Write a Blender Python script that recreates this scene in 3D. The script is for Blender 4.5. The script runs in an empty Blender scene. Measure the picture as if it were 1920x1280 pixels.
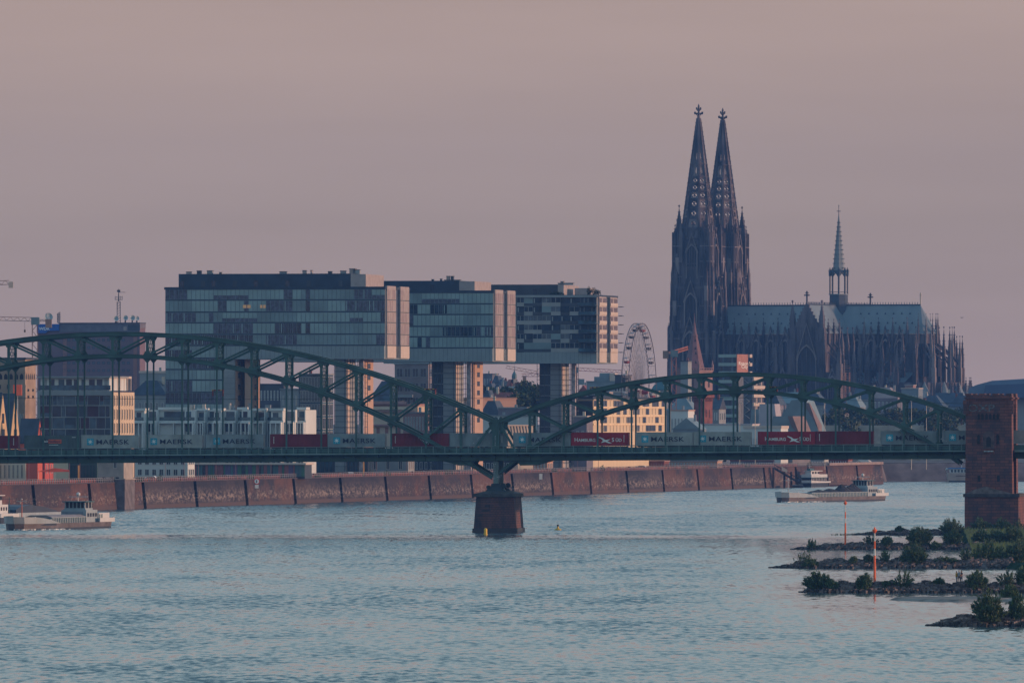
import bpy, math, random
import numpy as np
from mathutils import Vector, Matrix
random.seed(7)
sc = bpy.context.scene
COL = sc.collection
# ------------------------------------------------------------------ camera
F = 18500.0; HZ = 778.0; CH = 25.0          # focal length in photo pixels, horizon row, eye height over the river
cam_d = bpy.data.cameras.new('camera'); cam = bpy.data.objects.new('camera', cam_d); COL.objects.link(cam)
cam.location = (0, 0, CH); cam.rotation_euler = (math.radians(90), 0, 0)
cam_d.sensor_width = 36; cam_d.lens = 36 * F / 1920
cam_d.shift_y = (HZ - 640) / 1920
cam_d.clip_start = 5; cam_d.clip_end = 40000
sc.camera = cam
# ------------------------------------------------------------------ sky, sun, exposure
SUN_AZ = 96.0; SUN_EL = 5.0                 # clockwise from +Y, in degrees
w = bpy.data.worlds.new('World'); sc.world = w; w.use_nodes = True
nt = w.node_tree; nt.nodes.clear()
out = nt.nodes.new('ShaderNodeOutputWorld'); bg = nt.nodes.new('ShaderNodeBackground')
sky = nt.nodes.new('ShaderNodeTexSky'); sky.sky_type = 'NISHITA'; sky.sun_disc = False
sky.sun_elevation = math.radians(SUN_EL); sky.sun_rotation = math.radians(SUN_AZ)
sky.dust_density = 4; sky.air_density = 1.5
tc = nt.nodes.new('ShaderNodeTexCoord'); sx = nt.nodes.new('ShaderNodeSeparateXYZ')
nt.links.new(tc.outputs['Generated'], sx.inputs[0])
rp = nt.nodes.new('ShaderNodeValToRGB'); nt.links.new(sx.outputs['Z'], rp.inputs[0])
el = rp.color_ramp.elements
stops = [(0.0, (3.2, 2.4, 2.35)), (0.02, (3.3, 2.5, 2.15)), (0.042, (3.75, 2.75, 2.35)), (0.09, (3.8, 3.4, 3.2)),
         (0.16, (4.15, 4.75, 4.85)), (0.30, (3.8, 5.25, 5.75)), (0.6, (1.9, 3.7, 5.1)), (1.0, (1.3, 2.7, 4.2))]
while len(el) < len(stops): el.new(0.5)
for e, (p, c) in zip(el, stops): e.position = p; e.color = (*[v / 10 for v in c], 1)
cmap = nt.nodes.new('ShaderNodeMapping'); cmap.inputs['Scale'].default_value = (6, 6, 55)      # thin veils of high cloud
cnz = nt.nodes.new('ShaderNodeTexNoise'); cnz.inputs['Scale'].default_value = 1.3; cnz.inputs['Detail'].default_value = 5; cnz.inputs['Roughness'].default_value = 0.55
nt.links.new(tc.outputs['Generated'], cmap.inputs[0]); nt.links.new(cmap.outputs[0], cnz.inputs['Vector'])
cmr = nt.nodes.new('ShaderNodeMapRange'); cmr.inputs[1].default_value = 0.3; cmr.inputs[2].default_value = 0.7; cmr.inputs[3].default_value = 0.93; cmr.inputs[4].default_value = 1.06
nt.links.new(cnz.outputs[0], cmr.inputs[0]); veil = nt.nodes.new('ShaderNodeVectorMath'); veil.operation = 'SCALE'; nt.links.new(rp.outputs[0], veil.inputs[0]); nt.links.new(cmr.outputs[0], veil.inputs['Scale'])
mx = nt.nodes.new('ShaderNodeMix'); mx.data_type = 'RGBA'; mx.blend_type = 'ADD'; mx.inputs[0].default_value = 1.0
sc1 = nt.nodes.new('ShaderNodeVectorMath'); sc1.operation = 'SCALE'; sc1.inputs['Scale'].default_value = 12.0
nt.links.new(veil.outputs[0], sc1.inputs[0]); nt.links.new(sc1.outputs[0], mx.inputs[6])
sc2 = nt.nodes.new('ShaderNodeVectorMath'); sc2.operation = 'SCALE'; sc2.inputs['Scale'].default_value = 0.10
nt.links.new(sky.outputs[0], sc2.inputs[0]); nt.links.new(sc2.outputs[0], mx.inputs[7])
nt.links.new(mx.outputs[2], bg.inputs[0]); bg.inputs[1].default_value = 0.1
nt.links.new(bg.outputs[0], out.inputs[0])
sd = bpy.data.lights.new('sun', 'SUN'); sd.energy = 3.6; sd.angle = math.radians(0.5); sd.color = (1.0, 0.56, 0.36)
sun = bpy.data.objects.new('sun', sd); COL.objects.link(sun)
A, E = math.radians(SUN_AZ), math.radians(SUN_EL)
sdir = Vector((math.sin(A) * math.cos(E), math.cos(A) * math.cos(E), math.sin(E)))
sun.rotation_euler = (-sdir).to_track_quat('-Z', 'Y').to_euler(); sun.location = (0, 0, 300)
sc.view_settings.view_transform = 'Standard'; sc.view_settings.look = 'None'
sc.view_settings.exposure = 0.0; sc.view_settings.gamma = 1.0
sc.cycles.max_bounces = 6; sc.cycles.volume_bounces = 1; sc.cycles.volume_step_rate = 4
# ------------------------------------------------------------------ helpers
def Xp(px, D): return (px - 960) * D / F
def Zp(py, D): return CH - (py - HZ) * D / F
def P(px, py, D): return Vector((Xp(px, D), D, Zp(py, D)))
def Dw(py): return F * CH / (py - HZ)
_M = {}
def M(name, col, rough=0.7, metal=0.0, var=0.12, scale=0.35, spec=0.4, bump=0.0, col2=None, stretch=(1, 1, 1), emis=None):
    if name in _M: return _M[name]
    m = bpy.data.materials.new(name); m.use_nodes = True; n = m.node_tree; b = n.nodes['Principled BSDF']
    b.inputs['Roughness'].default_value = rough; b.inputs['Metallic'].default_value = metal
    b.inputs['Specular IOR Level'].default_value = spec
    g = n.nodes.new('ShaderNodeNewGeometry'); mp = n.nodes.new('ShaderNodeMapping'); mp.inputs['Scale'].default_value = stretch
    nz = n.nodes.new('ShaderNodeTexNoise'); nz.inputs['Scale'].default_value = scale; nz.inputs['Detail'].default_value = 5
    n.links.new(g.outputs['Position'], mp.inputs[0]); n.links.new(mp.outputs[0], nz.inputs['Vector'])
    r = n.nodes.new('ShaderNodeValToRGB'); n.links.new(nz.outputs[0], r.inputs[0])
    c2 = col2 if col2 else tuple(min(1, c * (1 + var * 1.6)) for c in col)
    c1 = tuple(c * (1 - var) for c in col)
    r.color_ramp.elements[0].position = 0.33; r.color_ramp.elements[1].position = 0.68
    r.color_ramp.elements[0].color = (*c1, 1); r.color_ramp.elements[1].color = (*c2, 1)
    n.links.new(r.outputs[0], b.inputs['Base Color'])
    if bump:
        bp = n.nodes.new('ShaderNodeBump'); bp.inputs['Strength'].default_value = bump; bp.inputs['Distance'].default_value = 0.3
        n.links.new(nz.outputs[0], bp.inputs['Height']); n.links.new(bp.outputs[0], b.inputs['Normal'])
    if emis:
        b.inputs['Emission Color'].default_value = (*emis[0], 1); b.inputs['Emission Strength'].default_value = emis[1]
    _M[name] = m; return m
class Fr:                                   # a local frame: u runs to the right, v away from the viewer, c up
    def __init__(s, x=0, y=0, yaw=0, z=0):
        s.o = Vector((x, y, z)); a = math.radians(yaw); s.yaw = -a
        s.u = Vector((math.cos(a), -math.sin(a), 0)); s.v = Vector((math.sin(a), math.cos(a), 0))
    def p(s, a, b, c=0): return s.o + s.u * a + s.v * b + Vector((0, 0, c))
ID = Fr()
ORG = {}
def tag(o, label=None, cat=None, group=None, kind=None):
    if label: o['label'] = label
    if cat: o['category'] = cat
    if group: o['group'] = group
    if kind: o['kind'] = kind
    return o
def thing(name, loc, label, cat, group=None):
    o = bpy.data.objects.new(name, None); COL.objects.link(o); o.location = loc; ORG[o.name] = Vector(loc)
    return tag(o, label, cat, group)
def link(o, parent):
    COL.objects.link(o)
    if parent: o.parent = parent
    return o
class MB:
    def __init__(s, fr=ID): s.v = []; s.f = []; s.mi = []; s.mats = []; s.fr = fr
    def add(s, vs, fs, m):
        k = len(s.v); s.v += [s.fr.p(*q) for q in vs]
        if m not in s.mats: s.mats.append(m)
        i = s.mats.index(m)
        for f in fs: s.f.append([k + j for j in f]); s.mi.append(i)
        return s
    def box(s, a0, a1, b0, b1, c0, c1, m, ta=0, tb=0):       # ta, tb: taper at the top
        vs = [(a0, b0, c0), (a1, b0, c0), (a1, b1, c0), (a0, b1, c0), (a0 + ta, b0 + tb, c1), (a1 - ta, b0 + tb, c1), (a1 - ta, b1 - tb, c1), (a0 + ta, b1 - tb, c1)]
        return s.add(vs, [(3, 2, 1, 0), (4, 5, 6, 7), (0, 1, 5, 4), (1, 2, 6, 5), (2, 3, 7, 6), (3, 0, 4, 7)], m)
    def beam(s, p, q, w, h, m):                              # square bar between two local points (w sideways, h in the up plane)
        p, q = Vector(p), Vector(q); d = (q - p).normalized()
        up = Vector((0, 0, 1)) if abs(d.z) < 0.999 else Vector((1, 0, 0))
        sd_ = d.cross(up).normalized() * w / 2; u2 = sd_.cross(d).normalized() * h / 2
        vs = [e + i * sd_ + j * u2 for e in (p, q) for i, j in ((-1, -1), (1, -1), (1, 1), (-1, 1))]
        return s.add(vs, [(0, 1, 2, 3), (7, 6, 5, 4), (0, 4, 5, 1), (1, 5, 6, 2), (2, 6, 7, 3), (3, 7, 4, 0)], m)
    def tube(s, p, q, r0, r1, m, n=6, cap=True):
        p, q = Vector(p), Vector(q); d = (q - p).normalized()
        up = Vector((0, 0, 1)) if abs(d.z) < 0.99 else Vector((1, 0, 0))
        x = d.cross(up).normalized(); y = d.cross(x)
        vs = [e + (x * math.cos(t) + y * math.sin(t)) * r for e, r in ((p, r0), (q, r1)) for t in [2 * math.pi * i / n for i in range(n)]]
        fs = [(i, (i + 1) % n, n + (i + 1) % n, n + i) for i in range(n)]
        if cap: fs += [tuple(range(n))[::-1], tuple(range(n, 2 * n))]
        return s.add(vs, fs, m)
    def lathe(s, a, b, prof, m, n=12, rot=0.0):              # prof: (radius, height) pairs
        vs = [(a + r * math.cos(rot + 2 * math.pi * i / n), b + r * math.sin(rot + 2 * math.pi * i / n), z) for r, z in prof for i in range(n)]
        fs = [(k * n + i, k * n + (i + 1) % n, (k + 1) * n + (i + 1) % n, (k + 1) * n + i) for k in range(len(prof) - 1) for i in range(n)]
        fs += [tuple(range(n))[::-1], tuple(range((len(prof) - 1) * n, len(prof) * n))]
        return s.add(vs, fs, m)
    def prism(s, pts, c0, c1, m):                            # polygon in the ground plane, extruded up
        n = len(pts); vs = [(a, b, c0) for a, b in pts] + [(a, b, c1) for a, b in pts]
        return s.add(vs, [tuple(range(n))[::-1], tuple(range(n, 2 * n))] + [(i, (i + 1) % n, n + (i + 1) % n, n + i) for i in range(n)], m)
    def slab(s, pts, b0, b1, m):                             # polygon in the (a, c) elevation plane, extruded in depth
        n = len(pts); vs = [(a, b0, c) for a, c in pts] + [(a, b1, c) for a, c in pts]
        return s.add(vs, [tuple(range(n)), tuple(range(n, 2 * n))[::-1]] + [(i, n + i, n + (i + 1) % n, (i + 1) % n) for i in range(n)], m)
    def slabb(s, pts, a0, a1, m):                            # polygon in the (b, c) plane, extruded along a
        n = len(pts); vs = [(a0, b, c) for b, c in pts] + [(a1, b, c) for b, c in pts]
        return s.add(vs, [tuple(range(n)), tuple(range(n, 2 * n))[::-1]] + [(i, n + i, n + (i + 1) % n, (i + 1) % n) for i in range(n)], m)
    def mesh(s, name, org=Vector()):
        me = bpy.data.meshes.new(name); me.from_pydata([tuple(v - org) for v in s.v], [], s.f)
        for m in s.mats: me.materials.append(m)
        me.polygons.foreach_set('material_index', s.mi); me.update()
        import bmesh
        bm = bmesh.new(); bm.from_mesh(me); bmesh.ops.recalc_face_normals(bm, faces=bm.faces); bm.to_mesh(me); bm.free()
        return me
    def build(s, name, parent=None, label=None, cat=None, group=None, kind=None):
        org = Vector()
        if parent: org = ORG[parent.name]
        elif kind != 'structure':
            a = np.array([tuple(v) for v in s.v]); org = Vector(((a[:, 0].min() + a[:, 0].max()) / 2, (a[:, 1].min() + a[:, 1].max()) / 2, a[:, 2].min()))
        o = link(bpy.data.objects.new(name, s.mesh(name, org)), parent); ORG[o.name] = org
        if not parent: o.location = org
        return tag(o, label, cat, group, kind)
def inst(me, name, parent, pos, yaw=0.0):                    # a part from a shared mesh, placed at a world position
    o = link(bpy.data.objects.new(name, me), parent); org = ORG[parent.name]; o.location = Vector(pos) - org
    o.rotation_euler = (0, 0, yaw); ORG[o.name] = org; return o
def dup(root, loc, yaw=None, label=None, scale=None):        # a thing with its parts and sub-parts
    kids = {}
    for o in bpy.data.objects:
        if o.parent: kids.setdefault(o.parent.name, []).append(o)
    def rec(o, par):
        c = o.copy(); COL.objects.link(c); c.parent = par
        for k in kids.get(o.name, []): rec(k, c)
        return c
    c = rec(root, None); c.location = loc
    if yaw is not None: c.rotation_euler = (0, 0, yaw)
    if scale: c.scale = scale if hasattr(scale, '__len__') else (scale,) * 3
    if label: c['label'] = label
    return c
def text(body, size, m, fr, a, b, c, parent, name='lettering', align='LEFT', bold=0.0, sx=1.0, label=None, spacing=1.0, proud=0.02):
    cu = bpy.data.curves.new(name, 'FONT'); cu.body = body; cu.size = size; cu.align_x = align; cu.extrude = 0.01; cu.offset = bold
    cu.space_character = spacing
    t = bpy.data.objects.new(name, cu); COL.objects.link(t); dg = bpy.context.evaluated_depsgraph_get(); dg.update()
    me = bpy.data.meshes.new_from_object(t.evaluated_get(dg)); bpy.data.objects.remove(t)
    me.materials.clear(); me.materials.append(m)
    org = ORG[parent.name]
    for v in me.vertices: v.co = fr.p(a + v.co.x * sx, b - proud - v.co.z, c + v.co.y) - org
    o = link(bpy.data.objects.new(name, me), parent); ORG[o.name] = org
    return tag(o, label)
# ------------------------------------------------------------------ palette
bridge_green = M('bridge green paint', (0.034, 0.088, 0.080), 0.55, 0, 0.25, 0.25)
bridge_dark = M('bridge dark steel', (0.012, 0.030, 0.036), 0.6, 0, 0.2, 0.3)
bridge_pale = M('bridge pale steel', (0.12, 0.18, 0.175), 0.6, 0, 0.2, 0.3)
graffiti = M('grey graffiti paint', (0.28, 0.31, 0.33), 0.7, 0, 0.5, 3.0)
def stone(name, c1, c2, mort, bw=1.1, bh=0.45, stain=(0.05, 0.06, 0.07), stain_amt=0.5, axis='wall'):
    m = bpy.data.materials.new(name); m.use_nodes = True; n = m.node_tree; b = n.nodes['Principled BSDF']; b.inputs['Roughness'].default_value = 0.85
    g = n.nodes.new('ShaderNodeNewGeometry'); s = n.nodes.new('ShaderNodeSeparateXYZ'); n.links.new(g.outputs['Position'], s.inputs[0])
    ad = n.nodes.new('ShaderNodeMath'); n.links.new(s.outputs['X'], ad.inputs[0]); n.links.new(s.outputs['Y'], ad.inputs[1])
    cb = n.nodes.new('ShaderNodeCombineXYZ'); n.links.new(ad.outputs[0], cb.inputs[0]); n.links.new(s.outputs['Z'], cb.inputs[1])
    br = n.nodes.new('ShaderNodeTexBrick'); n.links.new(cb.outputs[0], br.inputs['Vector']); br.inputs['Scale'].default_value = 1.0
    br.inputs['Brick Width'].default_value = bw; br.inputs['Row Height'].default_value = bh; br.inputs['Mortar Size'].default_value = 0.05
    br.inputs['Color1'].default_value = (*c1, 1); br.inputs['Color2'].default_value = (*c2, 1); br.inputs['Mortar'].default_value = (*mort, 1); br.inputs['Bias'].default_value = -0.2
    nz = n.nodes.new('ShaderNodeTexNoise'); nz.inputs['Scale'].default_value = 0.35; nz.inputs['Detail'].default_value = 6; nz.inputs['Roughness'].default_value = 0.7
    mp = n.nodes.new('ShaderNodeMapping'); mp.inputs['Scale'].default_value = (1, 1, 0.45); n.links.new(g.outputs['Position'], mp.inputs[0]); n.links.new(mp.outputs[0], nz.inputs['Vector'])
    r = n.nodes.new('ShaderNodeValToRGB'); r.color_ramp.elements[0].position = 0.42; r.color_ramp.elements[1].position = 0.66; n.links.new(nz.outputs[0], r.inputs[0])
    r.color_ramp.elements[1].color = (stain_amt,) * 3 + (1,)
    mix = n.nodes.new('ShaderNodeMix'); mix.data_type = 'RGBA'; n.links.new(r.outputs[0], mix.inputs[0]); n.links.new(br.outputs[0], mix.inputs[6]); mix.inputs[7].default_value = (*stain, 1)
    n.links.new(mix.outputs[2], b.inputs['Base Color']); _M[name] = m; return m
tower_stone = stone('tower sandstone', (0.22, 0.078, 0.062), (0.075, 0.045, 0.052), (0.06, 0.035, 0.04), 1.7, 0.62, stain=(0.03, 0.03, 0.045), stain_amt=0.75)
pier_stone = stone('pier sandstone', (0.16, 0.062, 0.052), (0.09, 0.045, 0.045), (0.04, 0.03, 0.035), 1.1, 0.5, stain=(0.02, 0.025, 0.035), stain_amt=0.9)
# ------------------------------------------------------------------ water
wm = bpy.data.materials.new('river water'); wm.use_nodes = True; n = wm.node_tree; b = n.nodes['Principled BSDF']
b.inputs['Base Color'].default_value = (0.06, 0.10, 0.11, 1); b.inputs['IOR'].default_value = 1.33
g = n.nodes.new('ShaderNodeNewGeometry')
def noise(scale, stretch, detail=3, rough=0.55, rot=0):
    mp = n.nodes.new('ShaderNodeMapping'); mp.inputs['Scale'].default_value = stretch; mp.inputs['Rotation'].default_value = (0, 0, rot)
    z = n.nodes.new('ShaderNodeTexNoise'); z.inputs['Scale'].default_value = scale; z.inputs['Detail'].default_value = detail; z.inputs['Roughness'].default_value = rough
    n.links.new(g.outputs['Position'], mp.inputs[0]); n.links.new(mp.outputs[0], z.inputs['Vector']); return z
n1 = noise(1.0, (0.75, 0.16, 1), 5, 0.66, 0.02)              # wind ripples
n2 = noise(1.0, (0.07, 0.02, 1), 3, 0.55, -0.04)              # gusts
n3 = noise(1.0, (0.010, 0.0030, 1), 4, 0.6, 0.15)             # calm slicks and ruffled patches
def mth(op, a, c, cl=False):
    q = n.nodes.new('ShaderNodeMath'); q.operation = op; q.use_clamp = cl
    for k, v in enumerate((a, c)):
        if isinstance(v, (int, float)): q.inputs[k].default_value = v
        else: n.links.new(v, q.inputs[k])
    return q.outputs[0]
def rng(src, a, c, d, e):
    q = n.nodes.new('ShaderNodeMapRange'); q.interpolation_type = 'SMOOTHSTEP'
    for k, v in enumerate((a, c, d, e)): q.inputs[k + 1].default_value = v
    n.links.new(src, q.inputs[0]); return q.outputs[0]
sp = n.nodes.new('ShaderNodeSeparateXYZ'); n.links.new(g.outputs['Position'], sp.inputs[0])
ratio = mth('DIVIDE', sp.outputs['X'], sp.outputs['Y'])       # the sheltered water lies along the right bank
ratio = mth('ADD', ratio, mth('MULTIPLY', mth('SUBTRACT', n3.outputs[0], 0.5), 0.03))
shel = mth('MULTIPLY', rng(ratio, 0.014, 0.036, 0.0, 0.75), mth('MULTIPLY', rng(sp.outputs['Y'], 1050, 1250, 0.2, 1.0), rng(sp.outputs['Y'], 2000, 2300, 1.0, 0.1)))
yj = mth('ADD', sp.outputs['Y'], mth('MULTIPLY', mth('SUBTRACT', n3.outputs[0], 0.5), 60.0))
slick = mth('MULTIPLY', rng(yj, 1965, 2035, 0.0, 1.0), rng(yj, 2050, 2072, 1.0, 0.0))
amp = mth('SUBTRACT', rng(n3.outputs[0], 0.36, 0.58, 0.55, 1.0), mth('MAXIMUM', shel, mth('MULTIPLY', slick, 0.62)), True)
amp = mth('MAXIMUM', amp, 0.16)
hgt = mth('ADD', mth('MULTIPLY', n1.outputs[0], 0.72), mth('MULTIPLY', n2.outputs[0], 0.28))
ty = mth('MULTIPLY', rng(hgt, 0.37, 0.70, 0.015, 0.38), amp)
nA = noise(1.0, (0.5, 0.10, 1), 3, 0.6, 0.5); tx = mth('MULTIPLY', mth('MULTIPLY', mth('SUBTRACT', nA.outputs[0], 0.5), 0.5), amp)
cn = n.nodes.new('ShaderNodeCombineXYZ'); n.links.new(tx, cn.inputs[0]); n.links.new(mth('MULTIPLY', ty, -1.0), cn.inputs[1]); cn.inputs[2].default_value = 1.0
nn_ = n.nodes.new('ShaderNodeVectorMath'); nn_.operation = 'NORMALIZE'; n.links.new(cn.outputs[0], nn_.inputs[0]); n.links.new(nn_.outputs[0], b.inputs['Normal'])
b.inputs['Roughness'].default_value = 0.10
MB().add([(-900, -60, 0), (1500, -60, 0), (1500, 6300, 0), (-900, 6300, 0)], [(0, 1, 2, 3)], wm).build('river_water', kind='structure')
# ------------------------------------------------------------------ land
QS = 0.25; QX, QD = -10.0, 3003.0                            # the quay line: X = QX + QS * (D - QD)
QYAW = math.degrees(math.atan(QS))
def qx(D): return QX + QS * (D - QD)
ground_m = M('city ground', (0.10, 0.085, 0.08), 0.9, 0, 0.3, 0.05)
grass_m = M('riverside meadow', (0.018, 0.034, 0.022), 1.0, 0, 0.5, 0.08, spec=0.0)
beach_m = M('river gravel', (0.19, 0.165, 0.15), 1.0, 0, 0.35, 0.4, spec=0.1)
gz = 7.0; qe = 3581
pts = [(qx(1900) - 6, 1900), (qx(qe) - 6, qe), (qx(qe) - 6, qe + 12), (140, 3735), (260, 3760), (600, 3900), (1300, 4200)]
back = [(-900, 1900), (-900, 3900), (-900, 3901), (-900, 4000), (-900, 4100), (-900, 4200), (-900, 4300)]
vs = [(x, y, gz) for x, y in pts] + [(-900, 1900, gz), (-900, 3600, gz + 1), (-900, 4600, 19), (1500, 4700, 19), (-900, 6300, 19), (1500, 6300, 19)]
MB().add(vs, [(0, 1, 8, 7), (1, 2, 3, 8), (3, 4, 5, 6, 10, 9, 8), (9, 10, 12, 11)][:3] + [(9, 10, 12, 11)], ground_m).build('city_ground', kind='structure')
MB().add([(qx(qe) - 5.9, qe + 12, 6.9), (140, 3735, 6.9), (260, 3760, 6.9), (600, 3900, 6.9), (1300, 4200, 6.9), (qx(qe) - 2, qe + 5, -1), (142, 3728, -1), (262, 3750, -1), (604, 3885, -1), (1310, 4180, -1)],
         [(0, 1, 6, 5), (1, 2, 7, 6), (2, 3, 8, 7), (3, 4, 9, 8)], M('stone embankment', (0.10, 0.085, 0.085), 0.9, 0, 0.3, 0.2)).build('embankment', kind='structure')
# ------------------------------------------------------------------ railway bridge
BY = 6.5; BD = 2100.0
BF = Fr(Xp(930, BD), BD, BY); _c, _s = math.cos(math.radians(BY)), math.sin(math.radians(BY))
def BA(px):                                                   # photo column -> metres along the near truss
    q = (px - 960) / F; return (q * BD - BF.o.x) / (_c + q * _s)
def BP(px, py): a = BA(px); return a, CH - (py - HZ) * (BD - a * _s) / F
GR = 0.0053; W2 = 9.0                                         # gradient, distance between the trusses
def fit(tab, mid):
    ps = [BP(*t) for t in tab]; u = np.array([(a - mid) ** 2 for a, z in ps]); z = np.array([z - GR * a for a, z in ps])
    k = np.polyfit(u, z, 2); return lambda a: float(np.polyval(k, (a - mid) ** 2)) + GR * a
mu = fit([(0, 639), (100, 631), (205, 627), (320, 631), (400, 638), (500, 651), (600, 672.5), (715, 710), (791, 732), (850, 757), (884, 773), (924, 788)], -82.5)
ml = fit([(0, 685), (80, 677), (205, 671), (320, 674), (400, 682), (500, 700), (560, 720), (627, 749), (660, 762), (727, 788), (777, 810), (820, 833), (922, 895)], -82.5)
su = fit([(942, 789), (1000, 766), (1051, 748), (1118, 732), (1180, 719), (1246, 709), (1311, 704), (1360, 703), (1434, 703), (1496, 706), (1580, 717), (1642, 730), (1702, 745), (1758, 763), (1806, 779)], 50.75)
sl = fit([(934, 900), (987, 866), (1034, 830), (1067, 812), (1118, 790), (1189, 762), (1247, 747), (1299, 737), (1360, 734), (1434, 735), (1496, 740), (1543, 749), (1628, 766), (1702, 797), (1744, 812), (1782, 829)], 50.75)
zr = lambda a: Zp(837, BD) + GR * (a + 35)                    # near railing top
br = thing('railway_bridge', BF.p(0, 4.5, 8), 'long green steel railway bridge with two trussed arches crossing the whole river', 'bridge')
DZ = lambda a: zr(a) - 1.45                                   # walkway level
A0, A1 = -166.0, 101.0
def chord(fn, a0, a1, n, b, w, h, name, lab=None):
    mb = MB(BF); xs = [a0 + (a1 - a0) * i / n for i in range(n + 1)]
    for i in range(n): mb.beam((xs[i], b, fn(xs[i])), (xs[i + 1] + 0.02, b, fn(xs[i + 1])), w, h, bridge_green)
    for i in range(n):                                        # flange lip along the top
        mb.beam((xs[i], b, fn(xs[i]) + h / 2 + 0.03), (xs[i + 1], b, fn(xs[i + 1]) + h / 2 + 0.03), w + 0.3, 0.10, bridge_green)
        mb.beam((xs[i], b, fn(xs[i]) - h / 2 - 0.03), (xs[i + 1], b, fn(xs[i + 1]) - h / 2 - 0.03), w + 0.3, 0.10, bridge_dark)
    mb.build(name, br, lab)
for b in (0.0, W2):
    chord(mu, -164.4, -0.6, 44, b, 0.8, 0.82, 'upper_chord'); chord(su, 0.8, 99.9, 28, b, 0.8, 0.78, 'upper_chord')
    chord(ml, -164.0, -0.8, 44, b, 0.8, 0.72, 'lower_chord'); chord(sl, 0.8, 98.8, 28, b, 0.8, 0.66, 'lower_chord')
for (fu, fl, a0, N, pw) in ((mu, ml, -165.0, 22, 7.5), (su, sl, 0.0, 14, 7.25)):
    for k in range(N + 1):
        a = a0 + k * pw
        if k in (0, N): continue
        zu, zl, dk = fu(a), fl(a), DZ(a)
        for b in (0.0, W2):
            mb = MB(BF); lo = max(zl, dk - 1.5)
            mb.box(a - 0.27, a + 0.27, b - 0.3, b + 0.3, lo, zu, bridge_green)
            for z, s in ((zu - 0.55, -1), (zl + 0.5, 1)):     # gusset plates at the nodes
                if z > dk: mb.slab([(a - 0.95, z - s * 0.25), (a + 0.95, z - s * 0.25), (a + 0.42, z + s * 0.75), (a - 0.42, z + s * 0.75)], b - 0.36, b - 0.31, bridge_green)
            mb.build('post', br)
            if zl - 0.3 > dk:
                mb = MB(BF).box(a - 0.17, a + 0.17, b - 0.2, b + 0.2, dk - 1.2, zl - 0.2, bridge_green)
                mb.slab([(a - 0.95, zl - 0.3), (a + 0.95, zl - 0.3), (a + 0.2, zl - 1.2), (a - 0.2, zl - 1.2)], b - 0.22, b - 0.16, bridge_green)
                mb.build('hanger', br)
        lo = max(zl, dk + 5.8)
        if zu - lo > 1.0:                                     # laced sway frame between the two trusses
            mb = MB(BF); ns = max(2, int((zu - lo) / 1.3))
            for i in range(ns):
                z0 = lo + (zu - lo) * i / ns; z1 = lo + (zu - lo) * (i + 1) / ns
                for j in range(4):
                    b0 = 0.3 + j * 2.1; mb.beam((a, b0, z0), (a, b0 + 2.1, z1), 0.10, 0.10, bridge_green); mb.beam((a, b0 + 2.1, z0), (a, b0, z1), 0.10, 0.10, bridge_green)
            for z in (lo, zu - 0.3): mb.box(a - 0.15, a + 0.15, 0.3, W2 - 0.3, z - 0.12, z + 0.12, bridge_dark)
            mb.build('sway_frame', br)
        half = N // 2
        j = k + 1 if k < half else k - 1                      # diagonals fall towards the middle of each arch
        # foot sits on the lower chord one panel nearer the crown
        if 0 < j < N:
            for b in (0.0, W2):
                aj = a0 + j * pw; top = (a, b, fu(a) - 0.4); foot = Vector((aj, b, fl(aj) + 0.35))
                if k == half: continue
                mb = MB(BF); d = (Vector(top) - foot).normalized()
                st = Vector(top); en = foot
                if en.z < DZ(aj): en = st + (en - st) * ((st.z - DZ(aj)) / (st.z - en.z))
                mb.beam(st, en, 0.5, 0.42, bridge_green); mb.build('diagonal', br)
for a0, N, pw, fu in ((-165.0, 22, 7.5, mu), (0.0, 14, 7.25, su)):
    mb = MB(BF)
    for k in range(1, N):
        a = a0 + k * pw; mb.box(a - 0.2, a + 0.2, 0.4, W2 - 0.4, fu(a) + 0.0, fu(a) + 0.3, bridge_green)
        if k < N - 1:
            mb.beam((a, 0.4, fu(a)), (a + pw, W2 - 0.4, fu(a + pw)), 0.15, 0.2, bridge_green); mb.beam((a, W2 - 0.4, fu(a)), (a + pw, 0.4, fu(a + pw)), 0.15, 0.2, bridge_green)
    mb.build('wind_bracing', br)
def sloped(mb, a0, a1, b0, b1, f0, f1, m):                    # a long box that follows the gradient
    mb.add([(a0, b0, f0(a0)), (a1, b0, f0(a1)), (a1, b1, f0(a1)), (a0, b1, f0(a0)), (a0, b0, f1(a0)), (a1, b0, f1(a1)), (a1, b1, f1(a1)), (a0, b1, f1(a0))],
           [(3, 2, 1, 0), (4, 5, 6, 7), (0, 1, 5, 4), (1, 2, 6, 5), (2, 3, 7, 6), (3, 0, 4, 7)], m)
o = lambda d: (lambda a: DZ(a) + d)
for s0, s1 in ((-3.1, -0.65), (W2 + 0.65, W2 + 3.1)):
    mb = MB(BF); sloped(mb, A0, A1, s0, s1, o(-0.28), o(0), bridge_pale); mb.build('walkway', br)
mb = MB(BF)
for b in (-0.35, W2 - 0.35):
    sloped(mb, A0, A1, b, b + 0.7, o(-1.75), o(0.95), bridge_green); sloped(mb, A0, A1, b - 0.42, b + 1.1, o(-1.72), o(-0.72), bridge_green)
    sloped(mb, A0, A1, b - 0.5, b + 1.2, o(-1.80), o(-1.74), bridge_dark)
    for i in range(107):
        a = A0 + i * 2.5 + 1
        mb.box(a - 0.06, a + 0.06, b - 0.40, b - 0.01, DZ(a) + 0.02, DZ(a) + 0.93, bridge_dark)
        if i % 3 == 0: mb.box(a - 0.07, a + 0.07, b - 0.46, b - 0.41, DZ(a) - 1.70, DZ(a) - 0.74, bridge_dark)
        if b < 0: mb.beam((a, -3.0, DZ(a) - 0.3), (a, -0.8, DZ(a) - 0.9), 0.12, 0.14, bridge_dark)
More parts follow.
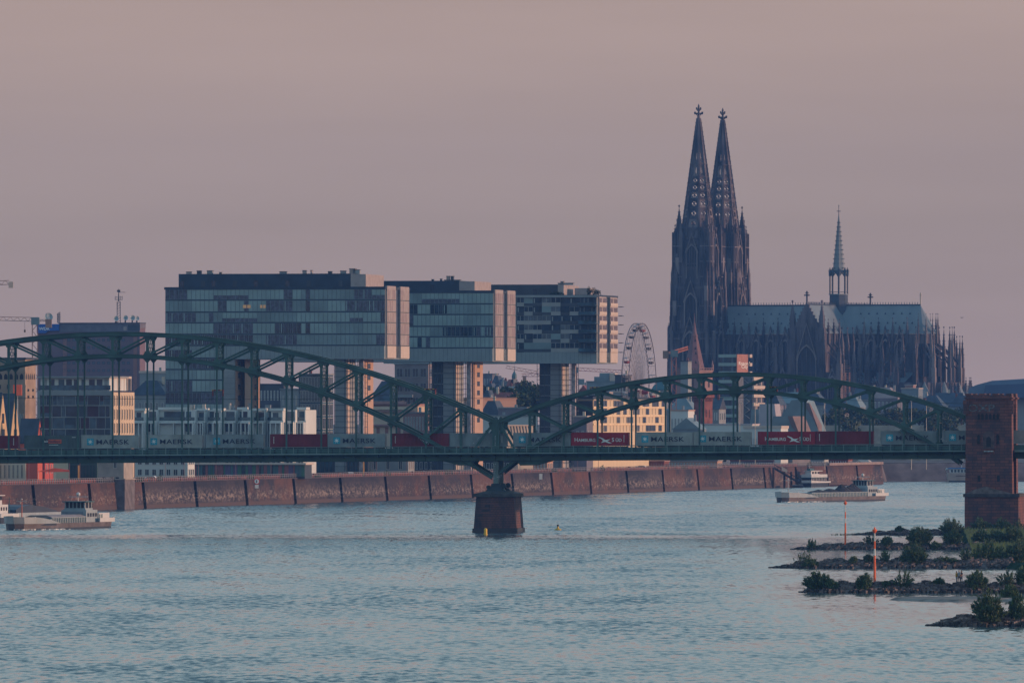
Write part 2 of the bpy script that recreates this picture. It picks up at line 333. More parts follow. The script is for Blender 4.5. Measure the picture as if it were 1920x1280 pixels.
mb.build('deck_girder', br)
mb = MB(BF); sloped(mb, A0, A1, 0.4, W2 - 0.4, o(-0.9), o(-0.1), M('track ballast', (0.09, 0.08, 0.075), 0.95, 0, 0.3, 1.0))
mb.build('track_bed', br)
mb = MB(BF)
for t in (1.2, 2.7, 5.6, 7.1): sloped(mb, A0, A1, t - 0.04, t + 0.04, o(-0.08), o(0.12), bridge_dark)
mb.build('rail', br)
for b in (-3.0, W2 + 3.0):
    mb = MB(BF)
    for h, t in ((1.40, 0.11), (0.95, 0.05), (0.5, 0.05)): sloped(mb, A0, A1, b - t / 2, b + t / 2, o(h - t), o(h), bridge_pale)
    for i in range(107):
        a = A0 + 0.4 + i * 2.5; mb.box(a - 0.075, a + 0.075, b - 0.06, b + 0.06, DZ(a) + 0.01, DZ(a) + 1.33, bridge_pale)
    for i in range(int((A1 - A0) / 0.42)):
        a = A0 + 0.2 + i * 0.42; mb.box(a - 0.015, a + 0.015, b - 0.012, b + 0.012, DZ(a) + 0.08, DZ(a) + 1.3, bridge_green)
    mb.build('railing', br)
# pylon over the river pier, struts and bearing
zt = mu(-0.6)
for b in (0.0, W2):
    mb = MB(BF); mb.box(-0.75, 0.75, b - 0.5, b + 0.5, DZ(0) - 1.7, zt + 0.4, bridge_green)
    mb.box(-0.25, 0.25, b - 0.62, b - 0.51, DZ(0), zt + 0.75, bridge_green); mb.lathe(0, b, [(0.45, zt + 0.4), (0.35, zt + 0.75), (0.1, zt + 0.95)], bridge_dark, 8)
    for s in (-1, 1):
        mb.slab([(s * 0.76, zt + 0.1), (s * 1.6, zt - 0.3), (s * 1.3, zt - 1.6), (s * 0.76, zt - 2.0)], b - 0.25, b + 0.25, bridge_green)
    mb.build('pylon', br)
    for s, e in ((-1, -5.0), (1, 4.3)):
        MB(BF).beam((s * 1.3, b, zt - 1.4), (e, b, DZ(0) + 0.2), 0.5, 0.5, bridge_green).build('diagonal', br)
    mb = MB(BF)
    for s in (-1, 1):                                         # haunches where the arch dives through the deck
        mb.slab([(s * 4.5, DZ(0) - 1.7), (s * 5.2, DZ(0) - 2.75), (s * 8.0, DZ(0) - 2.7), (s * 11.5, DZ(0) - 1.75)], b - 0.38, b + 0.38, bridge_green)
    mb.build('haunch', br)
mb = MB(BF)
for i, (t, z) in enumerate(((0.6, Zp(862, BD)), )):
    for b in (0.0, W2): MB(BF).box(-0.55, 0.55, b - 0.45, b + 0.45, Zp(909, BD), z, bridge_pale).build('support_column', br, 'pale steel column under the deck sprayed with graffiti')
mb = MB(BF)
for b in (0.0, W2):
    mb.box(-2.3, 2.3, b - 1.0, b + 1.0, Zp(922, BD), Zp(915, BD), bridge_dark, 0.6, 0.2); mb.box(-1.2, 1.2, b - 0.7, b + 0.7, Zp(915, BD), Zp(906, BD), bridge_dark, 0.3, 0.1)
    mb.tube((1.6, b - 0.6, Zp(910, BD)), (1.6, b + 0.6, Zp(910, BD)), 0.55, 0.55, bridge_dark, 10); mb.tube((-1.6, b - 0.6, Zp(913, BD)), (-1.6, b + 0.6, Zp(913, BD)), 0.45, 0.45, bridge_dark, 10)
mb.build('bearing', br)
g_ = MB(BF)
rg = random.Random(3)
def scrawl(mb, p, q, h, b):                                   # sprayed letters along a member
    p, q = Vector((p[0], 0, p[1])), Vector((q[0], 0, q[1])); L = (q - p).length; n_ = int(L / 0.38); d = (q - p) / L; up = Vector((-d.z, 0, d.x))
    if up.z < 0: up = -up
    for i in range(n_):
        c = p + d * (i + 0.5) * 0.38
        for k in range(3):
            s = c + d * rg.uniform(-0.14, 0.14) + up * rg.uniform(-h / 2, h / 2); e = c + d * rg.uniform(-0.16, 0.16) + up * rg.uniform(-h / 2, h / 2)
            if (e - s).length > 0.08: mb.beam((s.x, b, s.z), (e.x, b, e.z), 0.03, 0.09, graffiti)
scrawl(g_, BP(785, 820), BP(808, 833), 0.5, -0.62); scrawl(g_, BP(882, 836), BP(901, 817), 0.5, -0.62); scrawl(g_, BP(927, 868), BP(927, 900), 0.7, -0.62)
scrawl(g_, BP(933, 896), BP(941, 889), 0.5, -0.62); scrawl(g_, BP(1764, 822), BP(1781, 830), 0.5, -0.62); scrawl(g_, BP(929, 815), BP(929, 836), 0.3, -0.66)
g_.build('graffiti', br)
# catenary wires and yellow bracket arms
mb = MB(BF)
for t in (2.0, 6.4):
    for (x0, y0, x1, y1) in ((-40, 745, 430, 748), (430, 748, 960, 746), (960, 746, 1460, 745), (1460, 745, 1830, 757)):
        a, z = BP(x0, y0); a2, z2 = BP(x1, y1); am = (a + a2) / 2
        mb.tube((a, t, z), (am, t, (z + z2) / 2 - 0.12), 0.035, 0.035, bridge_dark, 4); mb.tube((am, t, (z + z2) / 2 - 0.12), (a2, t, z2), 0.035, 0.035, bridge_dark, 4)
mb.build('overhead_wire', br)
ins = M('insulator red', (0.16, 0.02, 0.03), 0.5); yel = M('bracket yellow', (0.40, 0.24, 0.05), 0.6)
for (px, py) in ((403, 731), (802, 729), (1113, 726), (1444, 725)):
    a, z = BP(px, py); mb = MB(BF)
    for i in range(6): mb.box(a - 1.3 + i * 0.44, a - 0.9 + i * 0.44, 4.3, 4.6, z - 0.12, z + 0.12, yel if i % 2 == 0 else ins)
    mb.box(a - 1.3, a + 1.3, 4.62, 4.7, z - 0.2, z - 0.08, bridge_dark)
    for s in (-1.1, 1.1): mb.lathe(a + s, 4.4, [(0.1, z - 1.3), (0.16, z - 1.2), (0.16, z - 0.3), (0.08, z - 0.15)], ins, 6)
    mb.build('wire_bracket', br)
# ------------------------------------------------------------------ river pier
pr = thing('bridge_pier', BF.p(0, 4, 0), 'dark red sandstone pier standing in the river under the green bridge', 'pier')
def hexa(hw, n0, n1, e): return [(-hw, n0), (e, n0 - 3.2), (hw, n0 + 0.4), (hw, n1), (0, n1 + 3.2), (-hw, n1)]
def frustum(mb, p0, p1, z0, z1, m):
    n = len(p0); vs = [(a, b, z0) for a, b in p0] + [(a, b, z1) for a, b in p1]
    mb.add(vs, [tuple(range(n))[::-1], tuple(range(n, 2 * n))] + [(i, (i + 1) % n, n + (i + 1) % n, n + i) for i in range(n)], m)
mb = MB(BF); frustum(mb, hexa(4.5, -2.5, 12.6, -0.6), hexa(4.0, -2.2, 12.3, -0.6), 0.9, Zp(931, BD) + 0.05, pier_stone); mb.build('shaft', pr)
mb = MB(BF); frustum(mb, hexa(4.85, -2.8, 12.9, -0.6), hexa(4.75, -2.7, 12.8, -0.6), -3, 0.95, M('wet dark stone', (0.03, 0.03, 0.035), 0.5)); mb.build('plinth', pr)
mb = MB(BF); z = Zp(931, BD); frustum(mb, hexa(4.45, -2.6, 12.7, -0.6), hexa(4.45, -2.6, 12.7, -0.6), z, z + 0.7, M('pier coping', (0.05, 0.055, 0.055), 0.8, 0, 0.3, 1))
frustum(mb, hexa(4.2, -2.5, 12.6, -0.6), hexa(2.2, -0.6, 10, -0.4), z + 0.7, z + 1.25, M('pier coping', (0, 0, 0))); mb.build('coping', pr)
mb = MB(BF)
for i in range(8): mb.box(2.2 + i * 0.25, 2.25 + i * 0.25, -0.9, -0.85, z + 0.7, z + 2.1, bridge_dark)
mb.box(2.1, 4.05, -0.92, -0.84, z + 2.1, z + 2.2, bridge_dark); mb.build('railing', pr)
# ------------------------------------------------------------------ bridge tower on the right bank
tw = thing('bridge_tower', BF.p(105, 5, 0), 'square red sandstone tower at the right end of the green bridge', 'tower')
ta0, ta1 = BA(1813), BA(1901)
zt_, zl_ = Zp(748, BD), Zp(924, BD)
mb = MB(BF); mb.box(ta0, ta1, -5.5, 0.4, zl_, zt_, tower_stone, 0.15, 0.1)
mb.box(ta0, ta1, W2 - 0.2, W2 + 5.6, zl_, zt_ - 0.01, tower_stone, 0.15, 0.1)
mb.slabb([(0.38, zt_ - 3.5), (0.38, zt_ - 0.4), (W2 - 0.18, zt_ - 0.4), (W2 - 0.18, zt_ - 3.5), (W2 - 1.5, zt_ - 2.2), (W2 / 2, zt_ - 1.5), (1.6, zt_ - 2.2)], ta0 + 1.2, ta1 - 1.2, tower_stone); mb.build('wall', tw)
dk_ = M('dark opening', (0.006, 0.008, 0.014), 0.5)
mb = MB(BF)
for b0, b1 in ((-5.8, 0.7), (W2 - 0.5, W2 + 5.9)):
    mb.box(ta0 - 0.2, ta1 + 0.2, b0, b1, zt_, zt_ + 0.35, tower_stone); mb.box(ta0 + 0.1, ta1 - 0.1, b0 + 0.3, b1 - 0.3, zt_ + 0.35, zt_ + 0.8, tower_stone)
    for i in range(4): mb.box(ta0 + 0.05 + i * 2.83, ta0 + 1.3 + i * 2.83, b0 + 0.2, b1 - 0.2, zt_ + 0.8, zt_ + 1.15, tower_stone)
for s in (ta0 - 0.35, ta1 - 0.75):                           # corner turret brackets
    for k in range(3): mb.box(s - 0.02 * k, s + 1.1 + 0.02 * k, -5.9 - 0.1 * k, -5.0, zt_ - 3.2 + k * 1.0, zt_ - 2.25 + k * 1.0, tower_stone)
mb.build('parapet', tw)
def TP(px, py): a = BA(px); return a, CH - (py - HZ) * (BD - 5.5) / F
for px in (1838.5, 1845.5, 1853, 1860, 1867, 1874):
    a, z = TP(px, 780.5); mb = MB(BF); mb.slab([(a - 0.26, z - 0.62), (a + 0.26, z - 0.62), (a + 0.26, z + 0.4), (a, z + 0.65), (a - 0.26, z + 0.4)], -5.56, -5.35, dk_)
    mb.box(a - 0.32, a + 0.32, -5.62, -5.36, z - 0.75, z - 0.63, tower_stone); mb.build('window', tw)
for px in (1838, 1874):
    a, z = TP(px, 823); MB(BF).slab([(a - 0.28, z - 1), (a + 0.28, z - 1), (a + 0.28, z + 0.8), (a, z + 1.05), (a - 0.28, z + 0.8)], -5.56, -5.35, dk_).build('window', tw)
for px in (1839, 1875):
    a, z = TP(px, 894); MB(BF).box(a - 0.28, a + 0.28, -5.56, -5.35, z - 0.9, z + 0.4, dk_).build('window', tw)
a, z = TP(1857, 822); mb = MB(BF)                             # blind niche with a moulded arch
arc = [(a + 1.5 * math.cos(t), z + 0.6 + 1.3 * math.sin(t)) for t in [math.pi * i / 10 for i in range(11)]]
arc2 = [(a + 1.15 * math.cos(t), z + 0.6 + 1.0 * math.sin(t)) for t in [math.pi * i / 10 for i in range(11)]]
mb.slab([(a - 1.5, z - 2.2)] + [(a + 1.5, z - 2.2)] + arc, -5.72, -5.4, tower_stone)
mb.slab([(a - 1.15, z - 2.1)] + [(a + 1.15, z - 2.1)] + arc2, -5.76, -5.6, M('niche stone', (0.09, 0.06, 0.06), 0.8, 0, 0.3, 1))
mb.slab([(a - 0.5, z - 1.7), (a + 0.5, z - 1.7), (a + 0.5, z + 0.1), (a, z + 0.5), (a - 0.5, z + 0.1)], -5.80, -5.7, dk_)
mb.box(a - 1.0, a + 1.0, -5.95, -5.5, z - 2.75, z - 2.5, graffiti); mb.build('niche', tw)
mb = MB(BF); bs0, bs1 = BA(1812.5), BA(1913)
mb.box(bs0, bs1, -6.4, W2 + 7, -1, zl_ - 0.7, tower_stone, -0.0, 0.0); mb.box(bs0 - 0.3, bs1 + 0.25, -6.7, W2 + 7.3, zl_ - 0.7, zl_, M('dark coping', (0.05, 0.045, 0.05), 0.8, 0, 0.3, 1))
mb.slab([(bs0 + 0.2, zl_), (bs1 - 1.0, zl_), (bs1 - 4, zl_ + 0.7), (bs0 + 4.5, zl_ + 1.5), (bs0 + 2.2, zl_ + 0.9)], -6.3, -5.52, M('weathered coping', (0.13, 0.11, 0.11), 0.9, 0, 0.3, 1))
mb.build('base', tw)
a, z = TP(1817, 771); text('OXP', 2.1, M('faded tag paint', (0.11, 0.115, 0.125), 0.8, 0, 0.5, 2.0), BF, a, -5.50, z, tw, name='graffiti', bold=0.03, sx=1.35, proud=0.03)
a, z = TP(1902, 0)
# approach deck past the tower
mb = MB(BF); A2 = 135
sloped(mb, ta1 + 0.3, A2, 0.4, W2 - 0.4, o(-1.8), o(0), bridge_dark); sloped(mb, ta1 + 0.3, A2, -3.1, 0.38, o(-0.4), o(0), bridge_pale)
for t in (-3.0, 0.3): sloped(mb, ta1 + 0.3, A2, t, t + 0.3, o(-1.7) if t > 0 else o(0.0), o(1.1), bridge_green)
mb.build('approach_span', br)
# ------------------------------------------------------------------ the goods train
def corr(name, col, var=0.15):                                # corrugated, slightly weathered painted steel
    m = M(name, col, 0.5, 0, var, 0.5); n = m.node_tree; b = n.nodes['Principled BSDF']
    g = n.nodes.new('ShaderNodeNewGeometry'); s = n.nodes.new('ShaderNodeSeparateXYZ'); n.links.new(g.outputs['Position'], s.inputs[0])
    wv = n.nodes.new('ShaderNodeTexWave'); wv.inputs['Scale'].default_value = 1.1; wv.wave_profile = 'TRI'; n.links.new(g.outputs['Position'], wv.inputs['Vector'])
    bp = n.nodes.new('ShaderNodeBump'); bp.inputs['Strength'].default_value = 1.0; bp.inputs['Distance'].default_value = 0.06; n.links.new(wv.outputs[0], bp.inputs['Height']); n.links.new(bp.outputs[0], b.inputs['Normal'])
    return m
greyc = corr('container grey', (0.29, 0.32, 0.315)); greyb = corr('container blue grey', (0.205, 0.255, 0.275)); redc = corr('container dark red', (0.16, 0.014, 0.026)); redb = corr('container bright red', (0.30, 0.016, 0.030))
slate = corr('container slate green', (0.06, 0.095, 0.10))
navy = M('navy lettering', (0.010, 0.022, 0.05), 0.5, var=0.05); white = M('white lettering', (0.72, 0.74, 0.72), 0.5, var=0.05); cyan = M('cyan sign', (0.02, 0.30, 0.42), 0.5, var=0.08); orange = M('orange sign', (0.55, 0.10, 0.05), 0.5, var=0.1)
flatd = M('wagon steel', (0.03, 0.032, 0.035), 0.7)
fl = lambda a: Zp(838.5, BD) + GR * (a + 35)                  # container floor level
TB = 0.95                                                     # near side of the train, in bridge metres
def container(p0, p1, m, lab, deco=None, star=11, off=28):
    a0, a1 = BA(p0), BA(p1); z = fl((a0 + a1) / 2); t = thing('shipping_container', BF.p((a0 + a1) / 2, TB + 1.22, z), lab, 'container', 'containers on the goods train')
    mb = MB(BF); mb.box(a0 + 0.12, a1 - 0.12, TB + 0.04, TB + 2.40, z + 0.1, z + 2.78, m)
    mb.build('side_panels', t)
    mb = MB(BF)
    for s in (a0, a1 - 0.16):
        for b in (TB, TB + 2.28): mb.box(s, s + 0.16, b, b + 0.16, z + 0.005, z + 2.88, m)
    for b in (TB + 0.01, TB + 2.31):
        for c in (z + 0.01, z + 2.76): mb.box(a0 + 0.16, a1 - 0.16, b, b + 0.12, c, c + 0.12, m)
    mb.build('frame', t)
    for s in (a0 + 0.11, a1 - 0.03):
        MB(BF).box(s - 0.08, s, TB + 0.2, TB + 2.2, z + 0.15, z + 2.7, m).build('end_door', t)
    fr = BF
    if deco == 'M':
        s0 = a0 + star / 8.8; mb = MB(BF); mb.box(s0, s0 + 1.45, TB - 0.02, TB + 0.03, z + 0.70, z + 2.15, cyan); mb.build('star_emblem', t)
        cx, cz = s0 + 0.72, z + 1.42; mb = MB(BF); pt = []
        for i in range(14):
            r = 0.62 if i % 2 == 0 else 0.2; an = math.pi / 2 + math.pi * i / 7; pt.append((cx + r * math.cos(an), cz + r * math.sin(an)))
        for i in range(14): mb.add([(cx, TB - 0.05, cz), (pt[i][0], TB - 0.03, pt[i][1]), (pt[(i + 1) % 14][0], TB - 0.03, pt[(i + 1) % 14][1])], [(0, 1, 2)], white)
        mb.build('star', t)
        text('MAERSK', 1.38, navy, BF, a0 + (off + star - 11) / 8.8, TB, z + 0.93, t, bold=0.014, sx=1.34, spacing=1.08)
    if deco == 'H':
        s0 = a0 + star / 8.8; k = off
        text('H', 1.15, white, BF, s0, TB, z + 0.95, t, bold=0.012, sx=0.95); text('AMBURG', 0.92, white, BF, s0 + 0.82, TB, z + 0.95, t, bold=0.012, sx=1.0)
        text('S', 1.15, white, BF, s0 + 8.0 * k, TB, z + 0.95, t, bold=0.012); text('ÜD', 0.92, white, BF, s0 + 8.0 * k + 0.8, TB, z + 0.95, t, bold=0.012)
        mb = MB(BF); q = s0 + 5.15 * k
        for pl in ([(0, 1.75), (0.2, 1.85), (1.0, 1.55), (1.5, 1.2), (2.6, 1.35), (2.0, 0.98), (1.9, 0.9), (2.9, 0.55), (2.2, 0.5), (1.45, 0.8), (0.5, 0.55), (0.95, 1.0), (0.8, 1.3)],):
            mb.slab([(q + x, z + 0.1 + y) for x, y in pl], TB - 0.03, TB + 0.0, white)
        mb.build('emblem', t)
    if deco == 'P':
        q = a0 + 34 / 8.8; MB(BF).box(q, q + 1.35, TB - 0.02, TB + 0.03, z + 1.15, z + 2.0, navy).build('sign', t); MB(BF).box(q + 1.36, q + 4.2, TB - 0.02, TB + 0.03, z + 1.15, z + 2.0, orange).build('sign', t)
        text('P&O', 0.62, white, BF, q + 0.1, TB - 0.02, z + 1.35, t, bold=0.012); text('Nedlloyd', 0.68, navy, BF, q + 1.45, TB - 0.02, z + 1.35, t, bold=0.015)
        MB(BF).box(q + 1.5, q + 3.5, TB - 0.02, TB + 0.03, z + 0.78, z + 0.86, white).build('lettering', t)
        MB(BF).box(q + 6.5, q + 7.3, TB - 0.02, TB + 0.03, z + 2.4, z + 2.5, white).build('lettering', t)
    if deco in ('R', 'H', None) :
        for s in ((a0 + 0.75) if deco == 'R' else a1 - 1.1,):
            mb = MB(BF)
            for i in range(7): mb.box(s, s + 0.16, TB - 0.02, TB + 0.03, z + 0.85 + i * 0.22, z + 0.98 + i * 0.22, white)
            if deco == 'R': mb.build('number', t)
            else: mb.build('number', t)
    return t
cts = [(-190, -82, greyc, 'grey container at the far left of the train', 'M'), (-75, 33, redc, 'dark red container cut by the left edge, before the slate green one', None),
 (44, 150, slate, 'slate green container with a small blue and orange sign', 'P'),
 (151, 259, greyc, 'grey star container just right of the slate green one', 'M'), (270, 378, greyc, 'grey star container in front of the white stepped houses, second star from the left', 'M'),
 (385, 493, greyb, 'blue grey star container left of a plain dark red one, under the red insulators', 'M'), (505, 612.5, redc, 'plain dark red container between two star containers left of the pier', 'R'),
 (613, 721, greyb, 'grey star container between two plain dark red ones', 'M'), (733, 841, redc, 'dark red container crossed by the arch foot left of the pier', 'R'),
 (842, 949, greyb, 'plain grey container without lettering above the river pier', None), (961, 1069, greyb, 'grey star container just right of the river pier', 'M'),
 (1070, 1178, redb, 'bright red container with white lettering nearest the river pier', 'H'), (1191, 1298, greyc, 'grey star container right of the bright red one near the pier', 'M'),
 (1299.5, 1407, greyc, 'grey star container under the crown of the right arch', 'M'), (1420, 1527.5, redb, 'bright red container with white lettering farther right, below the museum roof', 'H'),
 (1528.5, 1637, redc, 'plain dark red container under the right arch beside a bright red one', 'R'), (1650, 1757, greyb, 'grey star container second from the sandstone tower', 'M'),
 (1768, 1875, greyb, 'grey star container half hidden by the sandstone tower', 'M'), (1886, 1990, greyc, 'pale grey container right of the sandstone tower', None)]
for i, (p0, p1, m, lab, d) in enumerate(cts):
    if d == 'M': container(p0, p1, m, lab, 'M', star=11 if p0 != 385 else 14)
    elif d == 'H': container(p0, p1, m, lab, 'H', star=6 if p0 < 1300 else 13, off=1.0 if p0 < 1300 else 0.92)
    else: container(p0, p1, m, lab, d)
def wagon(p0, p1, lab):
    a0, a1 = BA(p0), BA(p1); am = (a0 + a1) / 2; z = fl(am); rl = DZ(am) + 0.12
    t = thing('flat_wagon', BF.p(am, TB + 1.2, rl), lab, 'wagon', 'flat wagons of the goods train')
    mb = MB(BF); mb.box(a0 + 0.3, a1 - 0.3, TB + 0.1, TB + 2.3, z - 0.32, z - 0.02, flatd); mb.box(a0 + 2.5, a1 - 2.5, TB + 0.15, TB + 0.35, z - 0.75, z - 0.33, flatd); mb.build('underframe', t)
    for c in (a0 + 2.2, am, a1 - 2.2):
        for d in (-0.9, 0.9):
            mb = MB(BF)
            for b in (TB + 0.3, TB + 1.9): mb.tube((c + d, b, rl + 0.45), (c + d, b + 0.13, rl + 0.45), 0.44, 0.44, flatd, 10)
            mb.tube((c + d, TB + 0.4, rl + 0.45), (c + d, TB + 1.95, rl + 0.45), 0.08, 0.08, flatd, 5); mb.build('wheelset', t)
wl = [(-190, 33), (44, 259), (270, 493), (505, 721), (733, 949), (961, 1178), (1191, 1407), (1420, 1637), (1650, 1875)]
wn = ['under the containers at the left edge', 'under the slate green container', 'below the white stepped houses', 'left of the pier with a red and a grey container', 'crossing above the river pier', 'just right of the river pier', 'under the arch right of the pier with two grey star containers', 'under two red containers of the right arch', 'running behind the sandstone tower']
for (p0, p1), q in zip(wl, wn): wagon(p0, p1, 'dark flat wagon ' + q)
# ------------------------------------------------------------------ city helpers
def fr_at(px, D, yaw, z=0): return Fr(Xp(px, D), D, yaw, z)
def fa(fr, px, b=0.0):                                        # photo column -> local a on the plane at depth b
    q = (px - 960) / F; c, s = fr.u.x, -fr.u.y; x0 = fr.o.x + fr.v.x * b; y0 = fr.o.y + fr.v.y * b
    return (q * y0 - x0) / (c + q * s)
def fb(fr, px, a=0.0):                                        # photo column -> local b on the side face at a
    q = (px - 960) / F; o_ = fr.o + fr.u * a; return (q * o_.y - o_.x) / (fr.v.x - q * fr.v.y)
def fz(fr, py, a=0.0, b=0.0): return Zp(py, fr.p(a, b).y)
glass_m = M('window glass', (0.02, 0.035, 0.05), 0.15, 0, 0.4, 0.4, spec=0.6)
glass_b = M('blue window glass', (0.03, 0.07, 0.10), 0.2, 0, 0.5, 0.3, spec=0.6)
frame_w = M('white window frame', (0.45, 0.47, 0.46), 0.6)
frame_d = M('dark window frame', (0.04, 0.045, 0.05), 0.6)
cream = M('cream render', (0.50, 0.42, 0.33), 0.8, 0, 0.08, 0.1); white_w = M('white render', (0.50, 0.53, 0.52), 0.8, 0, 0.06, 0.1)
greyw = M('grey concrete wall', (0.22, 0.24, 0.25), 0.8, 0, 0.12, 0.15); slate_r = M('slate roof', (0.035, 0.048, 0.07), 0.6, 0, 0.25, 0.4)
zinc = M('zinc roof', (0.14, 0.19, 0.21), 0.5, 0, 0.12, 0.2); redtile = M('red tile roof', (0.17, 0.05, 0.04), 0.8, 0, 0.25, 0.5)
brickr = M('red brick wall', (0.17, 0.06, 0.05), 0.85, 0, 0.25, 0.4); salmon = M('salmon render', (0.38, 0.23, 0.17), 0.8, 0, 0.07, 0.1)
darkw = M('dark cladding', (0.035, 0.045, 0.06), 0.5, 0, 0.2, 0.2); tanw = M('tan stone wall', (0.28, 0.21, 0.16), 0.85, 0, 0.2, 0.2)
_wm = {}
def winmesh(w, h, fm, gm, t=0.12, mull=0, rail=0):
    k = (round(w, 2), round(h, 2), fm.name, gm.name, t, mull, rail)
    if k not in _wm:
        mb = MB(); mb.box(-w / 2, w / 2, -0.05, 0.02, -h / 2, h / 2, gm)
        for s in (-1, 1):
            mb.box(s * w / 2 - (t if s > 0 else 0), s * w / 2 + (t if s < 0 else 0), -0.12, -0.051, -h / 2, h / 2, fm)
            mb.box(-w / 2 + t, w / 2 - t, -0.12, -0.051, s * h / 2 - (t if s > 0 else 0), s * h / 2 + (t if s < 0 else 0), fm)
        for i in range(mull): x = -w / 2 + w * (i + 1) / (mull + 1); mb.box(x - t / 2.5, x + t / 2.5, -0.11, -0.052, -h / 2 + t, h / 2 - t, fm)
        if rail: mb.box(-w / 2 - 0.2, w / 2 + 0.2, -0.35, -0.13, -h / 2 - 0.15, -h / 2 + 0.0, fm)
        _wm[k] = mb.mesh('window')
    return _wm[k]
NW = {}
def wins(t, fr, a0, a1, z0, z1, nx, nz, wf=0.5, hf=0.55, b=0.0, side=False, fm=frame_w, gm=glass_m, mull=1, skip=0.0, rail=0, tt=0.12):
    r = random.Random(int(a0 * 10) + nx * 7 + nz)            # side: a0..a1 runs along v at a=b
    dx = (a1 - a0) / nx; dz = (z1 - z0) / nz; me = winmesh(dx * wf, dz * hf, fm, gm, tt, mull, rail)
    for i in range(nx):
        for j in range(nz):
            if r.random() < skip: continue
            if NW.get(t.name, 0) >= 96: return
            NW[t.name] = NW.get(t.name, 0) + 1
            x = a0 + dx * (i + 0.5); z = z0 + dz * (j + 0.5)
            inst(me, 'window', t, fr.p(b, x, z) if side else fr.p(x, b, z), fr.yaw + (math.pi / 2 if side else 0))
def roof_gable(mb, a0, a1, b0, b1, z, h, m, along='a', over=0.3):
    if along == 'a':
        bm_ = (b0 + b1) / 2; mb.slabb([(b0 - over, z), (b1 + over, z), (bm_, z + h)], a0 - over, a1 + over, m)
    else:
        am = (a0 + a1) / 2; mb.slab([(a0 - over, z), (a1 + over, z), (am, z + h)], b0 - over, b1 + over, m)
def roof_hip(mb, a0, a1, b0, b1, z, h, m, over=0.3, k=0.35):
    a0 -= over; a1 += over; b0 -= over; b1 += over; w = min(a1 - a0, b1 - b0) * k
    mb.add([(a0, b0, z), (a1, b0, z), (a1, b1, z), (a0, b1, z), (a0 + w, b0 + w, z + h), (a1 - w, b0 + w, z + h), (a1 - w, b1 - w, z + h), (a0 + w, b1 - w, z + h)],
           [(3, 2, 1, 0), (4, 5, 6, 7), (0, 1, 5, 4), (1, 2, 6, 5), (2, 3, 7, 6), (3, 0, 4, 7)], m)
def house(px0, px1, ytop, D, depth, label, wall, roofm, yaw=12, kind='hip', rh=4.0, zb=6.9, nx=5, nz=4, sx=3, fm=frame_w, gm=glass_m, wf=0.45, hf=0.5, chim=1, cat='house', name='house', group=None, z0f=0.0, mull=1, side=True, pro=0.4, tt=0.12):
    fr = fr_at(px1, D, yaw); a0 = fa(fr, px0); z1 = fz(fr, ytop) - (rh if kind != 'flat' else pro)
    t = thing(name, fr.p(a0 / 2, depth / 2, zb), label, cat, group)
    MB(fr).box(a0, 0, 0, depth, zb, z1, wall).build('wall', t)
    mb = MB(fr)
    if kind == 'flat': mb.box(a0 - 0.25, 0.25, -0.25, depth + 0.25, z1, z1 + pro, roofm)
    elif kind == 'hip': roof_hip(mb, a0, 0, 0, depth, z1, rh, roofm)
    elif kind == 'gableb': roof_gable(mb, a0, 0, 0, depth, z1, rh, roofm, 'b')
    else: roof_gable(mb, a0, 0, 0, depth, z1, rh, roofm)
    ro = mb.build('roof', t)
    r = random.Random(int(px0)); top = fz(fr, ytop)
    for i in range(chim):
        x = a0 * r.uniform(0.15, 0.85); y = depth * r.uniform(0.4, 0.6); MB(fr).box(x - 0.4, x + 0.4, y - 0.4, y + 0.4, top - (1.2 if kind != 'flat' else 0), top + r.uniform(0.8, 1.6), r.choice([brickr, greyw, cream])).build('chimney', ro)
    zz = zb + (z1 - zb) * z0f + 0.6
    if nx: wins(t, fr, a0 + 0.4, -0.4, zz, z1 - 0.3, nx, nz, wf, hf, fm=fm, gm=gm, mull=mull, tt=tt)
    if side and sx and nz: wins(t, fr, 0.5, depth - 0.5, zz, z1 - 0.3, sx, nz, wf, hf, b=0.0, side=True, fm=fm, gm=gm, mull=mull, tt=tt)
    return t, fr, a0, z1
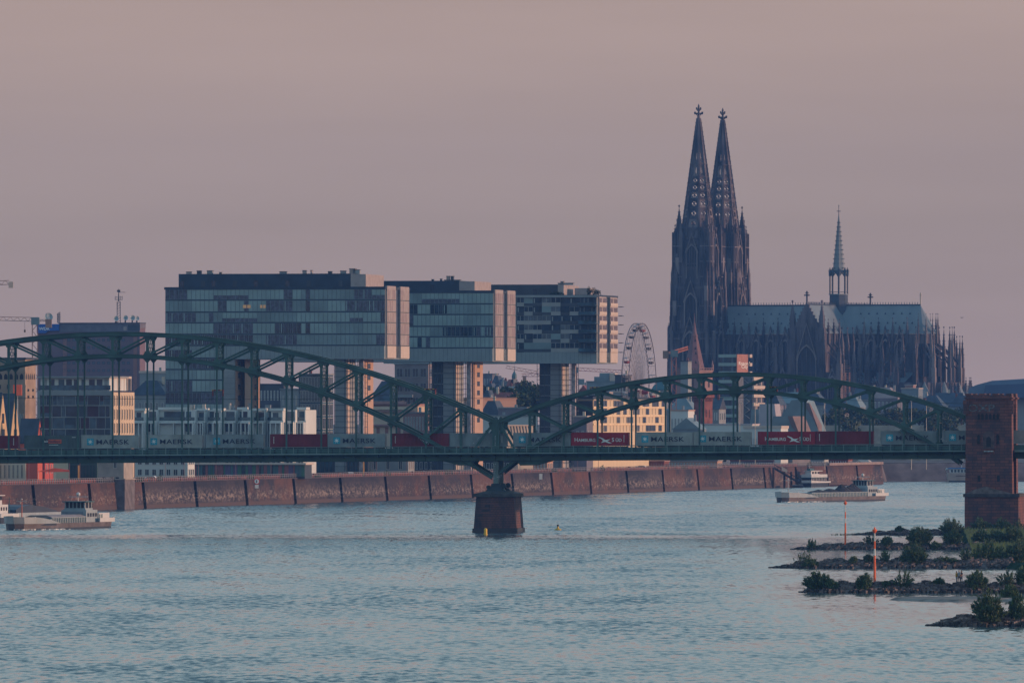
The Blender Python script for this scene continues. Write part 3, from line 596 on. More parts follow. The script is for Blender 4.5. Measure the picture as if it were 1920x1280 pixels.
# ------------------------------------------------------------------ quay
def stained(name, dk_c, lt_c, fk):
    m = bpy.data.materials.new(name); m.use_nodes = True; n = m.node_tree; b = n.nodes['Principled BSDF']; b.inputs['Roughness'].default_value = 0.9
    g = n.nodes.new('ShaderNodeNewGeometry')
    def nz(scale, st, det=5, ro=0.6):
        mp = n.nodes.new('ShaderNodeMapping'); mp.inputs['Scale'].default_value = st; z = n.nodes.new('ShaderNodeTexNoise'); z.inputs['Scale'].default_value = scale; z.inputs['Detail'].default_value = det; z.inputs['Roughness'].default_value = ro
        n.links.new(g.outputs['Position'], mp.inputs[0]); n.links.new(mp.outputs[0], z.inputs['Vector']); return z
    def ramp(src, p0, c0, p1, c1):
        r = n.nodes.new('ShaderNodeValToRGB'); r.color_ramp.elements[0].position = p0; r.color_ramp.elements[1].position = p1; r.color_ramp.elements[0].color = (*c0, 1); r.color_ramp.elements[1].color = (*c1, 1); n.links.new(src, r.inputs[0]); return r
    def mixc(f, a, c):
        x = n.nodes.new('ShaderNodeMix'); x.data_type = 'RGBA'; n.links.new(f, x.inputs[0]); n.links.new(a, x.inputs[6])
        if hasattr(c, 'default_value') or hasattr(c, 'is_output'): n.links.new(c, x.inputs[7])
        else: x.inputs[7].default_value = (*c, 1)
        return x
    base = ramp(nz(0.06, (1, 0.5, 0.8), 7, 0.72).outputs[0], 0.44, dk_c, 0.56, lt_c)
    streak = ramp(nz(0.9, (1, 0.5, 0.10), 4).outputs[0], 0.5, (0, 0, 0), 0.75, (0.6, 0.6, 0.6))
    c1 = mixc(streak.outputs[0], base.outputs[0], (0.025, 0.025, 0.036))
    s = n.nodes.new('ShaderNodeSeparateXYZ'); n.links.new(g.outputs['Position'], s.inputs[0])
    band = ramp(s.outputs['Z'], 0.0, (0, 0, 0), 1.0, (1, 1, 1)); cr = band.color_ramp
    mr = n.nodes.new('ShaderNodeMapRange'); mr.inputs[1].default_value = 0; mr.inputs[2].default_value = 8; n.links.new(s.outputs['Z'], mr.inputs[0]); n.links.new(mr.outputs[0], band.inputs[0])
    cr.elements[0].position = 0.10; cr.elements[1].position = 0.75; e = cr.elements.new(0.32); e.color = (1, 1, 1, 1); e = cr.elements.new(0.5); e.color = (0.4, 0.4, 0.4, 1); cr.elements[-1].color = (0.0, 0, 0, 1)
    fl_ = ramp(nz(0.7, (1, 0.7, 1.6), 6, 0.85).outputs[0], 0.52 - fk, (0, 0, 0), 0.60 - fk, (0.9, 0.9, 0.9))
    mu_ = n.nodes.new('ShaderNodeMath'); mu_.operation = 'MULTIPLY'; n.links.new(fl_.outputs[0], mu_.inputs[0]); n.links.new(band.outputs[0], mu_.inputs[1])
    c2 = mixc(mu_.outputs[0], c1.outputs[2], (0.27, 0.225, 0.20))
    wl_ = ramp(mr.outputs[0], 0.11, (0.8, 0.8, 0.8), 0.14, (0, 0, 0)); c3 = mixc(wl_.outputs[0], c2.outputs[2], (0.085, 0.06, 0.058))
    n.links.new(c3.outputs[2], b.inputs['Base Color']); return m
quay_v = [stained('stained quay stone', (0.018, 0.018, 0.030), (0.085, 0.042, 0.036), 0.02), stained('purple grey quay stone', (0.012, 0.014, 0.026), (0.040, 0.033, 0.042), 0.04), stained('reddish quay stone', (0.030, 0.022, 0.030), (0.105, 0.044, 0.034), -0.01)]; quay_m = quay_v[0]; slot_m = M('quay recess', (0.012, 0.02, 0.03), 0.8)
QF = Fr(QX, QD, QYAW); L0, L1 = (2300 - QD) * 1.0308, (qe - QD) * 1.0308   # v runs along the quay
qw = thing('quay_wall', QF.p(-1, 0, 0), 'long stained brick red quay wall with dark vertical recesses along the far bank', 'quay')
mb = MB(QF); bay_n = 0; pick = [2, 2, 0, 1, 1, 0, 1, 1, 2, 0, 0, 1, 2, 0, 1, 0, 2, 1, 0, 2, 0, 1]
sl_ = [v for v in np.arange((2548 - QD) * 1.0308, L1 - 4, 51.0)]; prev = L0
for v in sl_:
    mb.add([(0.6, prev, -2), (0.6, v - 0.35, -2), (-0.35, v - 0.35, gz), (-0.35, prev, gz), (-3, prev, -2), (-3, v - 0.35, -2), (-3, v - 0.35, gz), (-3, prev, gz)], [(0, 1, 2, 3), (4, 7, 6, 5), (3, 2, 6, 7), (0, 3, 7, 4), (1, 5, 6, 2)], quay_v[pick[bay_n % 22]]); prev = v + 2.4; bay_n += 1
mb.add([(0.6, prev, -2), (0.6, L1, -2), (-0.35, L1, gz), (-0.35, prev, gz), (-6, prev, -2), (-6, L1, -2), (-6, L1, gz), (-6, prev, gz)], [(0, 1, 2, 3), (4, 7, 6, 5), (3, 2, 6, 7), (0, 3, 7, 4), (1, 5, 6, 2)], quay_m)
mb.build('wall', qw)
for v in sl_: MB(QF).box(-2.9, -1.6, v - 0.34, v + 2.39, -2, gz - 0.02, slot_m).build('recess', qw)
MB(QF).box(-3.2, -0.2, L0, L1 + 0.3, gz + 0.004, gz + 0.22, M('quay coping', (0.07, 0.055, 0.06), 0.9, 0, 0.2, 0.5)).build('coping', qw)
rail_m = M('grey rail', (0.20, 0.20, 0.21), 0.5); rl_ = thing('quay_railing', QF.p(-0.6, 0, gz), 'thin grey railing along the top of the long quay wall', 'railing')
mb = MB(QF)
for h in (1.15, 0.6): mb.box(-0.65, -0.55, L0, L1 - 90, gz + 0.22 + h, gz + 0.31 + h, rail_m)
mb.build('rail', rl_)
mb = MB(QF); v = L0 + 1
while v < L1 - 90: mb.box(-0.68, -0.52, v, v + 0.3, gz + 0.23, gz + 1.45, rail_m); v += 2.0
tag(mb.build('post', rl_), kind='stuff')
pw_ = MB(QF); pw_.box(-5.6, -5.2, L0, L1 - 120, gz + 0.005, gz + 1.0, M('rust red parapet', (0.22, 0.06, 0.05), 0.85, 0, 0.25, 0.4))
for i in range(40): pw_.box(-5.75, -5.05, L0 + 20 + i * 28, L0 + 21 + i * 28, gz + 0.004, gz + 1.3, brickr)
pw_.build('promenade_wall', label='low red brick parapet behind the quay railing', cat='wall')
# stretch with a pale parapet at the downstream end
mb = MB(QF); mb.box(-2.6, 0.2, L1 - 92, L1 + 0.5, gz + 0.23, gz + 1.1, M('pale parapet', (0.24, 0.19, 0.18), 0.9, 0, 0.15, 0.3)); mb.build('pale_parapet', label='pale stone parapet on the last stretch of quay by the moored ship', cat='wall')
# ------------------------------------------------------------------ crane shaped blocks
teal_p = M('closed teal blind', (0.20, 0.29, 0.30), 0.35, 0, 0.12, 0.2, spec=0.5); teal_q = M('darker teal blind', (0.145, 0.215, 0.235), 0.35, 0, 0.15, 0.2, spec=0.5)  # two teal blind tones, mixed at random
mauve_p = M('mauve slatted pane', (0.055, 0.065, 0.10), 0.3, 0, 0.45, 1.2, spec=0.5); dark_p = M('dark office glass', (0.015, 0.03, 0.05), 0.15, 0, 0.4, 0.5, spec=0.6)
lit_p = M('lamplit pane', (0.3, 0.2, 0.1), 0.4, emis=((1.0, 0.55, 0.25), 0.16)); mull_m = M('aluminium mullion', (0.13, 0.18, 0.20), 0.4, 0.3); band_m = M('grey soffit panels', (0.20, 0.245, 0.26), 0.55, 0, 0.06, 0.3)
navyc = M('navy roof cladding', (0.018, 0.035, 0.06), 0.6, 0, 0.2, 0.3); perf = M('perforated pale metal', (0.31, 0.265, 0.255), 0.6, 0, 0.10, 0.5); perf2 = M('pale end cladding', (0.48, 0.40, 0.34), 0.6, 0, 0.05, 0.5)
seam = M('panel seam', (0.06, 0.08, 0.09), 0.7)
def glassband(t, fr, a0, a1, z0, z1, pane, rnd, style, b=0.0):
    n_ = int(round((a1 - a0) / pane)); dx = (a1 - a0) / n_; mb = MB(fr); mb.box(a0, a1, b - 0.04, b + 0.05, z0 + 0.3, z1, mull_m); mb.box(a0, a1, b - 0.08, b + 0.05, z0, z0 + 0.299, navyc)
    i = 0
    while i < n_:
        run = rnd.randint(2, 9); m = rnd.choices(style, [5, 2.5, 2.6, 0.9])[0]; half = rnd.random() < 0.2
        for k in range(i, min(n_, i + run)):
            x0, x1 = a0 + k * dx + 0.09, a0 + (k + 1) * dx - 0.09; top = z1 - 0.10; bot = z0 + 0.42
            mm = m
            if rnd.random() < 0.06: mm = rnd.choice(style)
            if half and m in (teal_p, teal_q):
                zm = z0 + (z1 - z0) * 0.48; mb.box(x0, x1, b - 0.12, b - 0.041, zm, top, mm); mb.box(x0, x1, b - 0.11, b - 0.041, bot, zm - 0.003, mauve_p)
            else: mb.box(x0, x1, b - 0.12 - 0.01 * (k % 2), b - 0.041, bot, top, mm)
            if m in (mauve_p, dark_p) and rnd.random() < 0.6: xx = rnd.uniform(x0 + 0.1, x1 - 0.4); mb.box(xx, xx + 0.25, b - 0.15, b - 0.135, bot + 0.1, top - 0.1, rnd.choice([teal_p, dark_p, mauve_p]))
        i += run
    mb.build('window_band', t)
def kran(pxc, D, pl, ytop, ybs, ybot, ypent, pent, label, seed, style, roofstuff, resid=False, pillar=None):
    fr = fr_at(pxc, D, 11.5); a0 = fa(fr, pl); W_ = 34.0; rnd = random.Random(seed)
    Z = lambda y: fz(fr, y); t = thing('crane_shaped_building', fr.p(a0 / 2, W_ / 2, gz), label, 'building', 'crane shaped blocks on the quay')
    MB(fr).box(a0, -0.4, 0.1, W_ - 0.1, Z(ybot), Z(ytop), greyw).build('wall', t)
    mb = MB(fr); mb.box(a0 - 0.3, 0.0, -0.25, W_ + 0.2, Z(ytop), Z(ytop) + 0.75, navyc)
    for e0, e1 in ((0.3, 0.405), (0.585, 0.69)): pass
    mb.build('roof', t)
    p0, p1, pm = pent; b1_ = 4.0
    pa0, pa1, pm_ = fa(fr, p0, b1_), fa(fr, p1, b1_), fa(fr, pm, b1_)
    mb = MB(fr); mb.box(pa0, pm_, b1_, W_ - 5, Z(ytop) + 0.76, fz(fr, ypent, 0, b1_), navyc if not resid else darkw); mb.box(pm_ + 0.01, pa1, b1_ - 0.05, W_ - 5.1, Z(ytop) + 0.76, fz(fr, ypent, 0, b1_) - 0.2, perf)  # pale right end: sunlight on the penthouse put into the colour
    n_ = int((pm_ - pa0) / 3.2)
    for i in range(n_): mb.box(pa0 + i * 3.2 + 0.4, pa0 + i * 3.2 + 1.6, b1_ - 0.05, b1_ + 0.01, Z(ytop) + 0.9, Z(ytop) + 2.6, darkw if rnd.random() < 0.6 else dark_p) if rnd.random() < 0.5 else None
    mb.build('penthouse', t)
    rs = MB(fr)
    for (x, y, wd) in roofstuff:
        a = fa(fr, x, 12); rs = MB(fr); rs.box(a, a + wd, 12, 13.5, fz(fr, ypent, 0, b1_) - 0.01, fz(fr, y, 0, 12) - 0.15, rnd.choice([greyw, perf, darkw])); rs.box(a - 0.1, a + wd + 0.1, 11.9, 13.6, fz(fr, y, 0, 12) - 0.15, fz(fr, y, 0, 12), darkw); rs.build('roof_plant', t)
    for i in range(len(ybs) - 1):
        z1, z0 = Z(ybs[i]), Z(ybs[i + 1])
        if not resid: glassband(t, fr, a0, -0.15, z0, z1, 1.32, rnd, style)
    # end facade: two clad strips with a recessed slot
    s = [(0.05, 0.405), (0.595, 0.955)]
    for u0, u1 in s:
        mb = MB(fr); mb.box(-0.35, 0.12, u0 * W_, u1 * W_, Z(ybs[-1]), Z(ytop) + (1.0 if not resid else 0.2), perf)
        for i in range(len(ybs) - 1):
            z1, z0 = Z(ybs[i]), Z(ybs[i + 1]); k_ = 8
            for j in range(k_):
                v0 = u0 * W_ + (u1 - u0) * W_ * j / k_; v1 = u0 * W_ + (u1 - u0) * W_ * (j + 1) / k_
                if resid: mb.box(0.121, 0.17, v0 + 0.15, v1 - 0.1, z0 + (z1 - z0) * 0.42, z1 - 0.25, M('brown end glazing', (0.13, 0.10, 0.11), 0.4, 0, 0.35, 1.0)) if j != 3 else None
                else: mb.box(0.121, 0.15 + 0.02 * (j % 2), v0 + 0.08, v1 - 0.08, z0 + 0.45, z1 - 0.1, perf if rnd.random() < (0.75 if style[0] == teal_p and seed == 1 else 0.35) else M('mauve end blind', (0.26, 0.20, 0.20), 0.5, 0, 0.1, 0.5))
            mb.box(0.121, 0.2, u0 * W_, u1 * W_, z0 + 0.05, z0 + 0.28, seam if not resid else perf2)
            if resid: mb.box(0.121, 0.3, u0 * W_, u1 * W_, z0 + 0.3, z0 + (z1 - z0) * 0.42, perf2)
        mb.box(-0.35, 0.22, u0 * W_, u1 * W_, Z(ybot) - 0.02, Z(ybs[-1]) - 0.05, perf2)
        mb.build('end_cladding', t)
    MB(fr).box(-0.399, -0.36, 0.405 * W_, 0.595 * W_, Z(ybot), Z(ytop), dark_p).build('end_glazing', t)
    # soffit storey
    mb = MB(fr); zb_, zs = Z(ybot), Z(ybs[-1]); mb.box(a0 - 0.1, -0.36, -0.3, W_ + 0.2, zb_ - 0.35, zs - 0.06, band_m)
    n_ = int((0 - a0) / 1.32)
    for i in range(n_): mb.box(a0 + 0.1 + i * 1.32, a0 + 0.16 + i * 1.32, -0.33, -0.305, zb_, zs - 0.1, seam)
    mb.build('soffit', t)
    # river side column: glazed stair tower in a steel cage
    k = pillar; g0, c0, c1, g1, sp = k
    fz0 = gz - 0.01
    aa = lambda px: fa(fr, px, 3.0)
    mb = MB(fr); mb.box(aa(c0), aa(c1), 3.0, 16, fz0, zb_ - 0.35, greyw); mb.box(aa(c1) + 0.01, aa(c1) + 0.15, 3.2, 8, fz0, zb_ - 0.36, perf2)  # pale strip paints the sunlit east face of the grey core
    mb.box(aa(g0) + 0.5, aa(c0) - 0.01, 3.6, 15, fz0, zb_ - 0.35, darkw)
    z = fz0 + 1
    while z < zb_ - 2: mb.box(aa(g0) + 0.5, aa(c0) - 0.01, 3.2, 3.59, z, z + 0.3, greyw); mb.box(aa(c0), aa(c1), 2.97, 2.999, z, z + 0.06, seam); z += 3.3
    mb.build('stair_tower', t)
    mb = MB(fr); xs = [aa(g0) + i * (aa(g1) - aa(g0)) / 9 for i in range(10)]
    for x in xs:
        if not (aa(c0) < x < aa(c1) - 0.5): mb.box(x - 0.07, x + 0.07, 2.2, 2.34, fz0, zb_ - 0.36, frame_d)
    for y in (5.5, 8.8, 12.2, 15.5): mb.box(aa(g1) - 0.07, aa(g1) + 0.07, y, y + 0.14, fz0, zb_ - 0.36, frame_d)
    z = fz0 + 1.2
    while z < zb_ - 0.8:
        mb.box(aa(g0) - 0.1, aa(g1) + 0.08, 2.15, 2.25, z, z + 0.13, frame_d); mb.box(aa(g1) - 0.05, aa(g1) + 0.1, 2.3, 16, z, z + 0.13, frame_d); z += 1.65
    mb.build('steel_cage', t)
    MB(fr).box(aa(sp), aa(sp) + 1.3, 3, 4.4, fz0, zb_ - 0.36, M('mottled concrete', (0.26, 0.23, 0.24), 0.8, 0, 0.35, 0.8)).build('column', t)
    return t, fr, a0
sty1 = [teal_p, teal_q, mauve_p, dark_p]; sty2 = [teal_q, teal_p, dark_p, mauve_p]
K1, kf1, ka1 = kran(723, 2900, 310, 542, [542, 562.8, 585.3, 605.4, 627, 648], 670.5, 512.5, (335, 686, 657.5),
    'longest and leftmost glass block on a column, with rows of teal and mauve panes', 1, sty1,
    [(349, 508, 1.4), (369, 506, 1.2), (388, 506, 1.6), (411, 509, 0.5), (524, 508, 2.0), (567, 506, 1.0), (582, 506, 0.4), (615, 508, 1.0), (638, 507, 1.5), (655, 503, 1.8), (662, 505, 2.0)], pillar=(628, 628, 648, 672, 673))
K2, kf2, ka2 = kran(926, 3020, 508, 549, [549, 570.5, 590.3, 612.4, 632, 653], 675.5, 526, (690, 890, 861),
    'middle crane shaped glass block with darker rooms behind its panes', 2, sty2,
    [(809, 523, 0.5), (825, 522, 0.4), (833, 524, 5.0), (837, 517, 0.9), (845, 517, 0.8)], pillar=(806, 831, 853, 874, 875))
K3, kf3, ka3 = kran(1121, 3145, 720, 557, [557, 574, 591, 608, 625, 642, 660], 679, 533, (740, 1057, 1046),
    'farthest crane shaped block with checkered white balconies and planted roof', 3, sty1,
    [(1051, 527, 1.0), (1046, 530, 5.0)], resid=True, pillar=(1008, 1032, 1052, 1070, 1071))
# K1 ground part: the landward half stands on the ground
fr = kf1; Z = lambda y: fz(fr, y); rnd = random.Random(5)
MB(fr).box(ka1 + 0.02, fa(fr, 440), 0.12, 30, gz - 0.01, Z(671) - 0.4, greyw).build('base_wall', K1)
for y1, y0 in ((655, 672), (672, 693), (693, 713), (713, 736), (736, 757), (757, 778), (778, 800)):
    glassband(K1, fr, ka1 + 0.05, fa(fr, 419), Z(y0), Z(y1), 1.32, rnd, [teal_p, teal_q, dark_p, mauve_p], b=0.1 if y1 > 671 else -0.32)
mb = MB(fr)
for i in range(16): mb.box(fa(fr, 419) + 0.1, fa(fr, 440), 0.09, 0.118, Z(800) + i * 1.6, Z(800) + i * 1.6 + 0.05, seam)
mb.build('seam', K1)
def core(t, fr, px0, px1, px2, ytop, b0, wx, ys, name='stair_core'):      # narrow stair core: shaded front, sunlit side with square windows
    a0, a1 = fa(fr, px0, b0), fa(fr, px1, b0); b1 = fb(fr, px2, a1)
    zt2 = fz(fr, ytop, 0, b0); cr = MB(fr).box(a0, a1, b0, b1, gz - 0.01, zt2, M('stair core render', (0.42, 0.28, 0.205), 0.8, 0, 0.06, 0.2)).build(name, t)
    for y in ys:
        me = winmesh(2.6 * abs(wx), 1.5, frame_d, glass_m, 0.1, 1); inst(me, 'window', cr, fr.p(a1, b0 + (b1 - b0) * 0.5, fz(fr, y, 0, b0)), fr.yaw + math.pi / 2)
for x0, x1 in ((455, 471), (487, 499)):
    for i in range(2): a = fa(fr, x0) + i * (fa(fr, x1) - fa(fr, x0)) / 2; MB(fr).box(a + 0.12, a + (fa(fr, x1) - fa(fr, x0)) / 2 - 0.12, -0.18, -0.141, Z(577), Z(571), lit_p).build('lit_window', K1)
core(K1, kf1, 421, 442, 455, 671.5, 1.0, 1.2, (683, 703, 725, 746, 765)); core(K1, kf1, 459, 471, 488, 671.5, 4.0, 1.2, (683, 703, 725, 746, 765))
core(K1, kf1, 679, 683, 700, 672, 18, 1.4, (686, 707, 727, 748, 770)); core(K2, kf2, 882, 888, 905.5, 676, 18, 1.4, (685, 702, 719, 736, 753, 771, 787))
# K3 flats: checkered white spandrels, loggias and glazing
fr = kf3; Z = lambda y: fz(fr, y); rnd = random.Random(12); rows = [557, 574, 591, 608, 625, 642, 660]
spand = M('white spandrel', (0.27, 0.28, 0.28), 0.7, 0, 0.05, 0.3); shut = M('grey shutter', (0.085, 0.10, 0.12), 0.6, 0, 0.25, 0.6)
MB(fr).box(ka3, -0.1, -0.5, 0.05, Z(557) - 0.05, Z(553), greyw).build('cornice', K3)
cols = [969, 982.5, 999, 1016, 1033, 1051, 1068, 1086]
for i in range(6):
    z1, z0 = Z(rows[i]), Z(rows[i + 1]); MB(fr).box(ka3, fa(fr, 969) - 0.1, -0.02, 0.09, z0, z1, greyw if i % 2 else shut).build('facade_panel', K3)
    for j in range(len(cols) - 1):
        x0, x1 = fa(fr, cols[j]), fa(fr, cols[j + 1]); mb = MB(fr); kd = (j // 1 + i * 2 + (j * i) % 3) % 4
        if kd in (0, 3): mb.box(x0, x1, -0.03, 0.09, z0, z0 + (z1 - z0) * 0.42, spand); mb.box(x0 + 0.15, x1 - 0.1, -0.08, 0.08, z0 + (z1 - z0) * 0.43, z1 - 0.15, shut if kd else dark_p); mb.box((x0 + x1) / 2 - 0.08, (x0 + x1) / 2 + 0.08, -0.12, -0.081, z0 + (z1 - z0) * 0.43, z1 - 0.15, spand)
        elif kd == 1: mb.box(x0, x1, -0.02, 0.09, z0, z1 - 0.02, teal_q if rnd.random() < 0.5 else dark_p); mb.box(x0, x1, -0.06, -0.021, z0 + 0.1, z0 + 1.0, darkw)
        else: mb.box(x0, x1, 0.03, 0.09, z0, z1 - 0.02, dark_p); mb.box(x0, x1, -0.2, -0.1, z0 + 0.1, z0 + 1.1, darkw); mb.box(x0 + 0.3, x0 + 0.7, -0.04, 0.029, z0 + 0.3, z1 - 0.4, greyw)
        mb.build('facade_panel', K3)
    x0 = fa(fr, 1086); mb = MB(fr); mb.box(x0, -0.4, 0.0, 0.09, z0, z1, dark_p); mb.box(x0, -0.2, -1.4, -0.02, z0 + 0.0, z0 + 0.22, darkw); mb.box(x0, -0.2, -1.4, -1.36, z0 + 0.22, z0 + 1.15, glass_b)
    for k in range(5): mb.box(x0 + k * 1.25 + 0.2, x0 + k * 1.25 + 0.6, -0.1, -0.021, z0 + 0.4, z1 - 0.3, rnd.choice([dark_p, shut, lit_p if i == 0 and k in (1, 2) else darkw, brickr if i == 2 else shut]))
    for s0, s1 in ((-0.6, 0.9), ): mb.box(s0, s1, -1.5, -0.15, z0 + 0.221, z0 + 0.34, perf2)
    mb.build('balcony', K3); mb = MB(fr); mb.box(0.31, 1.5, 33.0, 36.0, z0 + 0.02, z0 + 0.25, darkw); mb.build('balcony', K3)
MB(fr).box(-9.5, -5.0, 10, 20, Z(557) + 0.75, fz(fr, 540, 0, 10), perf).build('roof_house', K3)
leafd = M('roof shrub leaf', (0.02, 0.035, 0.02), 0.9, 0, 0.4, 1)
def shrubmb(mb, c, r, h, n_, rn, m, s=0.3):
    for i in range(n_):
        a = rn.uniform(0, 6.283); q = r * math.sqrt(rn.random()); z = rn.random() ** 0.8 * h * (1 - 0.55 * (q / r) ** 2); p = (c[0] + q * math.cos(a), c[1] + q * math.sin(a), c[2] + z)
        t1 = Vector((rn.uniform(-1, 1), rn.uniform(-1, 1), rn.uniform(-1, 1))) * s; t2 = Vector((rn.uniform(-1, 1), rn.uniform(-1, 1), rn.uniform(-1, 1))) * s; P_ = Vector(p)
        mb.add([P_ - t1, P_ + t2, P_ + t1], [(0, 1, 2)], m)
for px, r, h in ((1113, 1.6, 2.4), (1119, 1.3, 2.0), (1039, 1.4, 1.0), (1048, 1.6, 1.0), (1104, 0.6, 2.9)):
    mb = MB(fr); shrubmb(mb, (fa(fr, px, 2), 2, Z(557) + 0.75), r, h, 160, rnd, leafd)
    mb.build('shrub', label={1113: 'bushy dark shrub on the roof corner of the checkered block', 1119: 'round shrub at the very edge of the checkered block roof', 1039: 'low shrub on the terrace left of the stair house, checkered block', 1048: 'low shrub beside the stair house of the checkered block', 1104: 'narrow upright shrub on the roof of the checkered block'}[px], cat='shrub', group='shrubs on the roof terrace')
# ------------------------------------------------------------------ cathedral (u runs east, v runs north, c in metres above the river)
CD = 4870.0; CF = fr_at(1310, CD, 23.0); SC = F / CD
def cz(py): return CH + (778 - py) / SC
cs = M('sooty cathedral stone', (0.046, 0.048, 0.060), 0.9, 0, 0.6, 0.22, col2=(0.15, 0.13, 0.14), stretch=(1, 1, 0.25))
cs2 = M('pale repaired stone', (0.17, 0.145, 0.145), 0.9, 0, 0.25, 0.3, stretch=(1, 1, 0.3)); cdk = M('unlit tracery glass', (0.012, 0.014, 0.022), 0.5)
lead = M('lead roof', (0.15, 0.18, 0.195), 0.45, 0, 0.10, 0.15, stretch=(1, 1, 0.2)); leadd = M('dark lead', (0.03, 0.05, 0.07), 0.5)
G0 = 20.0
cath = thing('cathedral', CF.p(55, 16, G0), 'huge dark gothic cathedral with two openwork spires and a lead roof, on the skyline', 'cathedral')
NU = Vector((0, 0, 0))
def pinn(mb, a, b, z0, z1, w, m=cs, body=0.45):              # square shaft, gablets and a crocketed spirelet
    zm = z0 + (z1 - z0) * body; h = w / 2
    mb.box(a - h, a + h, b - h, b + h, z0, zm, m)
    mb.add([(a - h * 1.15, b - h * 1.15, zm), (a + h * 1.15, b - h * 1.15, zm), (a + h * 1.15, b + h * 1.15, zm), (a - h * 1.15, b + h * 1.15, zm), (a, b, z1 - w * 0.3)], [(0, 1, 4), (1, 2, 4), (2, 3, 4), (3, 0, 4), (3, 2, 1, 0)], m)
    mb.box(a - h * 0.22, a + h * 0.22, b - h * 0.22, b + h * 0.22, z1 - w * 0.5, z1 + w * 0.2, m); mb.box(a - h * 0.5, a + h * 0.5, b - h * 0.5, b + h * 0.5, z1 - w * 0.12, z1, m)
    L = z1 - w * 0.3 - zm
    for k in range(1, 4):
        t = k / 4.2; r = h * 1.15 * (1 - t) + 0.12
        for sx_, sy in ((1, 1), (1, -1), (-1, 1), (-1, -1)): mb.box(a + sx_ * r - 0.13, a + sx_ * r + 0.13, b + sy * r - 0.13, b + sy * r + 0.13, zm + L * t, zm + L * t + 0.3, m)
def on_face(face, h, ca, cb):                                 # maps (x along face, y outward, z) to local coordinates around (ca, cb)
    if face == 'S': return lambda x, y, z: (ca + x, cb - h - y, z)
    if face == 'N': return lambda x, y, z: (ca - x, cb + h + y, z)
    if face == 'E': return lambda x, y, z: (ca + h + y, cb + x, z)
    return lambda x, y, z: (ca - h - y, cb - x, z)
def fbx(mb, f, x0, x1, y0, y1, z0, z1, m):
    vs = [f(*q) for q in ((x0, y0, z0), (x1, y0, z0), (x1, y1, z0), (x0, y1, z0), (x0, y0, z1), (x1, y0, z1), (x1, y1, z1), (x0, y1, z1))]
    mb.add(vs, [(3, 2, 1, 0), (4, 5, 6, 7), (0, 1, 5, 4), (1, 2, 6, 5), (2, 3, 7, 6), (3, 0, 4, 7)], m)
def fpoly(mb, f, pts, y0, y1, m):
    n = len(pts); vs = [f(x, y0, z) for x, z in pts] + [f(x, y1, z) for x, z in pts]
    mb.add(vs, [tuple(range(n)), tuple(range(n, 2 * n))[::-1]] + [(i, n + i, n + (i + 1) % n, (i + 1) % n) for i in range(n)], m)
def parch(hw, z0, zs, n=5):                                   # pointed arch outline
    r = hw * 2; pts = [(-hw, z0)]
    pts += [(hw - r * math.cos(t), zs + r * math.sin(t)) for t in [math.pi / 3 * i / n for i in range(n + 1)]]
    pts += [(-x, z) for x, z in pts[1:-1][::-1]] + [(hw, z0)]; return pts
def gwin(par, f, x, hw, z0, zs, gable=True, m=cs, dist=0.0):
    mb = MB(CF); g = lambda X_, Y_, Z_: f(X_ + x, Y_ + dist, Z_)
    fpoly(mb, g, parch(hw, z0, zs), -0.05, 0.12, cdk)
    o_ = parch(hw + 0.55, z0, zs); i_ = parch(hw, z0, zs); n = len(o_)
    for k in range(n - 1):
        q = [(o_[k]), (o_[k + 1]), (i_[k + 1]), (i_[k])]; fpoly(mb, g, q, 0.05, 0.75, cs2 if m is cs else m)
    for xx in ((0,) if hw < 2 else (-hw / 2, 0, hw / 2)): fbx(mb, g, xx - 0.14, xx + 0.14, 0.12, 0.4, z0, zs + hw * (1.5 if xx == 0 else 1.1), m)
    for t in (0.33, 0.66): fbx(mb, g, -hw, hw, 0.12, 0.3, z0 + (zs - z0) * t, z0 + (zs - z0) * t + 0.25, m)
    if gable:
        za = zs + hw * 1.75; zt = zs + hw * 4.2
        for s in (-1, 1):
            fpoly(mb, g, [(s * (hw + 1.0), zs + hw * 0.3), (s * (hw + 0.45), zs + hw * 0.3), (0, zt - 1.1), (0, zt)], 0.3, 0.9, cs2)
            for k in range(1, 6): t = k / 6; fbx(mb, g, s * (hw + 1.1) * (1 - t) - 0.25, s * (hw + 1.1) * (1 - t) + 0.25, 0.3, 0.9, zs + hw * 0.3 + (zt - zs - hw * 0.3) * t, zs + hw * 0.3 + (zt - zs - hw * 0.3) * t + 0.5, m)
        fbx(mb, g, -0.2, 0.2, 0.35, 0.8, zt - 0.5, zt + 1.6, m); fbx(mb, g, -0.55, 0.55, 0.35, 0.8, zt + 0.5, zt + 0.9, m)
    return mb.build('window', par)
def ribs(mb, f, x0, x1, z0, z1, step=1.5, d=0.35, gap=None, m=cs):
    n = max(1, int((x1 - x0) / step))
    for i in range(n + 1):
        x = x0 + (x1 - x0) * i / n
        if gap and gap[0] < x < gap[1]: continue
        fbx(mb, f, x - 0.16, x + 0.16, 0.0, d, z0, z1, m)
rc = random.Random(4)
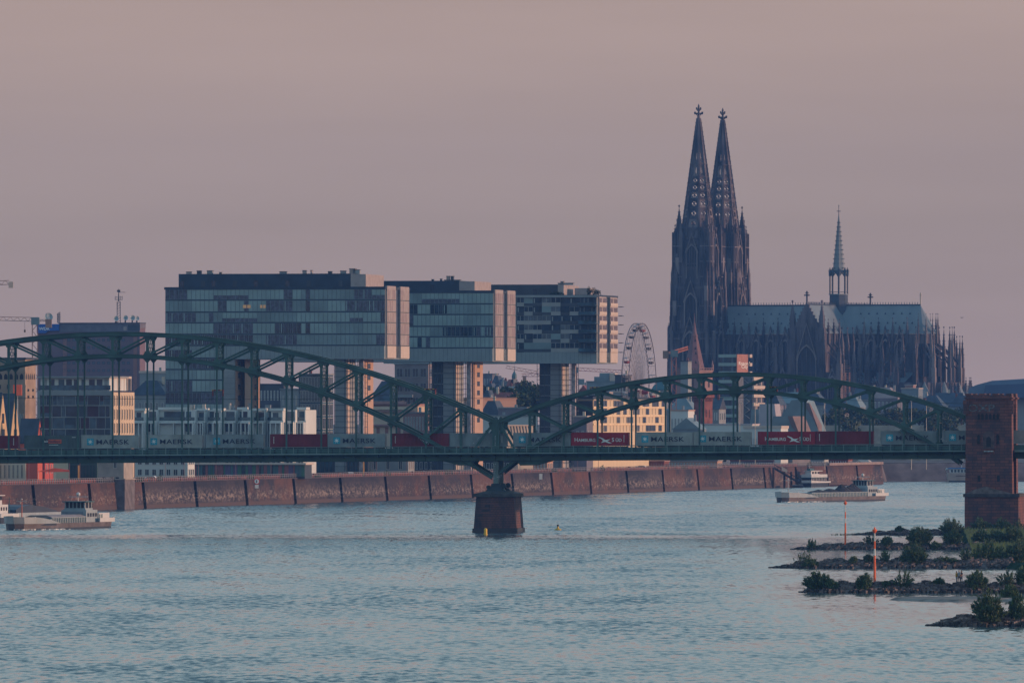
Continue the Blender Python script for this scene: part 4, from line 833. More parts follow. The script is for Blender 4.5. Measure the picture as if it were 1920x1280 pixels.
def tower(cb):
    st = [(G0, 66.0, 12.7, 12.4), (66.0, 88.0, 11.7, 11.2), (88.0, 116.0, 11.2, 8.2)]
    mb = MB(CF)
    for z0, z1, h0, h1 in st:
        for k, (ha, hb) in enumerate(((h0 - 1.4, h1 - 1.4),)):
            frustum(mb, [(-ha, cb - ha), (ha, cb - ha), (ha, cb + ha), (-ha, cb + ha)], [(-hb, cb - hb), (hb, cb - hb), (hb, cb + hb), (-hb, cb + hb)], z0, z1, cs)
        hc = h1 - 0.9; mb.box(-hc, hc, cb - hc, cb + hc, z1 - 0.9, z1 + 0.25, cs)
    for k in range(24):                                       # open parapets
        for z1, h in ((66.2, 11.4), (88.2, 10.2), (116.2, 8.0)):
            x = -h + (k + 0.5) * 2 * h / 24
            for f in 'SE': fbx(mb, on_face(f, h, 0, cb), x - 0.15, x + 0.15, -0.3, 0.0, z1, z1 + 1.5, cs)
    tb = mb.build('tower', cath)
    for fname in 'SENW':
        if fname in 'NW' and cb == 0 and fname == 'N': continue
        mb = MB(CF)
        for (z0, z1, h0, h1) in st:
            h = h0 - 1.4; f = on_face(fname, h, 0, cb); mid = h0 * 0.42
            ribs(mb, f, -h, -mid, z0, z1 - 1, 1.25, 0.4); ribs(mb, f, mid, h, z0, z1 - 1, 1.25, 0.4)
            for zz in np.arange(z0 + 5, z1 - 2, 7.5): fbx(mb, f, -h, -mid, 0, 0.5, zz, zz + 0.35, cs2); fbx(mb, f, mid, h, 0, 0.5, zz, zz + 0.35, cs2)
        mb.build('blind_tracery', tb)
        gwin(tb, on_face(fname, 11.3, 0, cb), 0, 3.3, 47, 60); gwin(tb, on_face(fname, 10.2, 0, cb), 0, 2.9, 69, 79.5); gwin(tb, on_face(fname, 8.6, 0, cb), 0, 2.6, 90.5, 104)
        if fname in 'SE': gwin(tb, on_face(fname, 11.3, 0, cb), 0, 2.8, 26, 38, False)
    for (z0, z1, h0, h1) in st:                               # stepped corner buttresses
        for sx_ in (-1, 1):
            for sy in (-1, 1):
                n = 3 if z0 < 80 else 4; mb = MB(CF)
                for k in range(n):
                    za, zb_ = z0 + (z1 - z0) * k / n, z0 + (z1 - z0) * (k + 1) / n; h = h0 + (h1 - h0) * k / n; ww = 2.1 - 0.22 * k
                    for da, db in ((0, -1.6), (-1.6, 0)):
                        x, y = sx_ * (h - ww / 2 + (0.0 if da == 0 else da * 1.4)), cb + sy * (h - ww / 2 + (0.0 if db == 0 else db * 1.4))
                        mb.box(x - ww / 2, x + ww / 2, y - ww / 2, y + ww / 2, za - 0.5, zb_ + 0.6, cs if rc.random() < 0.8 else cs2)
                        if rc.random() < 0.95: pinn(mb, x + sx_ * 0.25, y + sy * 0.25, zb_ - 1.5, zb_ + 4.2, 1.15)
                mb.build('buttress', tb)
    for sx_ in (-1, 1):                                       # octagon stage corner turrets
        for sy in (-1, 1):
            mb = MB(CF); pinn(mb, sx_ * 7.4, cb + sy * 7.4, 110, 128.2, 1.9, body=0.45)
            for da, db in ((1.6, 0), (0, 1.6), (-1.6, 0), (0, -1.6), (1.2, 1.2), (-1.2, -1.2)): pinn(mb, sx_ * 7.4 + da, cb + sy * 7.4 + db, 108, 117 + 2.4 * rc.random() - (2.5 if sx_ * da + sy * db > 0 else 0), 1.0)
            mb.build('pinnacle', tb)
            for da, db in ((9.6, 9.6), (9.9, 6.2), (6.2, 9.9)): mb = MB(CF); mb.box(sx_ * da * 0.93 - 0.9, sx_ * da * 0.93 + 0.9, cb + sy * db * 0.93 - 0.9, cb + sy * db * 0.93 + 0.9, 100, 113, cs); pinn(mb, sx_ * da * 0.93, cb + sy * db * 0.93, 110, 118.5 if da == db else 121.5, 1.5, body=0.3); mb.build('pinnacle', tb)
    for k in range(8):
        a_ = math.pi / 4 * k; mb = MB(CF); pinn(mb, 7.3 * math.cos(a_), cb + 7.3 * math.sin(a_), 112, 120, 1.0); mb.build('pinnacle', tb)
    # openwork spire
    zb0, zt0 = 112.0, cz(222) ; R0, R1 = 8.75, 0.75
    Rz = lambda z: R0 + (R1 - R0) * (z - zb0) / (zt0 - zb0)
    ang = [math.pi / 8 + math.pi / 4 * i for i in range(8)]
    pt = lambda i, z, k=1.0: Vector((Rz(z) * k * math.cos(ang[i % 8]), cb + Rz(z) * k * math.sin(ang[i % 8]), z))
    mb = MB(CF)
    for i in range(8):
        mb.beam(pt(i, zb0), pt(i, zt0), 0.9, 0.9, cs)
        n = 26
        for k in range(1, n):
            z = zb0 + (zt0 - zb0) * k / n; p = pt(i, z); d = Vector((math.cos(ang[i]), math.sin(ang[i]), 0)) * 0.62; q = p + d
            mb.beam(p, q + Vector((0, 0, 0.12)), 0.42, 0.38, cs)
    lv = [112, 117, 122, 127, 131.5, 135.5, 139, 142.5, 149, 157, zt0]
    for li in range(len(lv) - 1):
        z0, z1 = lv[li], lv[li + 1]
        for i in range(8):
            A_, B_, C_, D_ = pt(i, z0, 0.985), pt(i + 1, z0, 0.985), pt(i + 1, z1, 0.985), pt(i, z1, 0.985)
            cen = (A_ + B_ + C_ + D_) / 4; nrm = Vector((cen.x, cen.y - cb, 0)).normalized() * -0.35
            if li == len(lv) - 2: mb.add([A_, B_, C_, D_], [(0, 1, 2, 3)], cs); continue
            out_ = [A_, (A_ + B_) / 2, B_, (B_ + C_) / 2, C_, (C_ + D_) / 2, D_, (D_ + A_) / 2]
            if li >= 7:                                       # tall lancets
                kx, kz = 0.30, 0.80
            else: kx, kz = 0.66, 0.66
            inn = [cen + ((A_ + B_) / 2 - cen) * 0 + (q - cen) * k for q, k in zip(out_, (kx, kz, kx, kx, kx, kz, kx, kx))]
            if li < 7: inn = [cen + (q - cen).normalized() * min(1.35, (B_ - A_).length * 0.29) for q in out_]
            n8 = range(8); vs = out_ + inn + [q + nrm for q in inn]
            mb.add(vs, [(k, (k + 1) % 8, 8 + (k + 1) % 8, 8 + k) for k in n8] + [(8 + k, 8 + (k + 1) % 8, 16 + (k + 1) % 8, 16 + k) for k in n8], cs if (i + li) % 3 else cs2)
            if li < 7:
                for k in range(3): mb.beam(inn[k], inn[k + 4], 0.22, 0.22, cs)
            else: mb.beam(inn[1], inn[5], 0.25, 0.25, cs)
            mb.beam(A_, B_, 0.8, 0.7, cs)
    sp = mb.build('spire', tb)
    mb = MB(CF); ztp = cz(195 if cb == 0 else 199)
    mb.lathe(0, cb, [(0.85, zt0 - 2), (0.8, zt0 + 1), (0.6, zt0 + 1.6), (0.55, ztp - 5), (0.4, ztp - 2.5), (0.5, ztp - 1.8), (0.55, ztp - 1.2), (0.1, ztp)], cs, 6)
    for z, r, t in ((ztp - 4.8, 2.1, 0.8), (ztp - 2.6, 1.3, 0.6)):
        for k in range(4):
            a_ = math.pi / 2 * k + math.radians(23); d = Vector((math.cos(a_), math.sin(a_), 0)); p = Vector((0, cb, z))
            mb.beam(p, p + d * r, t, t, cs); mb.beam(p + d * (r - 0.3) - Vector((0, 0, 0.2)), p + d * (r - 0.3) + Vector((0, 0, 0.9)), t * 0.9, t * 0.9, cs); mb.beam(p - Vector((0, 0, 1.4)), p + d * r * 0.8, 0.4, 0.4, cs)
    mb.build('finial', tb)
tower(0.0); tower(32.0)
# west block between the towers
MB(CF).box(-10, 10, 9, 23, G0, 74, cs).build('west_front', cath)
NR = cz(573); NE = cz(626.5); hwv = 8.6
MB(CF).box(9, 111, 16 - 8.2, 16 + 8.2, 36, NE - 0.2, cs).build('nave_wall', cath)
mb = MB(CF)
U1 = 110.9
mb.add([(9, 16 - hwv, NE), (U1, 16 - hwv, NE), (U1, 16 + hwv, NE), (9, 16 + hwv, NE), (9, 16, NR), (U1, 16, NR)], [(0, 1, 5, 4), (2, 3, 4, 5), (0, 4, 3), (0, 3, 2, 1)], lead)
ap = [(U1 + hwv * math.cos(t), 16 + hwv * math.sin(t), NE) for t in [math.radians(q) for q in (-90, -60, -30, 0, 30, 60, 90)]]
mb.add(ap + [(U1, 16, NR)], [(i, i + 1, 7) for i in range(6)], lead)
nr = mb.build('nave_roof', cath)
mb = MB(CF); mb.box(9, U1, 15.75, 16.25, NR - 0.25, NR + 0.45, leadd)
for i in range(72): a = 10 + i * 1.4; mb.box(a - 0.12, a + 0.12, 15.9, 16.1, NR + 0.45, NR + 1.5, leadd)
mb.build('ridge_cresting', nr)
dm = MB(); dm.add([(-0.5, 0, 0), (0.5, 0, 0), (0, 0, 1.0), (0, 1.0, 0.9)], [(0, 1, 2), (0, 2, 3), (1, 3, 2)], leadd); dmm = dm.mesh('dormer')
for i in range(23):
    for t, o_ in ((0.35, 0), (0.68, 2.1)):
        a = 14 + i * 4.3 + o_
        if 56 < a < 79 or a > 110: continue
        inst(dmm, 'dormer', nr, CF.p(a, 16 - hwv * (1 - t) - 0.1, NE + (NR - NE) * t), CF.yaw)
mb = MB(CF); mb.box(U1 - 0.25, U1 + 0.25, 15.75, 16.25, NR + 0.46, cz(550), cream); mb.box(U1 - 0.45, U1 + 0.45, 15.9, 16.1, cz(556), cz(554), cream); mb.build('ridge_cross', nr)
# transept
TU = 67.9; TS = -27.0
MB(CF).box(TU - 8, TU + 8, TS + 0.2, 59, 30, NE - 0.1, cs).build('transept_wall', cath)
mb = MB(CF)
mb.add([(TU - 8.6, TS + 0.6, NE + 0.02), (TU + 8.6, TS + 0.6, NE + 0.02), (TU + 8.6, 59, NE + 0.02), (TU - 8.6, 59, NE + 0.02), (TU, TS + 0.6, NR - 0.02), (TU, 59, NR - 0.02)], [(0, 4, 5, 3), (1, 2, 5, 4), (0, 3, 2, 1), (0, 1, 4), (2, 3, 5)], lead)
tr = mb.build('transept_roof', cath)
mb = MB(CF); mb.box(TU - 0.25, TU + 0.25, TS + 1, 59, NR - 0.2, NR + 0.4, leadd)
for i in range(60): b = TS + 2 + i * 1.4; mb.box(TU - 0.1, TU + 0.1, b - 0.12, b + 0.12, NR + 0.4, NR + 1.4, leadd)
mb.build('ridge_cresting', tr)
def gable_front(v, sgn, zt):
    mb = MB(CF); f = on_face('S' if sgn < 0 else 'N', 0, TU, v)
    fpoly(mb, f, [(-7.2, 60), (7.2, 60), (7.2, 66), (0.3, zt - 1), (-0.3, zt - 1), (-7.2, 66)], -0.5, 0.6, cs)
    for s in (-1, 1):
        for k in range(8): t = k / 8; fbx(mb, f, s * 7.4 * (1 - t) - 0.45, s * 7.4 * (1 - t) + 0.45, -0.4, 0.5, 66 + (zt - 67) * t, 66 + (zt - 67) * t + 0.9, cs)
    fbx(mb, f, -0.35, 0.35, -0.2, 0.4, zt - 1.5, cz(548), cs); fbx(mb, f, -1.4, 1.4, -0.2, 0.4, cz(557), cz(554.5), cs); fbx(mb, f, -0.9, 0.9, -0.2, 0.4, cz(552.5), cz(551), cs)
    ribs(mb, f, -5.5, 5.5, 60, 68, 1.3, 0.95)
    mb.build('gable', cath); return f
f = gable_front(TS, -1, cz(566)); gable_front(59.5, 1, cz(566))
for s in (-1, 1):
    mb = MB(CF); x = TU + s * 7.7; mb.box(x - 1.9, x + 1.9, TS - 1.6, TS + 2.2, G0, 62, cs); mb.box(x - 1.6, x + 1.6, TS - 1.3, TS + 1.9, 62, 67.5, cs); pinn(mb, x, TS + 0.3, 66, cz(566.5), 2.3, body=0.35)
    for da, db in ((-1.7, -1.4), (1.7, -1.4)): pinn(mb, x + da, TS + db, 55, 69, 1.0)
    ribs(mb, on_face('S', 0, x, TS - 1.6), -1.6, 1.6, G0, 61, 0.8, 0.3); mb.build('turret', cath)
mb = MB(CF); mb.box(TU - 16, TU - 9.7, TS + 1, 8, G0, 46, cs); mb.box(TU + 9.7, TU + 16, TS + 1, 8, G0, 46, cs); mb.box(TU - 5.9, TU + 5.9, TS - 0.2, TS + 0.19, G0, 60, cs); mb.build('transept_aisle', cath)
ff = on_face('S', 0.2, TU, TS); gwin(cath, ff, 0, 4.7, 36, 50.5, True); gwin(cath, ff, 0, 2.6, 23, 30, False)
for s in (-1, 1): gwin(cath, on_face('S', -1.0, TU + s * 13, TS), 0, 2.0, 30, 40, True)
for s in (-1, 1):
    mb = MB(CF); x = TU + s * 16.6; mb.box(x - 1.3, x + 1.3, TS - 0.8, TS + 2.4, G0, 50, cs); pinn(mb, x, TS + 0.6, 48, 62, 1.7); mb.build('pinnacle', cath)
# buttress piers, flyers and pinnacles along nave, choir and transept
def fly(mb, p, q, m=cs): mb.beam(p, q, 0.7, 0.8, m); mb.beam(Vector(p) - Vector((0, 0, 2.6)), Vector(q) - Vector((0, 0, 4.2)), 0.5, 0.5, m)
def bay(mb_u, side, idx):
    v0 = 16 + side * 8.4; v1 = 16 + side * 14.6; v2 = 16 + side * 22.4; mt = cs2 if (idx * 7) % 5 in (0, 3) and mb_u > 70 else cs
    mb = MB(CF); pinn(mb, mb_u, v0, 60, cz(597), 1.15, mt, 0.35); mb.build('pinnacle', cath)
    mb = MB(CF); mb.box(mb_u - 1.0, mb_u + 1.0, v1 - 1.3, v1 + 1.3, G0, 53, mt); pinn(mb, mb_u, v1, 50, cz(620), 1.5, mt, 0.3); mb.build('buttress', cath)
    mb = MB(CF); mb.box(mb_u - 1.15, mb_u + 1.15, v2 - 1.9, v2 + 1.9, G0, 46, mt); mb.box(mb_u - 1.3, mb_u + 1.3, v2 - 2.2, v2 + 2.2, G0, 38, mt); pinn(mb, mb_u, v2, 45, cz(641), 1.7, mt, 0.2)
    for da in (-0.9, 0.9): pinn(mb, mb_u + da, v2 + side * 1.9, 40, 50, 0.9, mt)
    ribs(mb, on_face('S' if side < 0 else 'N', 2.2, mb_u, v2), -0.9, 0.9, G0, 37, 0.6, 0.25, m=mt)
    mb.build('buttress', cath)
    mb = MB(CF); fly(mb, (mb_u, v1, 53), (mb_u, v0, 60)); fly(mb, (mb_u, v2, 47), (mb_u, v1, 52)); mb.build('flying_buttress', cath)
us = [16 + 7.7 * i for i in range(5)] + [84.5, 92, 99.5, 107]
for i, u in enumerate(us):
    bay(u, -1, i)
    if u > 80: bay(u, 1, i)
for i, u in enumerate([19.85 + 7.7 * k for k in range(5)] + [80.8, 88.2, 95.7, 103.2]):
    gwin(cath, on_face('S', 8.2, u, 16), 0, 2.3, 44, 57.5, True); mb = MB(CF); pinn(mb, u, 7.4, 64, cz(612), 0.9); mb.build('pinnacle', cath)
mb = MB(CF); mb.box(13, TU - 9, -6.2, 7.7, G0, 41, cs); mb.box(TU + 9.5, 111, -6.2, 7.7, G0, 41, cs); mb.box(TU + 9.5, 111, 24.3, 38, G0, 41, cs)
for u0 in us[:-1]: gw = 0
mb.build('aisle', cath)
for i, u in enumerate([19.85 + 7.7 * k for k in range(5)] + [88.2, 95.7, 103.2]): gwin(cath, on_face('S', 22.2, u, 16), 0, 2.2, 25, 35, True)
mb = MB(CF); mb.add([(13, -6.2, 41.1), (TU - 9, -6.2, 41.1), (TU - 9, 7.6, 46), (13, 7.6, 46)], [(0, 1, 2, 3)], lead); mb.add([(TU + 9.5, -6.2, 41.1), (111, -6.2, 41.1), (111, 7.6, 46), (TU + 9.5, 7.6, 46)], [(0, 1, 2, 3)], lead); mb.build('aisle_roof', cath)
for i, v in enumerate((-20, -12.5, -5)):
    mb = MB(CF); u = TU + 8.4; pinn(mb, u, v, 60, cz(600), 1.1); mb.build('pinnacle', cath)
    mb = MB(CF); u = TU + 15.5; mb.box(u - 1.2, u + 1.2, v - 1.0, v + 1.0, G0, 52, cs2 if i == 1 else cs); pinn(mb, u, v, 50, cz(616), 1.8); pinn(mb, u + 1.2, v - 1, 44, 56, 0.9); mb.build('buttress', cath)
    mb = MB(CF); fly(mb, (u, v, 52), (TU + 8.4, v, 60)); mb.build('flying_buttress', cath)
    for s in (-1,): mb = MB(CF); pinn(mb, TU - 8.4, v, 60, cz(605), 1.1); mb.box(TU - 17, TU - 14.6, v - 1, v + 1, G0, 50, cs); pinn(mb, TU - 15.8, v, 49, 63, 1.7); mb.build('buttress', cath)
# apse
def pol(r, t): return U1 + r * math.cos(t), 16 + r * math.sin(t)
mb = MB(CF); angs = [math.radians(q) for q in (-90, -60, -30, 0, 30, 60, 90)]
mb.prism([pol(8.2, t) for t in angs], 36, NE - 0.2, cs); mb.prism([pol(21.5, t) for t in angs], G0, 41, cs); mb.build('apse_wall', cath)
for i, q in enumerate((-77, -51, -26, 0, 26, 51, 77)):
    t = math.radians(q); mt = cs2 if i in (1, 3) else cs
    for r, za, zt, w_ in ((8.6, 58, cz(593), 1.2), (16.6, G0, cz(618), 1.9), (20.6, G0, cz(635), 1.9)):
        a, b = pol(r, t); mb = MB(CF); zmid = za + (zt - za) * (0.35 if za > 50 else 0.66)
        if za < 50: mb.box(a - w_ / 2, a + w_ / 2, b - w_ / 2, b + w_ / 2, za, zmid, mt)
        pinn(mb, a, b, zmid - 2 if za < 50 else za, zt + 1.0, w_ * 0.72, mt, 0.32); mb.build('buttress' if za < 50 else 'pinnacle', cath)
    mb = MB(CF); a, b = pol(16.6, t); a2, b2 = pol(8.6, t); fly(mb, (a, b, 54), (a2, b2, 60)); a3, b3 = pol(20.6, t); fly(mb, (a3, b3, 49), (a, b, 54)); mb.build('flying_buttress', cath)
    a, b = pol(22.5, t + 0.22); mb = MB(CF); mb.lathe(a, b, [(3.6, G0), (3.6, 33.5)], cs, 8); mb.build('chapel', cath)
    mb = MB(CF); mb.lathe(a, b, [(3.9, 33.5), (0.1, 41.5)], lead, 8); mb.build('chapel_roof', cath)
    for da in (-2.2, 2.2):
        a_, b_ = pol(24.8, t + 0.22 + da * 0.06); mb = MB(CF); mb.box(a_ - 0.5, a_ + 0.5, b_ - 0.5, b_ + 0.5, G0, 35, mt); pinn(mb, a_, b_, 33, cz(708), 0.9); mb.build('pinnacle', cath)
    a, b = pol(8.3, math.radians(q + 13)); 
# windows of the apse, dark slots
for q in (-64, -38, -13, 13, 38):
    t = math.radians(q); mb = MB(CF)
    for r, z0, z1, w_ in ((8.3, 44, 60, 1.1), (21.7, 26, 36, 1.3)):
        a, b = pol(r, t); mb.beam((a, b, z0), (a, b, z1), w_ * 1.6, w_ * 1.6, cdk)
    mb.build('window', cath)
# fleche
mb = MB(CF); r8 = math.pi / 8
mb.lathe(TU, 16, [(4.6, NE + 3), (4.5, cz(553))], leadd, 8, r8); mb.lathe(TU, 16, [(4.9, cz(553.5)), (4.9, cz(551.5))], lead, 8, r8)
fle = mb.build('crossing_turret', cath)
mb = MB(CF)
for k in range(8):
    a_ = r8 + k * math.pi / 4; p = (TU + 4.3 * math.cos(a_), 16 + 4.3 * math.sin(a_)); mb.tube((*p, cz(551.5)), (*p, cz(511)), 0.42, 0.42, leadd, 5)
    a2 = a_ + math.pi / 4; p2 = (TU + 4.3 * math.cos(a2), 16 + 4.3 * math.sin(a2)); mid = ((p[0] + p2[0]) / 2, (p[1] + p2[1]) / 2)
    mb.beam((*p, cz(519)), (*mid, cz(511)), 0.4, 0.5, leadd); mb.beam((*p2, cz(519)), (*mid, cz(511)), 0.4, 0.5, leadd); mb.beam((*p, cz(548)), (*p2, cz(548)), 0.12, 0.2, leadd)
    pinn(mb, p[0] * 1.0, p[1], cz(518), cz(503), 1.0, leadd)
mb.lathe(TU, 16, [(4.3, cz(511.5)), (4.0, cz(507.5))], leadd, 8, r8); mb.tube((TU, 16, cz(551)), (TU, 16, cz(511)), 0.25, 0.25, leadd, 5)
mb.build('arcade', fle)
mb = MB(CF); mb.lathe(TU, 16, [(2.9, cz(507.5)), (1.9, cz(470)), (0.25, cz(405))], lead, 8, r8)
for k in range(8):
    a_ = r8 + k * math.pi / 4
    for j in range(11): z = cz(504 - j * 8.5); r = 2.95 * (1 - j / 12.3) + 0.1; mb.box(TU + r * math.cos(a_) - 0.16, TU + r * math.cos(a_) + 0.16, 16 + r * math.sin(a_) - 0.16, 16 + r * math.sin(a_) + 0.16, z, z + 0.45, leadd)
mb.build('spire', fle)
mb = MB(CF); mb.tube((TU, 16, cz(406)), (TU, 16, cz(388)), 0.2, 0.12, leadd, 5); mb.beam((TU - 1.0, 16, cz(397)), (TU + 1.0, 16, cz(397)), 0.3, 0.35, leadd); mb.lathe(TU, 16, [(0.1, cz(388)), (0.35, cz(387)), (0.1, cz(385.5))], leadd, 6); mb.build('cross', fle)
# scaffolding on the choir aisle
orr = M('scaffold planks', (0.45, 0.20, 0.12), 0.8)
sF = fr_at(1577, 4790, 23); mb = MB(sF)
for i in range(6):
    z = cz(737) + i * 2.4; mb.box(0, 4.2, 0, 1.2, z, z + 0.18, orr)
    mb.box(0, 4.2, -0.05, 0.0, z + 1.0, z + 1.12, orr)
for x in (0.0, 2.05, 4.1):
    for y in (0.0, 1.15): mb.box(x, x + 0.12, y, y + 0.12, G0, cz(700), orr)
mb.build('scaffold', label='small orange lit scaffold standing against the choir of the cathedral', cat='scaffold')
# ------------------------------------------------------------------ trees
foli = M('tree foliage', (0.030, 0.050, 0.022), 0.9, 0, 0.5, 0.35, spec=0.2); foli2 = M('pale foliage', (0.055, 0.070, 0.035), 0.9, 0, 0.5, 0.5, spec=0.2); bark = M('bark', (0.05, 0.04, 0.035), 0.95)
def tree(x, y, zb, h, r, label, m=foli, n=900, seed=0, name='tree', s=0.45, group='trees of the old town'):
    rn = random.Random(seed); t = thing(name, (x, y, zb), label, 'tree', group)
    mb = MB(); mb.tube((x, y, zb), (x, y, zb + h * 0.55), r * 0.09 + 0.12, r * 0.05 + 0.05, bark, 6)
    cl = []
    for i in range(9):
        a = rn.uniform(0, 6.28); q = rn.uniform(0.25, 0.75) * r; z = zb + h * rn.uniform(0.42, 0.86); c = Vector((x + q * math.cos(a), y + q * math.sin(a), z)); cl.append((c, r * rn.uniform(0.32, 0.52)))
        mb.tube((x, y, zb + h * rn.uniform(0.25, 0.5)), c, r * 0.035 + 0.05, 0.04, bark, 4)
    cl.append((Vector((x, y, zb + h * 0.75)), r * 0.6)); mb.build('trunk', t)
    mb = MB()
    for i in range(n):
        c, cr = rn.choice(cl); d = Vector((rn.gauss(0, 1), rn.gauss(0, 1), rn.gauss(0, 0.8))).normalized() * cr * rn.random() ** 0.4; p = c + d
        t1 = Vector((rn.uniform(-1, 1), rn.uniform(-1, 1), rn.uniform(-1, 1))) * s; t2 = Vector((rn.uniform(-1, 1), rn.uniform(-1, 1), rn.uniform(-1, 1))) * s
        mb.add([p - t1, p + t2, p + t1, p - t2], [(0, 1, 2, 3)], m if rn.random() < 0.8 else foli2)
    mb.build('crown', t); return t
# ------------------------------------------------------------------ left edge
# old stone tower with an arcaded frieze
D = 2720; fr = fr_at(47, D, 12); a0 = fa(fr, -45); t = thing('city_gate_tower', fr.p(a0 / 2, 5, gz), 'old tan stone tower with arcaded frieze at the left edge behind steep gables', 'tower')
dpt = fb(fr, 67); Z = lambda y: fz(fr, y)
MB(fr).box(a0, 0, 0, dpt, gz, Z(672), tanw).build('wall', t)
mb = MB(fr); mb.box(a0 - 0.3, 0.3, -0.3, dpt + 0.3, Z(674), Z(670), slate_r); mb.box(a0, 0.1, -0.1, dpt + 0.1, Z(699), Z(697), tanw); mb.build('cornice', t)
mb = MB(fr)
for i in range(9): x = a0 + 1 + i * 1.5; fpoly(mb, lambda q, y, z: (x + q, -y, z), parch(0.5, Z(711), Z(706)), -0.02, 0.06, dk_)
for i in range(5): v = 1.2 + i * (dpt - 2.0) / 4.4; fpoly(mb, lambda q, y, z: (y, v + q, z), parch(0.5, Z(711), Z(706)), -0.02, 0.06, dk_)
mb.build('arcade_frieze', t)
wins(t, fr, 0.8, dpt - 0.6, Z(750), Z(725), 2, 2, 0.3, 0.4, side=True, fm=frame_d); wins(t, fr, a0 + 3, -1, Z(755), Z(715), 4, 2, 0.3, 0.4, fm=frame_d)
MB(fr).box(a0 + 7, 0 - 0.3, -2.5, -0.1, gz, Z(776), greyw).build('porch', t)
# steep gabled houses
yelw = M('yellow gable render', (0.52, 0.36, 0.20), 0.8, 0, 0.07, 0.2); redw = M('red gable render', (0.48, 0.10, 0.06), 0.8, 0, 0.07, 0.2)
def steep(pa, pb, py_ap, py_e, D, wall, label, extra=0.0, left=9.0, zb=gz):
    fr = fr_at(pa, D, 12); dpt = fb(fr, pb); Z = lambda y: fz(fr, y); t = thing('gabled_house', fr.p(-left / 2, dpt / 2, zb), label, 'house', 'steep gabled houses')
    ze, zp = Z(py_e), Z(py_ap)
    MB(fr).slabb([(0, zb), (dpt, zb), (dpt, ze), (dpt / 2, zp - 0.3), (0, ze)], -left, 0, wall).build('wall', t)
    mb = MB(fr)
    for s0, s1 in ((-0.25, dpt / 2), (dpt + 0.25, dpt / 2)):
        mb.add([(-left, s0, ze - 0.5), (-0.15, s0, ze - 0.5), (-0.15, s1, zp), (-left, s1, zp), (-left, s0, ze - 0.1), (-0.15, s0, ze - 0.1), (-0.15, s1, zp + 0.4), (-left, s1, zp + 0.4)], [(3, 2, 1, 0), (4, 5, 6, 7), (0, 1, 5, 4), (1, 2, 6, 5), (2, 3, 7, 6), (3, 0, 4, 7)], slate_r)
    mb.build('roof', t)
    for k, (w_, f_) in enumerate(((0.18, 0.3), (0.12, 0.62))):
        me = winmesh(dpt * w_ * 1.6, 2.2 if k == 0 else 2.6, frame_d, glass_m, 0.12, 1); inst(me, 'window', t, fr.p(0, dpt / 2, ze + (zp - ze) * (0.12 if k == 0 else 0.45)), fr.yaw + math.pi / 2)
    return t
steep(-4, 15, 738, 822, 2600, yelw, 'steep gabled house with yellow gable, the one cut by the left edge', left=8)
steep(20, 37, 740, 822, 2625, yelw, 'steep gabled house with tall narrow yellow gable, right of its twin', left=3.6)
steep(70.5, 79.5, 787, 828, 2600, redw, 'small steep house with a bright red gable left of the grey apartments', left=5.2)
t = thing('signboard', (*P(34, 740, 2660)[:2], gz), 'square orange red signboard on a pole above the steep gables', 'sign'); mb = MB(); c = P(33, 731, 2660)
mb.box(c.x - 1.15, c.x + 1.15, c.y - 0.9, c.y + 0.9, c.z - 1.45, c.z + 1.45, M('orange board', (0.75, 0.13, 0.05), 0.6, 0, 0.05)); mb.build('board', t); MB().tube((c.x, c.y, gz), (c.x, c.y, c.z - 1.44), 0.12, 0.12, frame_w, 6).build('pole', t)
# apartments with pale frames
D = 2690; fr = fr_at(210, D, 12); a0 = fa(fr, 70); dpt = fb(fr, 252); Z = lambda y: fz(fr, y); t = thing('apartment_block', fr.p(a0 / 2, dpt / 2, gz), 'grey apartment block with pale frames, deep loggias and a sunlit cream end wall', 'building')
MB(fr).box(a0, 0, 0.6, dpt, gz, Z(735), M('apartment render', (0.52, 0.42, 0.30), 0.8, 0, 0.05, 0.2)).build('wall', t)
mb = MB(fr); mb.box(a0, 0.02, 0, 0.59, Z(741), Z(732), greyw); mb.box(a0, a0 + 0.7, 0, 0.59, gz, Z(741), greyw); mb.box(-0.5, 0.02, 0, 0.59, gz, Z(741), greyw)
for y in (760, 782, 804, 826): mb.box(a0 + 0.7, -0.5, 0.05, 0.59, Z(y) - 0.12, Z(y) + 0.14, greyw)
mb.build('frame', t); rnd = random.Random(8); ys_ = [741, 760, 782, 804, 826, 848]
for i in range(5):
    x = a0 + 0.7
    while x < -0.6:
        w_ = min(rnd.choice([1.2, 1.8, 2.6, 3.4]), -0.5 - x); z1, z0 = Z(ys_[i]) - 0.14, Z(ys_[i + 1]) + 0.16; mb = MB(fr); mb.box(x + 0.04, x + w_ - 0.04, 0.3, 0.58, z0, z1, rnd.choice([dark_p, darkw, glass_b, shut, dark_p, M('dark curtain', (0.07, 0.03, 0.04), 0.8)])); mb.box(x - 0.05, x + 0.09, 0.1, 0.29, z0, z1, greyw); mb.box(x + 0.1, x + w_ - 0.06, 0.12, 0.16, z0, z0 + 1.0, glass_b) if rnd.random() < 0.4 else None
        mb.build('loggia', t); x += w_
wins(t, fr, 1.2, dpt - 1, gz + 5, Z(738), 8, 5, 0.45, 0.82, side=True, fm=M('cream frame', (0.55, 0.45, 0.33), 0.8), gm=glass_m, mull=0, tt=0.2)
pa, pb_ = fa(fr, 76, 3), fa(fr, 205, 3); mb = MB(fr); mb.box(pa, pb_, 3, dpt - 3, Z(732), Z(708), white_w); mb.box(pa - 0.6, pb_ + 0.6, 1.8, dpt - 2.5, Z(708), Z(705), greyw)
for i in range(9): x = pa + 0.8 + i * 2.15; mb.box(x, x + rnd.choice([1.0, 1.6]), 2.93, 2.999, Z(731), Z(711), rnd.choice([dark_p, glass_b, greyw]))
